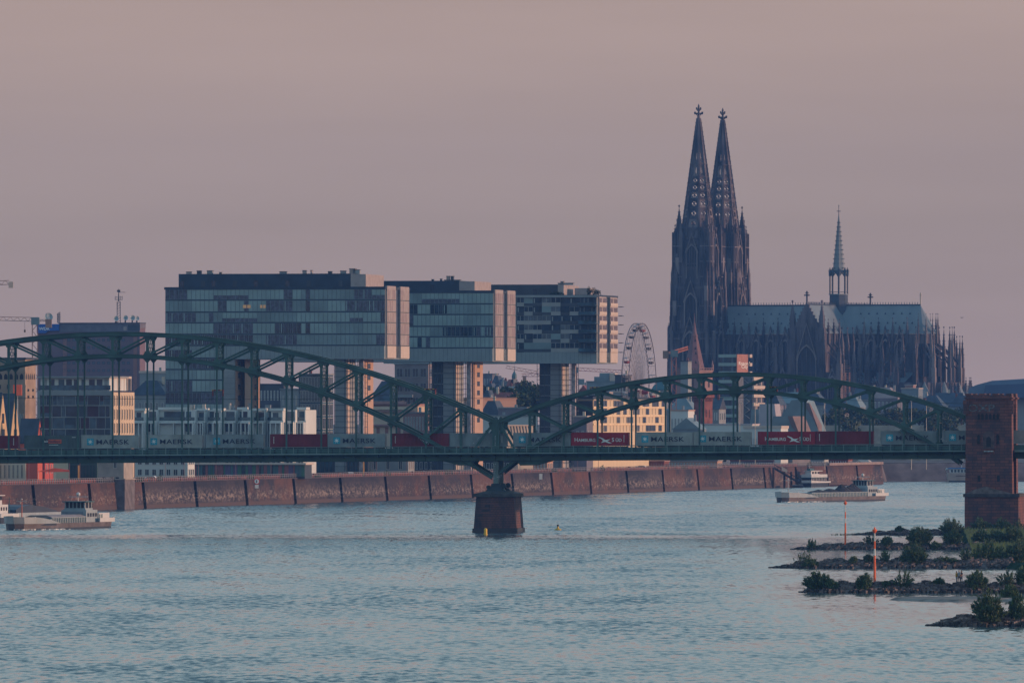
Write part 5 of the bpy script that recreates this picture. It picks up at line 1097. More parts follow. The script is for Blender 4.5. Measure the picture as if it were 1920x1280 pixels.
mb.build('roof_storey', t); mb = MB(fr); mb.box(a0 + 0.5, -0.5, 0.3, 0.34, Z(731), Z(722), glass_b)
for i in range(12): mb.box(a0 + 0.6 + i * 1.7, a0 + 0.66 + i * 1.7, 0.25, 0.36, Z(732), Z(721), frame_d)
mb.build('railing', t)
f2 = fr_at(212, 2698, 12); b_ = fb(f2, 245); mb = MB(f2); mb.box(-3, 0, 0, b_, Z(732), Z(709), darkw); mb.box(-3.2, 0.25, -0.2, b_ + 0.2, Z(709), Z(705), perf2)
for i in range(6): mb.box(0.0, 0.25, b_ * i / 5.2, b_ * i / 5.2 + 0.5, Z(732), Z(709), perf2)
mb.build('roof_terrace', t)
# broadcasting slab with dishes and mast
D = 4300; fr = fr_at(262, D, 14); a0 = fa(fr, 70); dpt = fb(fr, 272.5); Z = lambda y: fz(fr, y); t = thing('office_slab', fr.p(a0 / 2, 10, 16), 'wide brown office slab with a blue sign on its roof, behind the left arch', 'building')
brw = M('brown office cladding', (0.14, 0.095, 0.11), 0.8, 0, 0.1, 0.1); MB(fr).box(a0, 0, 0, dpt, 16, Z(615), brw).build('wall', t)
mb = MB(fr); mb.box(a0 + 10, 0.1, -0.3, -0.002, Z(622), Z(615), M('grey attic cladding', (0.12, 0.12, 0.15), 0.8)); mb.box(a0 + 10, 0.1, -0.3, dpt + 0.1, Z(615) + 0.002, Z(606), M('grey attic cladding', (0.12, 0.12, 0.15), 0.8)); mb.box(a0 + 9.5, 0.3, -0.7, dpt + 0.3, Z(606), Z(604.5), slate_r); mb.box(fa(fr, 240), 0.2, -0.36, -0.31, Z(620), Z(609), darkw); mb.box(fa(fr, 232), fa(fr, 238), -0.5, -0.31, Z(619), Z(612), perf)
mb.build('roof_storey', t)
mb = MB(fr)
for x in (118, 250): mb.box(fa(fr, x), fa(fr, x + 7), -0.1, -0.005, 16, Z(629), M('rust pilaster', (0.24, 0.12, 0.10), 0.8))
mb.build('pilaster', t); wins(t, fr, a0 + 11, -4, Z(730), Z(630), 14, 7, 0.55, 0.35, fm=frame_d, gm=M('grey office glass', (0.07, 0.09, 0.12), 0.3), mull=0)
mb = MB(fr); s0, s1 = fa(fr, 70, -0.3), fa(fr, 111.5, -0.3); mb.slab([(s0, Z(624)), (s0 + 4, Z(624)), (s0 + 5, Z(619.5)), (s1, Z(619.5)), (s1, Z(607)), (s0, Z(607))], -1.2, 0.3, M('blue sign', (0.01, 0.10, 0.42), 0.5, 0, 0.1, 0.5)); mb.build('sign', t)
text('WDR', 1.75, white, fr, s0 + 1.0, -1.2, Z(618.3), t, bold=0.05, sx=1.15)
def dish(px, py, r, D, zb, label, face=0.3):
    c = P(px, py, D); t = thing('satellite_dish', (c.x, c.y, zb), label, 'dish', 'satellite dishes on the office slab'); mb = MB(); n = 14; d = Vector((math.sin(face), -math.cos(face), 0.25)).normalized(); x = d.cross(Vector((0, 0, 1))).normalized(); y = x.cross(d)
    vs = []; fs = []
    for k, (rr_, dd) in enumerate(((0.0, 0.0), (0.5, 0.07), (1.0, 0.28), (1.0, 0.33), (0.5, -0.03), (0.0, -0.1))):
        for i in range(n): vs.append(c + (x * math.cos(6.283 * i / n) + y * math.sin(6.283 * i / n)) * r * rr_ + d * dd * r)
    for k in range(5): fs += [(k * n + i, k * n + (i + 1) % n, (k + 1) * n + (i + 1) % n, (k + 1) * n + i) for i in range(n)]
    mb.add(vs, fs, M('dish white', (0.30, 0.36, 0.37), 0.6)); mb.build('reflector', t)
    mb = MB(); mb.tube(c - d * 0.1 * r, (c.x, c.y + 0.5, zb), 0.25, 0.35, frame_d, 6); mb.tube(c, c + d * r * 0.8, 0.08, 0.08, frame_d, 4); mb.build('mount', t)
zr_ = Z(604.5)
for (px, py, r, lb) in ((90.5, 595, 1.9, 'large white dish above the blue sign'), (217, 597.5, 1.2, 'white dish just left of the lattice mast'), (235, 596, 1.15, 'white dish just right of the lattice mast'), (248, 596, 1.2, 'white dish second right of the lattice mast'), (256.5, 597, 1.0, 'smallest and rightmost white dish on the slab roof')): dish(px, py, r, D + 6, zr_ if px > 110 else Z(607), lb)
t = thing('antenna_mast', P(222.5, 604, D + 8), 'lattice antenna mast on the roof of the brown office slab', 'mast'); c = P(222.5, 604, D + 8); mb = MB(); w_ = 0.75; zt3 = Zp(565, D)
for sx_, sy in ((1, 1), (1, -1), (-1, -1), (-1, 1)): mb.beam((c.x + sx_ * w_, c.y + sy * w_, zr_), (c.x + sx_ * w_ * 0.8, c.y + sy * w_ * 0.8, zt3), 0.22, 0.22, frame_d)
for k in range(8):
    z0 = zr_ + (zt3 - zr_) * k / 8; z1 = zr_ + (zt3 - zr_) * (k + 1) / 8
    for s in (-1, 1): mb.beam((c.x - w_, c.y + s * w_, z0), (c.x + w_, c.y + s * w_, z1), 0.14, 0.14, frame_d); mb.beam((c.x + s * w_, c.y - w_, z0), (c.x + s * w_, c.y + w_, z1), 0.14, 0.14, frame_d)
mb.build('lattice', t); mb = MB(); mb.tube((c.x, c.y, zt3), (c.x, c.y, Zp(541, D)), 0.35, 0.15, frame_d, 6); mb.box(c.x - 0.7, c.x + 0.7, c.y - 0.7, c.y + 0.7, Zp(547, D), Zp(543, D), frame_d)
for py, l in ((556, 1.6), (559, 1.8), (561.5, 1.5), (547.5, 2.9)): mb.beam((c.x - (l if l < 2.5 else 0.2), c.y, Zp(py, D)), (c.x + l, c.y, Zp(py, D)), 0.16, 0.16, frame_d)
for x in (-1.5, 0.8, 1.6): mb.beam((c.x + x, c.y, Zp(562, D)), (c.x + x, c.y, Zp(554.5, D)), 0.14, 0.14, frame_d)
mb.build('antenna', t)
mb = MB(); c = P(110, 604, D + 5)
for i in range(3): mb.tube((c.x - 0.5 + i * 0.5, c.y, zr_), (c.x - 0.5 + i * 0.5, c.y, Zp(587, D) + i * 0.3), 0.18, 0.18, frame_d, 5)
for py in (590, 594, 598): mb.beam((c.x - 0.8, c.y, Zp(py, D)), (c.x + 0.9, c.y, Zp(py, D)), 0.3, 0.2, frame_d)
mb.build('chimney_cluster', label='small cluster of flue pipes on the slab roof right of the blue sign', cat='chimney')
# ------------------------------------------------------------------ tower cranes
def crane(px, ptop, D, jib, label, m, counter=None, w_=0.9, box=None, zb=gz, hook=None, name='tower_crane', side=0.0):
    c = P(px, ptop, D); t = thing(name, (c.x, c.y, zb), label, 'crane', 'tower cranes over the town'); mb = MB(); z = zb
    for sx_, sy in ((1, 1), (1, -1), (-1, -1), (-1, 1)): mb.beam((c.x + sx_ * w_, c.y + sy * w_, zb), (c.x + sx_ * w_, c.y + sy * w_, c.z), 0.2, 0.2, m)
    k = 0
    while z < c.z - 1.5:
        z1 = min(z + 2.2, c.z); s = 1 if k % 2 else -1
        for q in (-1, 1): mb.beam((c.x - s * w_, c.y + q * w_, z), (c.x + s * w_, c.y + q * w_, z1), 0.13, 0.13, m); mb.beam((c.x + q * w_, c.y - s * w_, z), (c.x + q * w_, c.y + s * w_, z1), 0.13, 0.13, m)
        z = z1; k += 1
    mb.build('mast', t)
    def boom(p1, p2, nm, hh=1.3):
        mb = MB(); a, b = P(*p1, D), P(*p2, D + side); n = max(3, int((b - a).length / 2.2)); up = Vector((0, 0, hh))
        for off in (Vector((0, -0.5, 0)), Vector((0, 0.5, 0))): mb.beam(a + off, b + off, 0.15, 0.18, m)
        mb.beam(a + up, b + up * 0.9, 0.15, 0.18, m)
        for i in range(n):
            q0, q1 = a + (b - a) * i / n, a + (b - a) * (i + 1) / n; mb.beam(q0 + Vector((0, -0.5, 0)), (q0 + q1) / 2 + up, 0.1, 0.12, m); mb.beam((q0 + q1) / 2 + up, q1 + Vector((0, -0.5, 0)), 0.1, 0.12, m)
        mb.build(nm, t)
    boom((px, ptop + 0.5), jib, 'jib')
    if counter: boom((px, ptop + 0.5), counter, 'counter_jib', 0.6); q = P(*counter, D); MB().box(q.x - 1.2, q.x + 0.9, q.y - 0.9, q.y + 0.9, q.z - 2.2, q.z + 0.7, M('crane ballast', (0.22, 0.15, 0.12), 0.8)).build('counterweight', t)
    MB().box(c.x - 1.2, c.x + 1.5, c.y - 1.6, c.y + 1.2, c.z - 1.2, c.z + 1.3, M('crane cab', (0.10, 0.17, 0.20), 0.5)).build('cab', t)
    if hook: q = P(*hook, D); mb = MB(); mb.tube((q.x, q.y, P(px, ptop, D).z), q, 0.05, 0.05, m, 4); mb.box(q.x - 0.3, q.x + 0.3, q.y - 0.3, q.y + 0.3, q.z - 0.9, q.z, m); mb.build('hook', t)
    return t
cr_r = M('crane red steel', (0.20, 0.06, 0.06), 0.6); cr_o = M('crane orange steel', (0.42, 0.13, 0.08), 0.6); cr_y = M('crane ochre steel', (0.26, 0.16, 0.12), 0.6)
crane(65.5, 602, 3300, (-40, 599.5), 'ochre tower crane beside the blue sign with its jib pointing left', cr_y, (92, 602), hook=(46.5, 618))
crane(-40, 536, 3000, (17, 533), 'crane at the left edge, only its pale jib tip in sight', cr_y, box=None)
q = P(20.5, 533, 3000); tag(MB().box(q.x - 0.7, q.x + 0.7, q.y - 0.6, q.y + 0.6, q.z - 1.1, q.z + 0.8, perf2).build('jib_end_ballast', bpy.data.objects['tower_crane.001']))
crane(1263.5, 663, 3650, (1290, 655), 'orange red tower crane in front of the cathedral, its jib nearly end on', cr_o, (1249, 661), w_=0.85, side=70)
crane(1089, 716, 4200, (948, 690), 'thin pale crane with long jib over the domed turret', cr_y, None, w_=0.8)
crane(1042, 704.5, 4000, (978, 706), 'dark red crane behind the farthest block column', cr_r, None, w_=0.8)
q = P(983.5, 708, 4000); MB().box(q.x - 0.75, q.x + 0.7, q.y - 0.6, q.y + 0.6, q.z - 1.2, q.z + 0.8, M('crane ballast', (0, 0, 0))).build('counterweight', bpy.data.objects['tower_crane.004'])
crane(1078, 694, 4300, (1167, 699), 'faint red crane with a jib reaching right under the farthest block', cr_r, None, w_=0.8)
# ------------------------------------------------------------------ ferris wheel
D = 3350; wf_ = Fr(Xp(1204, D), D, 0); hz_ = Zp(735, D); R_ = 129 * D / F; psi = math.radians(77.5)
e1 = Vector((math.cos(psi), math.sin(psi), 0)); ax = Vector((math.sin(psi), -math.cos(psi), 0)); wsteel = M('wheel white steel', (0.36, 0.30, 0.31), 0.6); wdark = M('wheel rim steel', (0.11, 0.095, 0.11), 0.6)
hub = Vector((Xp(1198, D), D, hz_)); t = thing('ferris_wheel', (hub.x, hub.y, gz), 'tall white ferris wheel seen nearly edge on, right of the farthest crane shaped block', 'ferris wheel')
N_ = 48
def rimp(i, s, r=R_): th = 2 * math.pi * i / N_; return hub + ax * s * 1.25 + (e1 * math.cos(th) + Vector((0, 0, 1)) * math.sin(th)) * r
mb = MB()
for s in (-1, 1):
    for i in range(N_): mb.beam(rimp(i, s), rimp(i + 1, s), 0.2, 0.22, wdark); mb.beam(rimp(i, s, R_ - 1.3), rimp(i + 1, s, R_ - 1.3), 0.09, 0.1, wdark) if s < 0 else None
for i in range(0, N_): mb.beam(rimp(i, -1), rimp(i, 1), 0.10, 0.12, wsteel)
mb.build('rim', t)
for i in range(N_):
    mb = MB()
    for s in (-1, 1): mb.beam(hub + ax * s * 1.0, rimp(i, s), 0.10, 0.10, wsteel)
    mb.build('spoke', t)
gm_ = [M('gondola dark', (0.05, 0.05, 0.06), 0.5), M('gondola red', (0.25, 0.04, 0.05), 0.5)]
for i in range(0, N_, 2):
    th = 2 * math.pi * i / N_; c = hub + (e1 * math.cos(th) + Vector((0, 0, 1)) * math.sin(th)) * (R_ - 0.2); mb = MB(); g = gm_[(i // 2) % 5 == 0]
    mb.lathe(c.x, c.y, [(0.3, c.z - 2.0), (0.95, c.z - 1.8), (1.0, c.z - 1.1)], g, 8); mb.lathe(c.x, c.y, [(1.0, c.z - 0.35), (0.9, c.z - 0.1), (0.2, c.z + 0.1)], wsteel, 8)
    for k in range(4): a = math.pi / 2 * k; mb.beam((c.x + 0.85 * math.cos(a), c.y + 0.85 * math.sin(a), c.z - 1.1), (c.x + 0.85 * math.cos(a), c.y + 0.85 * math.sin(a), c.z - 0.3), 0.08, 0.08, wsteel)
    mb.build('gondola', t)
mb = MB(); mb.tube(hub - ax * 3.2, hub + ax * 3.2, 0.8, 0.8, gm_[1], 10)
mb.build('hub', t)
for s in (-1, 1):
    for q in (-1, 1): MB().beam(hub + ax * s * 3.0, hub + ax * s * 5.2 + e1 * q * 11 - Vector((0, 0, hz_ - gz)), 0.55, 0.55, wsteel).build('leg', t)
# ------------------------------------------------------------------ stepped white houses
D = 2840; fr = fr_at(563, D, 12); Z = lambda y: fz(fr, y); a0 = fa(fr, 252); t = thing('stepped_houses', fr.p(a0 / 2, 10, gz), 'long row of white stepped flat roofed houses behind the train', 'building')
rnd = random.Random(2)
cuts = [252, 271, 288, 345, 365, 379, 400, 415, 436, 452, 470, 492, 507, 530, 548, 563]
for i in range(len(cuts) - 1):
    x0, x1 = fa(fr, cuts[i]), fa(fr, cuts[i + 1]) - 0.03; lo = (i % 3) * 3.2; top = Z(768) if i % 2 == 1 or i in (2, 8, 14) else Z(770)
    mb = MB(fr); mb.box(x0, x1, lo + 0.8, 14 + lo, gz, top - 0.02 * (i % 4), white_w)
    mb.box(x0 - 0.15, x1 + 0.1, lo + 0.25, lo + 0.79, Z(791.5) - 0.02, Z(791.5) + 0.45, white_w)
    mb.box(x0, x1, lo, lo + 0.79, gz, Z(791.5) - 0.03, white_w)
    if i % 2 == 0: mb.box(x0 - 0.25, x1 + 0.25, lo + 0.1, lo + 5, top, top - 0.0 + 0.75, white_w); mb.box(x1 - 0.25, x1, lo + 0.1, lo + 0.79, Z(791) + 0.5, top - 0.001, white_w)
    mb.build('house_volume', t); w_ = x1 - x0
    mb = MB(fr); mb.box(x0 + w_ * 0.15, x0 + w_ * (0.9 if i % 3 else 0.6), lo + 0.7, lo + 0.79, Z(790), top - 0.5, rnd.choice([dark_p, shut, glass_b])); mb.build('window', t)
    mb = MB(fr)
    for q in ((x0 + 0.12, x0 + 0.42), (x1 - 0.45, x1 - 0.15), (x0 + w_ * 0.5, x0 + w_ * 0.5 + 0.25)): mb.box(q[0], q[1], lo - 1.5, lo - 0.002, gz, Z(793.5), white_w)
    mb.box(x0 + 0.12, x1 - 0.15, lo - 1.55, lo - 0.001, Z(793.5), Z(791.2), white_w); mb.build('bay_frame', t)
    if i % 2: mb = MB(fr); mb.box(x0 + w_ * 0.15, x0 + w_ * 0.85, lo - 0.06, lo - 0.001, Z(809), Z(795), rnd.choice([dark_p, glass_b, shut])); mb.box(x0 + w_ * 0.45, x0 + w_ * 0.52, lo - 0.1, lo - 0.061, Z(809), Z(795), frame_w); mb.build('window', t)
    mb = MB(fr); mb.box(x0 + 0.1, x1 - 0.1, lo + 0.28, lo + 0.31, Z(791) + 0.5, Z(791) + 1.4, M('balustrade glass', (0.10, 0.13, 0.14), 0.3)); mb.build('balustrade', t)
    for y0, y1 in ((880, 862), (898, 882)): mb = MB(fr); mb.box(x0 + w_ * 0.15, x0 + w_ * 0.85, lo - 0.06, lo - 0.002, Z(y0), Z(y1), rnd.choice([dark_p, glass_b, shut, darkw])); mb.build('window', t)
for px, wd in ((356, 1.1), (360, 0.6), (379, 0.9), (429, 0.5), (437, 0.4), (466, 0.8), (497, 1.6)):
    a = fa(fr, px, 6); MB(fr).box(a, a + wd, 6, 6.8, Z(768) + 0.0, Z(768) + rnd.uniform(0.9, 2.0), rnd.choice([perf, perf2, greyw])).build('roof_vent', t)
for i, (px, lb) in enumerate(((342, 'round potted shrub on a terrace of the stepped houses'), (479, 'first of two small cypresses on the terrace'), (484, 'second of two small cypresses on the terrace'), (506, 'wide potted bush on the right terrace'))):
    mb = MB(fr); shrubmb(mb, (fa(fr, px), 0.9, Z(791) + 0.45), 0.35 if i in (1, 2) else 1.0, 1.7 if i in (1, 2) else 1.3, 90, rnd, leafd, 0.2); mb.build('potted_shrub', label=lb, cat='shrub', group='terrace plants on the stepped houses')
# ground floor glass pavilion under the deck
fr = fr_at(571, 2800, 12); Z = lambda y: fz(fr, y); a0 = fa(fr, 362); t = thing('glass_pavilion', fr.p(a0 / 2, 5, gz), 'long low glazed pavilion with a pale flat roof under the bridge deck', 'pavilion')
MB(fr).box(a0, 0, 0.3, 9, gz, Z(871), darkw).build('wall', t); MB(fr).box(a0 - 0.4, 0.5, -0.6, 9.4, Z(871), Z(867.5), perf2).build('roof', t); x = a0
pg = [M('green pane', (0.05, 0.14, 0.10), 0.3), M('violet pane', (0.10, 0.08, 0.16), 0.3), M('teal pane', (0.06, 0.13, 0.15), 0.3), M('rose pane', (0.24, 0.09, 0.10), 0.4), dark_p]
while x < -0.5: w_ = rnd.uniform(0.5, 1.3); mb = MB(fr); mb.box(x, min(0, x + w_) - 0.06, 0.2, 0.299, gz + 0.6, Z(871.5), rnd.choice(pg)); mb.box(x - 0.05, x + 0.02, 0.12, 0.29, gz, Z(871.5), frame_d) if rnd.random() < 0.4 else None; mb.build('glazing', t); x += w_
# ------------------------------------------------------------------ more buildings (label, extents)
H = house
H(245, 312, 713, 3050, 14, 'dark slate roofed hall between the brown slab and the longest glass block', greyw, slate_r, kind='hip', rh=4.5, nx=6, nz=3)
H(262, 311, 695, 3400, 12, 'distant flat grey block with an orange lit edge behind the slate hall', greyw, perf2, kind='flat', nx=5, nz=3, pro=0.8)
H(485, 532, 719, 3500, 14, 'low dark block seen through the gap right of the stair cores', darkw, slate_r, kind='flat', nx=7, nz=4)
H(560, 603, 700, 3080, 16, 'glazed office block with white mullions behind the left arch, below the longest glass block', glass_b, greyw, kind='flat', nx=7, nz=7, fm=frame_w, wf=0.85, hf=0.85)
H(526, 560, 728, 3120, 14, 'grey low office with flat roof between the white houses and glazed office', greyw, greyw, kind='flat', nx=5, nz=4)
# balconied brown block
t, fr, a0, z1 = H(740, 803, 681, 3330, 18, 'brown grey apartment block with wide balconies behind the middle columns', M('taupe render', (0.16, 0.14, 0.15), 0.8), greyw, kind='flat', nx=4, nz=7, wf=0.8, hf=0.6, fm=greyw, sx=2, name='apartment_block', cat='building')
for i in range(7): zz = gz + 3.5 + i * 4.1; MB(fr).box(a0 - (1.5 if i % 2 else 0.2), a0 + 6.5, -1.5, -0.12, zz, zz + 0.9, greyw if i % 3 else glass_b).build('balcony', t)
t, fr, a0, z1 = H(690, 772, 757, 3160, 20, 'cream terraced building with pinkish tiers seen through the left arch', cream, M('pink render', (0.34, 0.20, 0.19), 0.8), kind='flat', nx=0, nz=0, sx=0, pro=0.7, name='terraced_building', cat='building')
for y0, y1, x0, x1, m in ((768, 762, 690, 770, cream), (757.5, 752, 695, 760, M('pink render', (0, 0, 0))), (772, 770, 700, 775, M('pink render', (0, 0, 0))), (798, 795, 695, 800, M('pink render', (0, 0, 0)))):
    MB(fr).box(fa(fr, x0) + 0.2, fa(fr, x1) + 0.4, -1.2, -0.02, fz(fr, y0), fz(fr, y1), m).build('terrace', t)
for x in (706, 722, 745): MB(fr).box(fa(fr, x), fa(fr, x + 6), -0.1, -0.005, fz(fr, 812), fz(fr, 801), M('rust pilaster', (0, 0, 0))).build('window', t)
H(756, 803, 772, 3125, 12, 'reddish scaffolded low building between cream tiers and the middle column', M('rose grid facade', (0.25, 0.15, 0.14), 0.8), greyw, kind='flat', nx=8, nz=3, wf=0.6, hf=0.7)
H(700, 738, 714, 3600, 16, 'slate blue roof block behind the cream tiers', glass_b, slate_r, kind='hip', rh=5, nx=4, nz=3)
H(690, 720, 764, 3240, 8, 'dark roof peeping between a stair core and the cream tiers', darkw, redtile, kind='gable', rh=2, nx=0, nz=0)
# gap between the second and third column
H(886, 968, 745, 3420, 18, 'salmon coloured building with a flat parapet in the gap between the columns', salmon, salmon, yaw=-28, kind='flat', nx=3, nz=1, wf=0.2, hf=0.5, chim=2, pro=0.6, side=False, zb=gz)
H(898, 938, 751, 3380, 14, 'blue slate hipped roof in front of the salmon building', M('grey render', (0.15, 0.17, 0.19), 0.8), slate_r, kind='hip', rh=6, nx=4, nz=1)
H(934, 987, 763, 3330, 12, 'flat mauve grey block below the salmon building', M('mauve render', (0.15, 0.14, 0.17), 0.8), greyw, kind='flat', nx=2, nz=1, wf=0.1, hf=0.3)
H(904, 992, 778, 3260, 14, 'long low white walled building right of the pylon top', white_w, greyw, kind='flat', nx=6, nz=1, wf=0.5, hf=0.5)
t, fr, a0, z1 = H(950, 1000, 796, 3120, 12, 'cream hall with slanting dark window strips behind the train, right of the pylon', cream, perf2, yaw=-25, kind='flat', nx=0, nz=0, sx=0, chim=0, name='hall', cat='building')
for i in range(8): x = a0 + 0.6 + i * 1.05; MB(fr).slab([(x, fz(fr, 813)), (x + 0.35, fz(fr, 813)), (x - 0.1, fz(fr, 798)), (x - 0.5, fz(fr, 798))], -0.08, -0.005, darkw).build('window', t)
H(905, 923, 700, 4700, 14, 'tall dark flats left of the domed turret, farthest in the gap', M('hazy render', (0.10, 0.11, 0.13), 0.8), slate_r, kind='flat', nx=3, nz=5)
rr2 = random.Random(21); gapl = ['slate roofed', 'grey gabled', 'low hipped', 'red roofed', 'tall narrow', 'pale fronted', 'dark fronted', 'flat topped', 'long roofed', 'small chimneyed']
spots = [(923, 936, 704), (934, 945, 711), (942, 955, 714), (950, 962, 711), (908, 925, 718), (922, 940, 722), (945, 960, 724), (966, 980, 717), (976, 990, 716), (905, 918, 731), (925, 950, 733), (955, 972, 737)]
where = ['just right of the tall dark flats', 'left of the dome by four roofs', 'third roof left of the domed turret', 'directly left of the domed turret', 'below the tall dark flats', 'mid slope under the tall flats', 'below the domed turret on its left', 'directly right of the domed turret', 'behind the big tree crown', 'lowest left in the column gap', 'under the middle of the column gap', 'low in the gap beneath the dome']
for i, (x0, x1, y) in enumerate(spots):
    k = ['hip', 'gable', 'flat', 'gable', 'hip'][i % 5]
    H(x0, x1, y, 4500 - i * 70, 10, '%s town house %s' % (gapl[i % 10], where[i]), rr2.choice([M('hazy render', (0, 0, 0)), greyw, M('grey render', (0, 0, 0))]), [slate_r, slate_r, greyw, redtile][i % 4], kind=k, rh=3.5, nx=3, nz=3, zb=12, group='town houses in the column gap')
t, fr, a0, z1 = H(925, 955, 735, 3700, 9, 'dark building with red gabled roof strip above the salmon parapet', darkw, redtile, kind='gable', rh=3, nx=4, nz=2)
c = P(964.3, 740, 4200); sc_ = 4200 / F; t = thing('domed_turret', (c.x, c.y, 14), 'domed church turret with a thin spire in the gap between the columns', 'church tower')
cop = M('green copper', (0.05, 0.13, 0.15), 0.6); zf = lambda y: Zp(y, 4200)
MB().lathe(c.x, c.y, [(4.8 * sc_, 14), (4.6 * sc_, zf(709))], M('turret stone', (0.22, 0.17, 0.14), 0.8), 8, 0.4).build('shaft', t)
MB().lathe(c.x, c.y, [(5.2 * sc_, zf(709)), (4.9 * sc_, zf(704)), (4.2 * sc_, zf(701)), (2.2 * sc_, zf(698.5)), (0.7 * sc_, zf(695)), (0.35 * sc_, zf(690)), (0.12 * sc_, zf(680))], cop, 8, 0.4).build('dome', t)
mb = MB()
for k in range(8): a = 0.4 + k * math.pi / 4 + math.pi / 8; mb.beam((c.x + 4.35 * sc_ * math.cos(a), c.y + 4.35 * sc_ * math.sin(a), zf(719)), (c.x + 4.35 * sc_ * math.cos(a), c.y + 4.35 * sc_ * math.sin(a), zf(711)), 0.5, 0.7, perf2 if k in (5, 6) else dk_)
mb.build('window', t)
for i, (px, py, h, r, dd, lb) in enumerate([(986, 714, 18, 7.5, 3600, 'large spreading tree between the domed turret and the farthest column'), (1001, 722, 15, 6, 3560, 'tree touching the farthest column, right of the large one'), (969, 734, 10, 5, 3500, 'smaller tree left below the large one'), (947, 727, 7, 4, 3750, 'small tree left of the dome on the slope'), (913, 727, 6, 3.5, 3900, 'small tree beside the orange stair core')]):
    top = Zp(py, dd); tree(Xp(px, dd), dd, top - h, h, r, lb, foli, 1300, i, s=0.55)
# right of the farthest column
t, fr, a0, z1 = H(1078, 1112, 747, 3180, fb(fr_at(1112, 3180, 12), 1247), 'large cream panelled office with a shaded end wall behind the right arch', M('cream panel facade', (0.56, 0.45, 0.30), 0.8, 0, 0.04, 0.3), greyw, kind='flat', nx=0, nz=0, sx=0, chim=0, name='office_building', cat='building')
dpt = fb(fr, 1247); MB(fr).box(a0 - 0.02, -0.05, -0.06, -0.001, gz, z1 - 0.3, darkw).build('shaded_end_wall', t)  # dark sheet over the cream south wall paints in its shade
rnd = random.Random(31); Zq = lambda y: fz(fr, y)
for i, (y1, y0) in enumerate(((750, 761.5), (765, 777), (781, 793), (797, 809))):
    MB(fr).box(0.001, 0.25, 0, dpt, Zq(y1) + 0.05, Zq(y1) + 0.5, M('cream string course', (0.66, 0.52, 0.34), 0.8)).build('string_course', t)
    for j in range(22):
        v0, v1 = 0.6 + (dpt - 1.2) * j / 22, 0.6 + (dpt - 1.2) * (j + 1) / 22
        if rnd.random() < 0.36: mb = MB(fr); mb.box(0.001, 0.14, v0 + 0.1, v1 - 0.1, Zq(y0), Zq(y1) - 0.1, rnd.choice([dark_p, shut, glass_m])); mb.box(0.141, 0.22, (v0 + v1) / 2 - 0.15, (v0 + v1) / 2 + 0.15, Zq(y0), Zq(y1) - 0.1, frame_d); mb.build('window', t)
        else: MB(fr).box(0.001, 0.08, v1 - 0.12, v1 + 0.12, Zq(y0), Zq(y1) - 0.1, seam).build('seam', t)
pr_ = MB(fr); pr_.box(a0 + 1, -0.5, 2, dpt - 4, z1 + 0.42, z1 + 1.0, slate_r)
for k in range(4): pr_.box(-4, -1.5, 12 + k * 22, 18 + k * 22, z1 + 1.01, z1 + 1.5 + 1.2 * (k % 2), rnd.choice([darkw, greyw, perf]))
pr_.build('roof_plant', t)
H(1076, 1100, 779, 3140, 10, 'flat mauve grey shed below the shaded end wall, beside the farthest column', M('mauve render', (0, 0, 0)), perf2, kind='flat', nx=2, nz=1)
t, fr, a0, z1 = H(1100, 1162, 714, 3750, 20, 'pale blue grey building with wide flat wings left of the ferris wheel', M('pale blue render', (0.17, 0.22, 0.25), 0.8), zinc, kind='flat', nx=8, nz=2, chim=0, name='winged_building', cat='building')
mb = MB(fr); mb.box(fa(fr, 1112), fa(fr, 1140), 2, 12, z1 + 0.41, fz(fr, 706), M('pale blue render', (0, 0, 0))); mb.box(fa(fr, 1121), fa(fr, 1141), 3, 10, fz(fr, 706), fz(fr, 699), M('pale blue render', (0, 0, 0))); mb.box(fa(fr, 1142), fa(fr, 1152), 1, 6, z1 + 0.42, fz(fr, 699.5), perf2); mb.build('upper_storey', t)
H(1153, 1172, 702, 3700, 12, 'small dark roofed house beside the winged building at the wheel', darkw, slate_r, kind='flat', nx=3, nz=2)
H(1084, 1104, 722, 3900, 12, 'rose coloured gabled house left of the winged building', M('rose render', (0.26, 0.16, 0.15), 0.8), redtile, kind='gableb', rh=3, nx=2, nz=2)
H(1150, 1222, 733, 3500, 14, 'low flat pavilion with a bright edge at the foot of the ferris wheel', greyw, perf2, kind='flat', nx=10, nz=2, chim=0)
H(1222, 1247, 712, 3900, 12, 'green domed low house between the wheel and the orange crane', greyw, cop, kind='hip', rh=4, nx=3, nz=2)
# grey river front rows
rows_ = [(1250, 1300, 747, 3760, 'first grey blue row house block left of the brick tower'), (1336, 1348, 745, 3770, 'narrow grey row house between the brick tower and office tower'), (1432, 1462, 738, 3900, 'grey old town house right of the office tower'), (1462, 1500, 735, 3940, 'old town house behind the zinc roofs, left one'), (1500, 1545, 738, 3960, 'old town house behind the zinc roofs, right one'), (1545, 1580, 752, 3900, 'old town house right of the pale mast'), (1580, 1612, 742, 4000, 'old town house under the scaffold'), (1600, 1640, 728, 4150, 'long roofed house at the choir foot'), (1628, 1683, 726, 4100, 'house with a pinkish hipped roof at the choir foot')]
bgr = M('blue grey render', (0.16, 0.20, 0.23), 0.8, 0, 0.1, 0.3)
for i, (x0, x1, y, dd, lb) in enumerate(rows_):
    H(x0, x1, y, dd, 14, lb, [bgr, greyw, M('mauve render', (0, 0, 0))][i % 3], [zinc, slate_r, slate_r][i % 3] if i != 8 else M('pink zinc', (0.26, 0.19, 0.18), 0.6), kind=['hip', 'gable'][i % 2], rh=4.5, nx=7 if x1 - x0 > 20 else 2, nz=4, wf=0.4, hf=0.6, fm=frame_w, chim=2, group='old town houses below the cathedral')
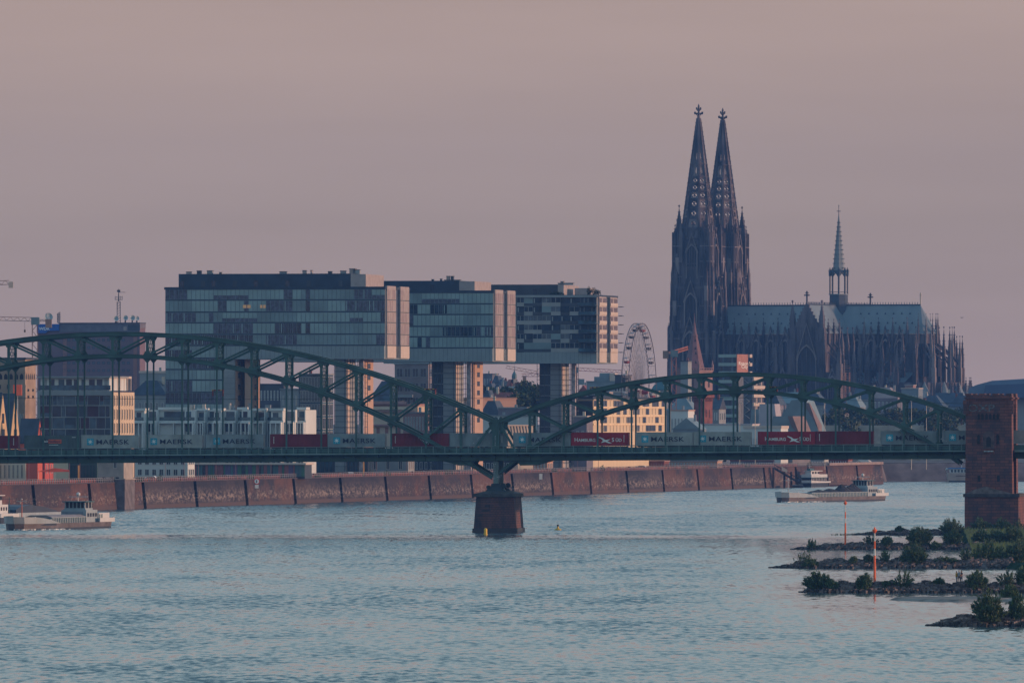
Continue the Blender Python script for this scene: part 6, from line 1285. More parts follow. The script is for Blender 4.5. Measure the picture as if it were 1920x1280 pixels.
# church tower and spire in front of the cathedral
D = 4250; fr = fr_at(1311, D, 30); s_ = D / F; Z = lambda y: Zp(y, D); a0 = fa(fr, 1268); dpt = fb(fr, 1336); t = thing('church_tower', fr.p(a0 / 2, dpt / 2, gz), 'square church tower with a rose red spire in front of the cathedral', 'church tower')
chs = M('rose church stone', (0.24, 0.15, 0.14), 0.85, 0, 0.15, 0.2); MB(fr).box(a0, 0, 0, dpt, gz, Z(695), chs).build('wall', t)
mb = MB(fr); mb.box(a0 - 0.3, 0.3, -0.3, dpt + 0.3, Z(696), Z(693.5), chs)
for i in range(9): x = a0 - 0.2 + i * (0.2 - a0) / 8; mb.box(x - 0.15, x + 0.15, -0.25, 0, Z(693.5), Z(690), chs); mb.box(0.0, 0.25, dpt * i / 8 - 0.15, dpt * i / 8 + 0.15, Z(693.5), Z(690), chs)
mb.box(a0 - 0.3, 0.3, -0.3, -0.05, Z(690.2), Z(689.4), chs); mb.box(0.02, 0.3, -0.04, dpt + 0.2, Z(690.2), Z(689.4), chs); mb.build('parapet', t)
for (x, y) in ((0, 0), (a0, 0), (0, dpt)): mb = MB(fr); mb.box(x - 0.35, x + 0.35, y - 0.35, y + 0.35, Z(693), Z(683), chs); mb.lathe(x, y, [(0.45, Z(683)), (0.05, Z(674))], chs, 4); mb.build('pinnacle', t)
cx, cy = a0 / 2, dpt / 2; R3 = 4.7; mb = MB(fr); mb.lathe(cx, cy, [(R3, Z(693)), (R3 * 0.32, Z(632)), (R3 * 0.34, Z(629)), (R3 * 0.22, Z(624)), (0.25, Z(602)), (0.05, Z(586))], M('rose spire slate', (0.16, 0.09, 0.095), 0.8, 0, 0.12, 0.5), 8, 0.2); sp_ = mb.build('spire', t)
for y, q in ((681, 0.9), (655, 0.6), (664, 0.9), (640, 0.45)): mb = MB(fr); mb.add([(cx + R3 * q * 0.55 - 0.3, cy - R3 * q * 0.8, Z(y)), (cx + R3 * q * 0.55 + 0.5, cy - R3 * q * 0.7, Z(y)), (cx + R3 * q * 0.55, cy - R3 * q * 0.7, Z(y - 6))], [(0, 1, 2)], dk_); mb.build('dormer', sp_)
wins(t, fr, a0 + 1, -1, Z(770), Z(700), 2, 2, 0.3, 0.5, fm=chs, mull=1); wins(t, fr, 0.8, dpt - 0.8, Z(770), Z(700), 2, 2, 0.3, 0.5, side=True, fm=chs, mull=1)
H(1276, 1290, 676, 4150, 8, 'small block with an orange lit side beside the church spire', greyw, slate_r, kind='flat', nx=2, nz=1, zb=gz, wf=0.5, hf=0.15)
D = 3700; fr = fr_at(1318.5, D, 40); Z = lambda y: fz(fr, y); a0 = fa(fr, 1301); dpt = fb(fr, 1336); t = thing('brick_tower', fr.p(a0 / 2, dpt / 2, gz), 'slim red brick tower with a corbelled crown under the right arch', 'tower')
MB(fr).box(a0, 0, 0, dpt, gz, Z(748), brickr).build('wall', t); mb = MB(fr); mb.box(a0 - 0.5, 0.5, -0.5, dpt + 0.5, Z(746), Z(740), brickr); mb.box(a0 - 0.2, 0.2, -0.2, dpt + 0.2, Z(740), Z(737), brickr)
for i in range(7): mb.box(0.001, 0.45, dpt * (i + 0.15) / 7, dpt * (i + 0.55) / 7, Z(752), Z(746.2), brickr); mb.box(a0 * (i + 0.15) / 7, a0 * (i + 0.55) / 7, -0.45, -0.001, Z(752), Z(746.2), brickr)
mb.build('crown', t); wins(t, fr, 0.8, dpt - 0.8, Z(790), Z(760), 2, 1, 0.22, 0.5, side=True, fm=brickr, mull=0); wins(t, fr, a0 + 0.8, -0.8, Z(790), Z(760), 2, 1, 0.2, 0.4, fm=brickr, mull=0)
# office tower with a brick end
D = 3850; fr = fr_at(1381.5, D, 24); Z = lambda y: fz(fr, y); a0 = fa(fr, 1347); dpt = fb(fr, 1402); t = thing('office_tower', fr.p(a0 / 2, dpt / 2, gz), 'office tower with pale bands and a brick side wall carrying a faded sign', 'tower block')
MB(fr).box(a0, 0, 0.4, dpt, gz, Z(664.5), darkw).build('wall', t); paleb = M('pale teal band', (0.26, 0.34, 0.33), 0.7, 0, 0.05); brk = M('rose brick panel', (0.32, 0.15, 0.12), 0.8, 0, 0.12, 0.8)
ybs = [664, 680, 696, 712, 728, 744, 760, 776, 792]
for i, y in enumerate(ybs): MB(fr).box(a0, -0.2, 0.0, 0.39, Z(y + 6), Z(y), paleb).build('balcony_band', t)
for i in range(8):
    mb = MB(fr)
    for k, m in ((0.06, dark_p), (0.2, glass_b), (0.56, dark_p), (0.68, shut)): mb.box(a0 * (1 - k), a0 * (1 - k - 0.11), 0.3, 0.399, Z(ybs[i + 1]), Z(ybs[i] + 6.2), m)
    mb.build('window_band', t)
MB(fr).box(-0.19, 0.15, -0.05, dpt - 0.01, Z(698), Z(664), brk).build('brick_wall', t); MB(fr).box(-0.19, 0.14, -0.04, dpt - 0.2, gz, Z(700), shut).build('stair_wall', t)
for y in (664, 680, 696, 712): MB(fr).box(-0.5, 1.0, dpt, dpt + 2.2, Z(y + 6), Z(y), perf2).build('balcony', t)
f3 = Fr(fr.p(0.15, 0).x, fr.p(0.15, 0).y, 24 - 90); text('Rotonda', 1.9, white, f3, 1.4, 0, Z(684), t, bold=0.01, sx=2.0); text('City', 1.9, white, f3, 4.2, 0, Z(690), t, bold=0.01, sx=2.0)
t, f5, a5, z5 = H(1394, 1411, 706, 3800, 0.1 + fb(fr_at(1411, 3800, 24), 1432), 'lower wing with orange lit balcony bands right of the office tower', shut, greyw, yaw=24, kind='flat', nx=0, nz=0, sx=0, chim=0, name='office_wing', cat='building')
d5 = fb(f5, 1432)
for y in (707, 723, 739, 755, 771): MB(f5).box(0.001, 0.6, 0, d5, fz(f5, y + 6), fz(f5, y), perf2).build('balcony_band', t); mb = MB(f5); [mb.box(0.001, 0.12, d5 * k / 7 + 0.3, d5 * (k + 1) / 7 - 0.3, fz(f5, y + 15), fz(f5, y + 6.5), [dark_p, shut, perf][k % 3]) for k in range(7)]; mb.build('window_band', t)
for k in range(9): y = 712 + k * 8; mb = MB(f5); mb.beam((a5 + 0.5 + (k % 2) * 2.2, -0.5, fz(f5, y)), (a5 + 2.7 - (k % 2) * 2.2, -0.5, fz(f5, y + 8)), 0.6, 0.12, greyw); mb.build('fire_escape', t)
# museum roofs
def prismroof(pts, D, th, m, name, label, cat='roof', yaw=12, zb=None):   # elevation outline, extruded in depth, standing on its walls
    fr = fr_at(pts[0][0], D, yaw); q = [(fa(fr, x), fz(fr, y)) for x, y in pts]; mb = MB(fr); mb.slab(q, 0, th, m); lo = min(z for _, z in q); x0, x1 = min(a for a, _ in q), max(a for a, _ in q)
    t = thing(name, fr.p((x0 + x1) / 2, th / 2, gz), label, cat, 'zinc roofed museum halls'); mb.build('roof', t); MB(fr).box(x0 + 0.3, x1 - 0.3, 0.4, th - 0.4, gz, lo - 0.01, M('museum wall', (0.22, 0.2, 0.2), 0.8)).build('wall', t); return t, fr
palez = M('pale zinc', (0.36, 0.33, 0.36), 0.5, 0, 0.06, 0.3)
prismroof([(1406, 799), (1409, 767), (1423, 767), (1423, 799)], 3620, 9, zinc, 'museum_hall', 'grey box shaped roof light left of the pale trapezoid')
prismroof([(1422, 799), (1424, 757), (1452, 757), (1457, 799)], 3600, 11, palez, 'museum_hall', 'pale trapezoid roof light, brightest beside the arch hanger')
prismroof([(1459, 812), (1466, 778), (1484, 750), (1505, 748), (1512, 752), (1536, 812)], 3580, 16, zinc, 'museum_hall', 'large blue grey sloping zinc roof right of the pale trapezoid')
prismroof([(1440, 814), (1450, 780), (1486, 780), (1498, 814)], 3540, 12, zinc, 'museum_hall', 'lower blue grey zinc roof in front of the large one')
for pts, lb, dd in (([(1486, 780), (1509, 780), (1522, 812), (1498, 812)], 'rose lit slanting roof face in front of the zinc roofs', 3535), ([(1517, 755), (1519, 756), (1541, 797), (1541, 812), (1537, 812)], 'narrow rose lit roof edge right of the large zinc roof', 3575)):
    prismroof(pts, dd, 3.0, M('sunlit rose zinc', (0.23, 0.165, 0.16), 0.7), 'museum_hall', lb, yaw=-35)  # sunlight on these zinc faces is put into the rose colour
H(1312, 1410, 794, 3480, 14, 'long flat pale roofed hall left of the museum roofs', white_w, palez, kind='flat', nx=14, nz=1, chim=0, wf=0.6, hf=0.4)
H(1395, 1464, 798, 3440, 14, 'low hall with a bright roof edge in front of the museum', white_w, perf2, kind='flat', nx=14, nz=1, chim=0, pro=0.9)
H(1255, 1290, 768, 3500, 12, 'low white boxy building with terracotta edge right of the cream office', white_w, salmon, kind='flat', nx=5, nz=2, chim=1)
H(1262, 1312, 783, 3450, 12, 'teal sloping roofed hall at the foot of the brick tower', bgr, zinc, kind='gableb', rh=4, nx=5, nz=1)
# musical dome
D = 4400; fr = fr_at(1812, D, 10); blu = M('blue membrane', (0.10, 0.16, 0.24), 0.5, 0, 0.08, 0.1); blud = M('deep blue membrane', (0.05, 0.085, 0.16), 0.5, 0, 0.08, 0.1)
t = thing('blue_tent_hall', fr.p(15, 15, 19), 'big blue tent roofed hall behind the sandstone tower, at the right edge', 'hall'); q = [(1812, 745), (1817, 727), (1832, 721), (1860, 713.5), (1955, 708), (1990, 745)]
MB(fr).slab([(fa(fr, x), fz(fr, y)) for x, y in q], 0, 30, blu).build('roof', t); q = [(1846, 745), (1851, 722), (1955, 718), (1985, 745)]; MB(fr).slab([(fa(fr, x), fz(fr, y)) for x, y in q], -6, -0.01, blud).build('roof', t)
MB(fr).box(fa(fr, 1815), fa(fr, 1985), 0.5, 29, 17, fz(fr, 745.1), greyw).build('wall', t)
H(1690, 1722, 727, 4450, 12, 'flat building with a brightly lit orange edge below the choir', bgr, perf2, kind='flat', nx=5, nz=2, chim=0, zb=14)
H(1697, 1712, 721, 4480, 8, 'small pinkish box roof on top of the orange edged building', M('rose render', (0, 0, 0)), perf, kind='flat', nx=0, nz=0, chim=0, zb=14)
for i, (x0, x1, y, dd, lb) in enumerate([(1722, 1768, 741, 4350, 'dark slate roofed house left of the tower under the choir'), (1752, 1800, 736, 4400, 'slate roofed long house under the chapels of the choir'), (1778, 1822, 741, 4300, 'slate roofed house touching the sandstone tower'), (1664, 1700, 745, 4250, 'dark roofed house under the scaffolded choir'), (1800, 1816, 748, 4200, 'narrow pale front beside the sandstone tower'), (1690, 1740, 752, 4150, 'low dark roof over the tree belt')]):
    H(x0, x1, y, dd, 12, lb, [bgr, greyw][i % 2], slate_r, kind=['hip', 'gable'][i % 2], rh=5, nx=6, nz=3, zb=14, chim=2, group='old town houses below the cathedral')
# tree belt behind the train on the right, pale quay parapet in front of it
k = 0; wh = ['by the pale mast', 'under the scaffold', 'below the choir', 'near the sandstone tower', 'behind the red container']
rt = random.Random(17); row = [(1340, 778), (1356, 768), (1370, 773), (1556, 772), (1572, 764), (1590, 770), (1606, 760), (1624, 768), (1641, 762), (1658, 772), (1674, 760), (1691, 765), (1707, 758), (1724, 765), (1741, 756), (1757, 764), (1772, 760), (1788, 768), (1803, 758), (1600, 780), (1650, 782), (1700, 780), (1745, 778), (1780, 782)]
adj = ['round', 'tall', 'low', 'wide', 'ragged', 'dense', 'sparse', 'pale', 'dark', 'small', 'leafy', 'bushy']
ref = ['first left of the office tower foot', 'second at the office tower foot', 'third at the office tower foot'] + ['number %s of the tree belt counted from the museum roofs' % w_ for w_ in 'one two three four five six seven eight nine ten eleven twelve thirteen fourteen fifteen sixteen'.split()] + ['front row of the belt, leftmost', 'front row of the belt, second', 'front row of the belt, third', 'front row of the belt, fourth', 'front row of the belt, rightmost']
for i, (px, py) in enumerate(row):
    dd = 3850 + rt.uniform(-40, 120) - (120 if i > 18 else 0); top = Zp(py, dd); h = min(top - 6.0, rt.uniform(9, 13)); tree(Xp(px, dd), dd, top - h, h, rt.uniform(3.6, 5.0), '%s tree, %s' % (adj[i % 12], ref[i]), foli2 if i % 3 else foli, 420, 40 + i, s=0.55, group='tree belt below the cathedral')
mb = MB(); mb.box(Xp(1545, 3800), Xp(1830, 3800), 3800, 3803, gz - 0.1, Zp(797, 3800), M('green grey parapet', (0.17, 0.20, 0.18), 0.9, 0, 0.25, 0.3)); mb.build('embankment_wall', label='long pale green grey wall directly above the right containers', cat='wall')
def mast(px, y0, y1, D, label, m=cream, w_=0.14, arm=0):
    x = Xp(px, D); mb = MB(); mb.tube((x, D, max(0.5, Zp(y0, D))), (x, D, Zp(y1, D)), w_, w_ * 0.7, m, 6); z = Zp(y1, D)
    mb.beam((x - 0.1, D, z), (x + 0.9, D, z - 0.1), 0.14, 0.14, m); mb.lathe(x + 0.7, D, [(0.1, z - 0.45), (0.22, z - 0.4), (0.2, z - 0.15)], M('lamp head', (0.3, 0.3, 0.3), 0.5), 6); return mb.build('lamp_mast', label=label, cat='lamp post', group='tall pale lamp masts')
for px, y1, lb in ((1546.5, 753, 'pale lamp mast right of the museum roofs'), (1709, 749, 'pale lamp mast below the choir, thicker one'), (1737, 752, 'pale lamp mast between thick mast and sandstone tower'), (1387, 754, 'pale lamp mast at the office tower foot'), (1416, 754, 'thin lamp mast left of the pale trapezoid roof'), (1257, 756, 'pale lamp mast right of the cream office'), (1188, 778, 'short white pole between two arch hangers in front of the cream office')):
    mast(px, 880, y1, 3420, lb)
# ------------------------------------------------------------------ things standing on the quay, seen under the deck
D = 2622; fr = fr_at(232, D, 12); Z = lambda y: fz(fr, y); a0 = fa(fr, 183); dpt = fb(fr, 250); t = thing('quay_house', fr.p(a0 / 2, 3, 6), 'pale grey stone house standing on the quay edge under the bridge', 'house')
pst = M('pale quay house stone', (0.30, 0.27, 0.24), 0.85, 0, 0.12, 0.4)
mb = MB(fr); mb.box(a0, 0, 0, dpt, gz, Z(845), pst); mb.box(a0 + 3.0, 0.4, -0.5, dpt, -1, Z(899), M('grey buttress stone', (0.12, 0.11, 0.12), 0.9, 0, 0.25, 0.5)); mb.box(a0 - 0.2, 0.6, -0.7, dpt + 0.2, Z(899), Z(897), pst); mb.build('wall', t)
roof_hip(mb := MB(fr), a0, 0, 0, dpt, Z(845), 1.5, slate_r); mb.build('roof', t)
for px in (216,): inst(winmesh(0.9, 1.5, frame_w, glass_m, 0.1, 1), 'window', t, fr.p(fa(fr, px), 0, Z(872)), fr.yaw)
for px in (195, 209, 220): inst(winmesh(0.9, 0.5, frame_d, dk_, 0.06), 'window', t, fr.p(fa(fr, px), -0.0, Z(901.5) + 0.8), fr.yaw)
H(-30, 48, 860, 2600, 10, 'cream building with orange colonnade at the left edge under the deck', cream, salmon, kind='flat', nx=9, nz=1, wf=0.55, hf=0.7, chim=0, name='colonnade', cat='building', fm=cream)
H(45, 84, 852, 2640, 9, 'red rendered low building beside the colonnade', M('red render', (0.40, 0.08, 0.07), 0.8), M('red render', (0, 0, 0)), kind='flat', nx=3, nz=1, wf=0.2, hf=0.4, chim=0)
D = 2585; t = thing('awning', P(100, 905, D), 'bright orange red awning spread over the cafe terrace', 'awning'); mb = MB(); rd_ = M('awning red', (0.62, 0.10, 0.06), 0.7)
mb.add([P(70, 884, D), P(103, 877, D), P(130, 881, D), P(130, 884, D), P(95, 884.5, D), P(90, 879, D + 8), P(128, 880, D + 8)], [(0, 1, 4), (1, 2, 3, 4), (1, 6, 2), (0, 5, 6, 1)], rd_); mb.build('canopy', t)
for px in (72, 103, 129): q = P(px, 881, D); MB().tube(q + Vector((0, 0.2, -0.2)), (q.x, q.y + 0.2, gz), 0.06, 0.06, frame_w, 5).build('post', t)
H(128, 182, 862, 2660, 8, 'dark green glazed kiosk between the awning and quay house', M('bottle green cladding', (0.03, 0.07, 0.06), 0.5), zinc, kind='flat', nx=8, nz=1, wf=0.8, hf=0.7, chim=0, fm=frame_d, gm=M('bottle glass', (0.03, 0.08, 0.07), 0.2))
H(253, 352, 850, 2760, 8, 'white apartment front with dark terrace doors under the left arch deck', white_w, white_w, kind='flat', nx=7, nz=2, wf=0.6, hf=0.6, chim=0)
H(575, 690, 852, 2905, 8, 'dark glazed ground floor under the left part of the deck', darkw, greyw, kind='flat', nx=14, nz=1, wf=0.8, hf=0.8, chim=0, fm=frame_d, gm=glass_b)
H(690, 765, 850, 2990, 9, 'grey hall with two pale doors under the deck left of the pier', greyw, greyw, kind='flat', nx=3, nz=1, wf=0.3, hf=0.6, chim=0, fm=perf2)
H(765, 850, 857, 3040, 8, 'low dark pavilion under the deck close to the pier', darkw, greyw, kind='flat', nx=9, nz=1, wf=0.6, hf=0.6, chim=0)
H(880, 960, 858, 3080, 9, 'dark low building directly behind the pale pier column', darkw, M('rose render', (0, 0, 0)), kind='flat', nx=8, nz=1, wf=0.7, hf=0.6, chim=0, pro=0.6)
H(962, 1026, 862, 3120, 9, 'orange lit slatted shed right of the pier under the deck', salmon, perf2, kind='flat', nx=10, nz=1, wf=0.4, hf=0.75, chim=0, name='shed', cat='shed')
H(1030, 1098, 861, 3180, 9, 'dark glazed low pavilion right of the slatted shed', darkw, greyw, kind='flat', nx=8, nz=1, wf=0.7, hf=0.7, chim=0)
H(1098, 1245, 863, 3270, 9, 'long reddish arcaded shed under the right arch deck', brickr, M('rose render', (0, 0, 0)), kind='flat', nx=30, nz=1, wf=0.5, hf=0.75, chim=0, name='shed', cat='shed', fm=M('rose render', (0, 0, 0)))
H(1250, 1345, 862, 3330, 9, 'low terracotta shed with green gate right of the arcaded shed', salmon, greyw, kind='flat', nx=16, nz=1, wf=0.5, hf=0.7, chim=0, name='shed', cat='shed')
H(1368, 1450, 862, 3440, 9, 'mauve shed with square openings before the gangway', M('mauve render', (0, 0, 0)), redtile, kind='flat', nx=18, nz=1, wf=0.5, hf=0.6, chim=0, name='shed', cat='shed')
H(1462, 1545, 860, 3560, 9, 'pale greenhouse like hall behind the gangway', white_w, zinc, kind='flat', nx=16, nz=1, wf=0.6, hf=0.8, chim=0, name='hall', cat='building', gm=glass_b)
H(1540, 1590, 860, 3590, 9, 'reddish columned hall above the moored ship', brickr, redtile, kind='flat', nx=10, nz=1, wf=0.4, hf=0.8, chim=0, name='hall', cat='building')
t, fr, a0, z1 = H(1592, 1640, 862, 3600, 9, 'cream low hall with sloping ends on the last stretch of quay', cream, perf2, kind='hip', rh=2.6, nx=6, nz=1, wf=0.4, hf=0.6, chim=0, name='hall', cat='building')
c = P(1359, 869, 3380); t = thing('caravan', (c.x, c.y, gz), 'shiny rounded silver caravan on the quay catching the sun', 'caravan'); mb = MB(); n = 12
mb.slab([(c.x + 1.9 * math.cos(a), Zp(872, 3380) + 1.1 + 1.35 * math.sin(a) * (1 if math.sin(a) > 0 else 0.75)) for a in [2 * math.pi * i / 20 for i in range(20)]], c.y - 1.1, c.y + 1.1, M('polished aluminium', (0.6, 0.6, 0.62), 0.22, 0.9)); mb.build('body', t)
for s in (-0.8, 0.8): MB().tube((c.x + s, c.y - 1.2, gz + 0.75), (c.x + s, c.y - 0.9, gz + 0.75), 0.4, 0.4, frame_d, 10).build('wheel', t)
MB().box(c.x - 0.9, c.x + 0.5, c.y - 1.13, c.y - 1.101, Zp(872, 3380) + 1.2, Zp(872, 3380) + 1.8, dk_).build('window', t)
def gbox(px, py0, py1, D, wpx, m, name, label, cat): w_ = wpx * D / F; x = Xp(px, D); mb = MB(); z0, z1 = max(gz, Zp(py0, D)), Zp(py1, D); mb.box(x, x + w_, D, D + 2.2, gz, z1 - 0.3, m); mb.box(x - 0.15, x + w_ + 0.15, D - 0.15, D + 2.35, z1 - 0.3, z1, greyw); mb.box(x + w_ * 0.2, x + w_ * 0.6, D - 0.05, D - 0.002, gz + 0.3, z1 - 0.6, dk_); return mb.build(name, label=label, cat=cat)
gbox(1292, 880, 866, 3340, 9, M('green kiosk', (0.03, 0.16, 0.09), 0.6), 'kiosk', 'green kiosk on the quay left of the silver caravan', 'kiosk')
gbox(1430, 885, 868, 3450, 9, M('green kiosk', (0, 0, 0)), 'ticket_booth', 'green ticket booth at the top of the gangway', 'kiosk')
for px, D_, lb in ((988, 3130, 'white van parked on the quay right of the pier'), (640, 2880, 'dark car parked behind the quay railing left of the pier')):
    c = Vector((Xp(px, D_), D_, gz)); vn = px > 900; t = thing('parked_van' if vn else 'parked_car', c, lb, 'van' if vn else 'car'); bm_ = white if vn else darkw; mb = MB(); h = 1.9 if vn else 0.75
    mb.slab([(c.x - 2.3, gz + 0.3), (c.x + 2.3, gz + 0.3), (c.x + 2.35, gz + 0.95), (c.x + 1.5, gz + 1.1), (c.x + 0.9, gz + 0.3 + h + 0.35), (c.x - 2.1, gz + 0.35 + h + 0.35 if vn else gz + 1.3), (c.x - 2.3, gz + 1.0)], c.y - 0.9, c.y + 0.9, bm_); mb.build('body', t)
    MB().box(c.x - 1.2, c.x + 0.9, c.y - 0.93, c.y - 0.905, gz + 1.0, gz + 1.35, dk_).build('window', t)
    for s in (-1.4, 1.4): MB().tube((c.x + s, c.y - 0.95, gz + 0.34), (c.x + s, c.y - 0.7, gz + 0.34), 0.34, 0.34, frame_d, 10).build('wheel', t)
# quay lamp posts, orange warning posts, signs
lampm = M('rose lamp pole', (0.20, 0.11, 0.11), 0.6)
names = 'by the colonnade|beside the red building|right of the awning|left of the kiosk door|beside the quay house|left of the stepped houses|in front of the white front|under the second container|in front of the glass pavilion, left|in front of the glass pavilion, middle|in front of the glass pavilion, right|at the dark ground floor|by the grey hall|left of the pier haunch|right of the pier haunch|by the slatted shed|by the glazed pavilion|at the arcaded shed, left end|at the arcaded shed, right end|by the green kiosk'.split('|')
for i, px in enumerate([13, 54, 93, 130, 150, 252, 310, 345, 372, 405, 442, 508, 575, 706, 762, 1000, 1055, 1083, 1122, 1344]):
    q = (px - 960) / F; Dq = (QX - QS * QD - 2.4) / (q - QS); x = Xp(px, Dq); mb = MB(); mb.tube((x, Dq, gz), (x, Dq, gz + 9.5), 0.07, 0.05, lampm, 5); mb.beam((x - 0.4, Dq, gz + 9.4), (x + 0.4, Dq, gz + 9.4), 0.12, 0.1, lampm); mb.build('lamp_post', label='thin rosy lamp post on the quay ' + names[i], cat='lamp post', group='thin lamp posts along the quay')
for px, y0, y1, lb in ((147.5, 905, 872, 'glowing orange metal post left of the kiosk'), (682, 886, 866, 'bright orange post on the quay left of the pier')):
    q = (px - 960) / F; Dq = (QX - QS * QD - 3) / (q - QS); x = Xp(px, Dq); mb = MB(); mb.box(x - 0.2, x + 0.2, Dq - 0.2, Dq + 0.2, gz, Zp(y1, Dq), M('orange steel post', (0.75, 0.32, 0.08), 0.5)); mb.box(x - 0.3, x + 0.3, Dq - 0.3, Dq + 0.3, gz, gz + 0.4, greyw); mb.build('marker_post', label=lb, cat='post')
for px, py, w_, h, lb in ((478, 904, 1.1, 1.3, 'round red and white traffic sign on the quay wall'), (1011, 893, 0.7, 1.6, 'white rectangular sign plate on the quay wall right of the pier')):
    q = (px - 960) / F; Dq = (QX - QS * QD + 0.5) / (q - QS); x = Xp(px, Dq) + 0.5; z = Zp(py, Dq); t = thing('quay_sign', (x, Dq, z - 1.6), lb, 'sign')
    if px < 500:
        mb = MB(); mb.tube((x, Dq - 0.15, z + 0.3), (x, Dq - 0.05, z + 0.3), 0.9, 0.9, M('sign red', (0.5, 0.05, 0.05), 0.5), 16); mb.tube((x, Dq - 0.19, z + 0.3), (x, Dq - 0.151, z + 0.3), 0.66, 0.66, white, 16); mb.build('disc', t); MB().box(x - 0.5, x + 0.5, Dq - 0.12, Dq, z - 1.6, z - 0.65, white).build('plate', t)
        MB().box(x - 0.12, x + 0.12, Dq - 0.22, Dq - 0.191, z - 0.1, z + 0.7, navy).build('symbol', t)
    else: MB().box(x - 0.5, x + 0.5, Dq - 0.14, Dq - 0.0, z - 0.9, z + 0.9, white).build('plate', t)
# ------------------------------------------------------------------ vessels
hullb = M('brown grey hull', (0.10, 0.09, 0.095), 0.6, 0, 0.25, 0.4); hulld = M('dark boot topping', (0.02, 0.03, 0.045), 0.5); wht = M('ship white paint', (0.48, 0.50, 0.50), 0.5, 0, 0.06, 0.5)
sgrey = M('pale grey ship paint', (0.26, 0.32, 0.35), 0.5, 0, 0.08, 0.5); tealp = M('teal ship paint', (0.03, 0.10, 0.11), 0.5); coal = M('coal and scrap', (0.02, 0.02, 0.024), 0.95, 0, 0.5, 1.5); hatch = M('brown hatch cover', (0.24, 0.20, 0.19), 0.7, 0, 0.1, 0.4)
def hullslab(mb, fr_pts, z0, z1, m, flare=0.0):
    n = len(fr_pts); cx = sum(p[0] for p in fr_pts) / n; cy = sum(p[1] for p in fr_pts) / n
    vs = [(a, b, z0) for a, b in fr_pts] + [(a + (a - cx) * flare, b + (b - cy) * flare, z1) for a, b in fr_pts]
    mb.add(vs, [tuple(range(n))[::-1], tuple(range(n, 2 * n))] + [(i, (i + 1) % n, n + (i + 1) % n, n + i) for i in range(n)], m)
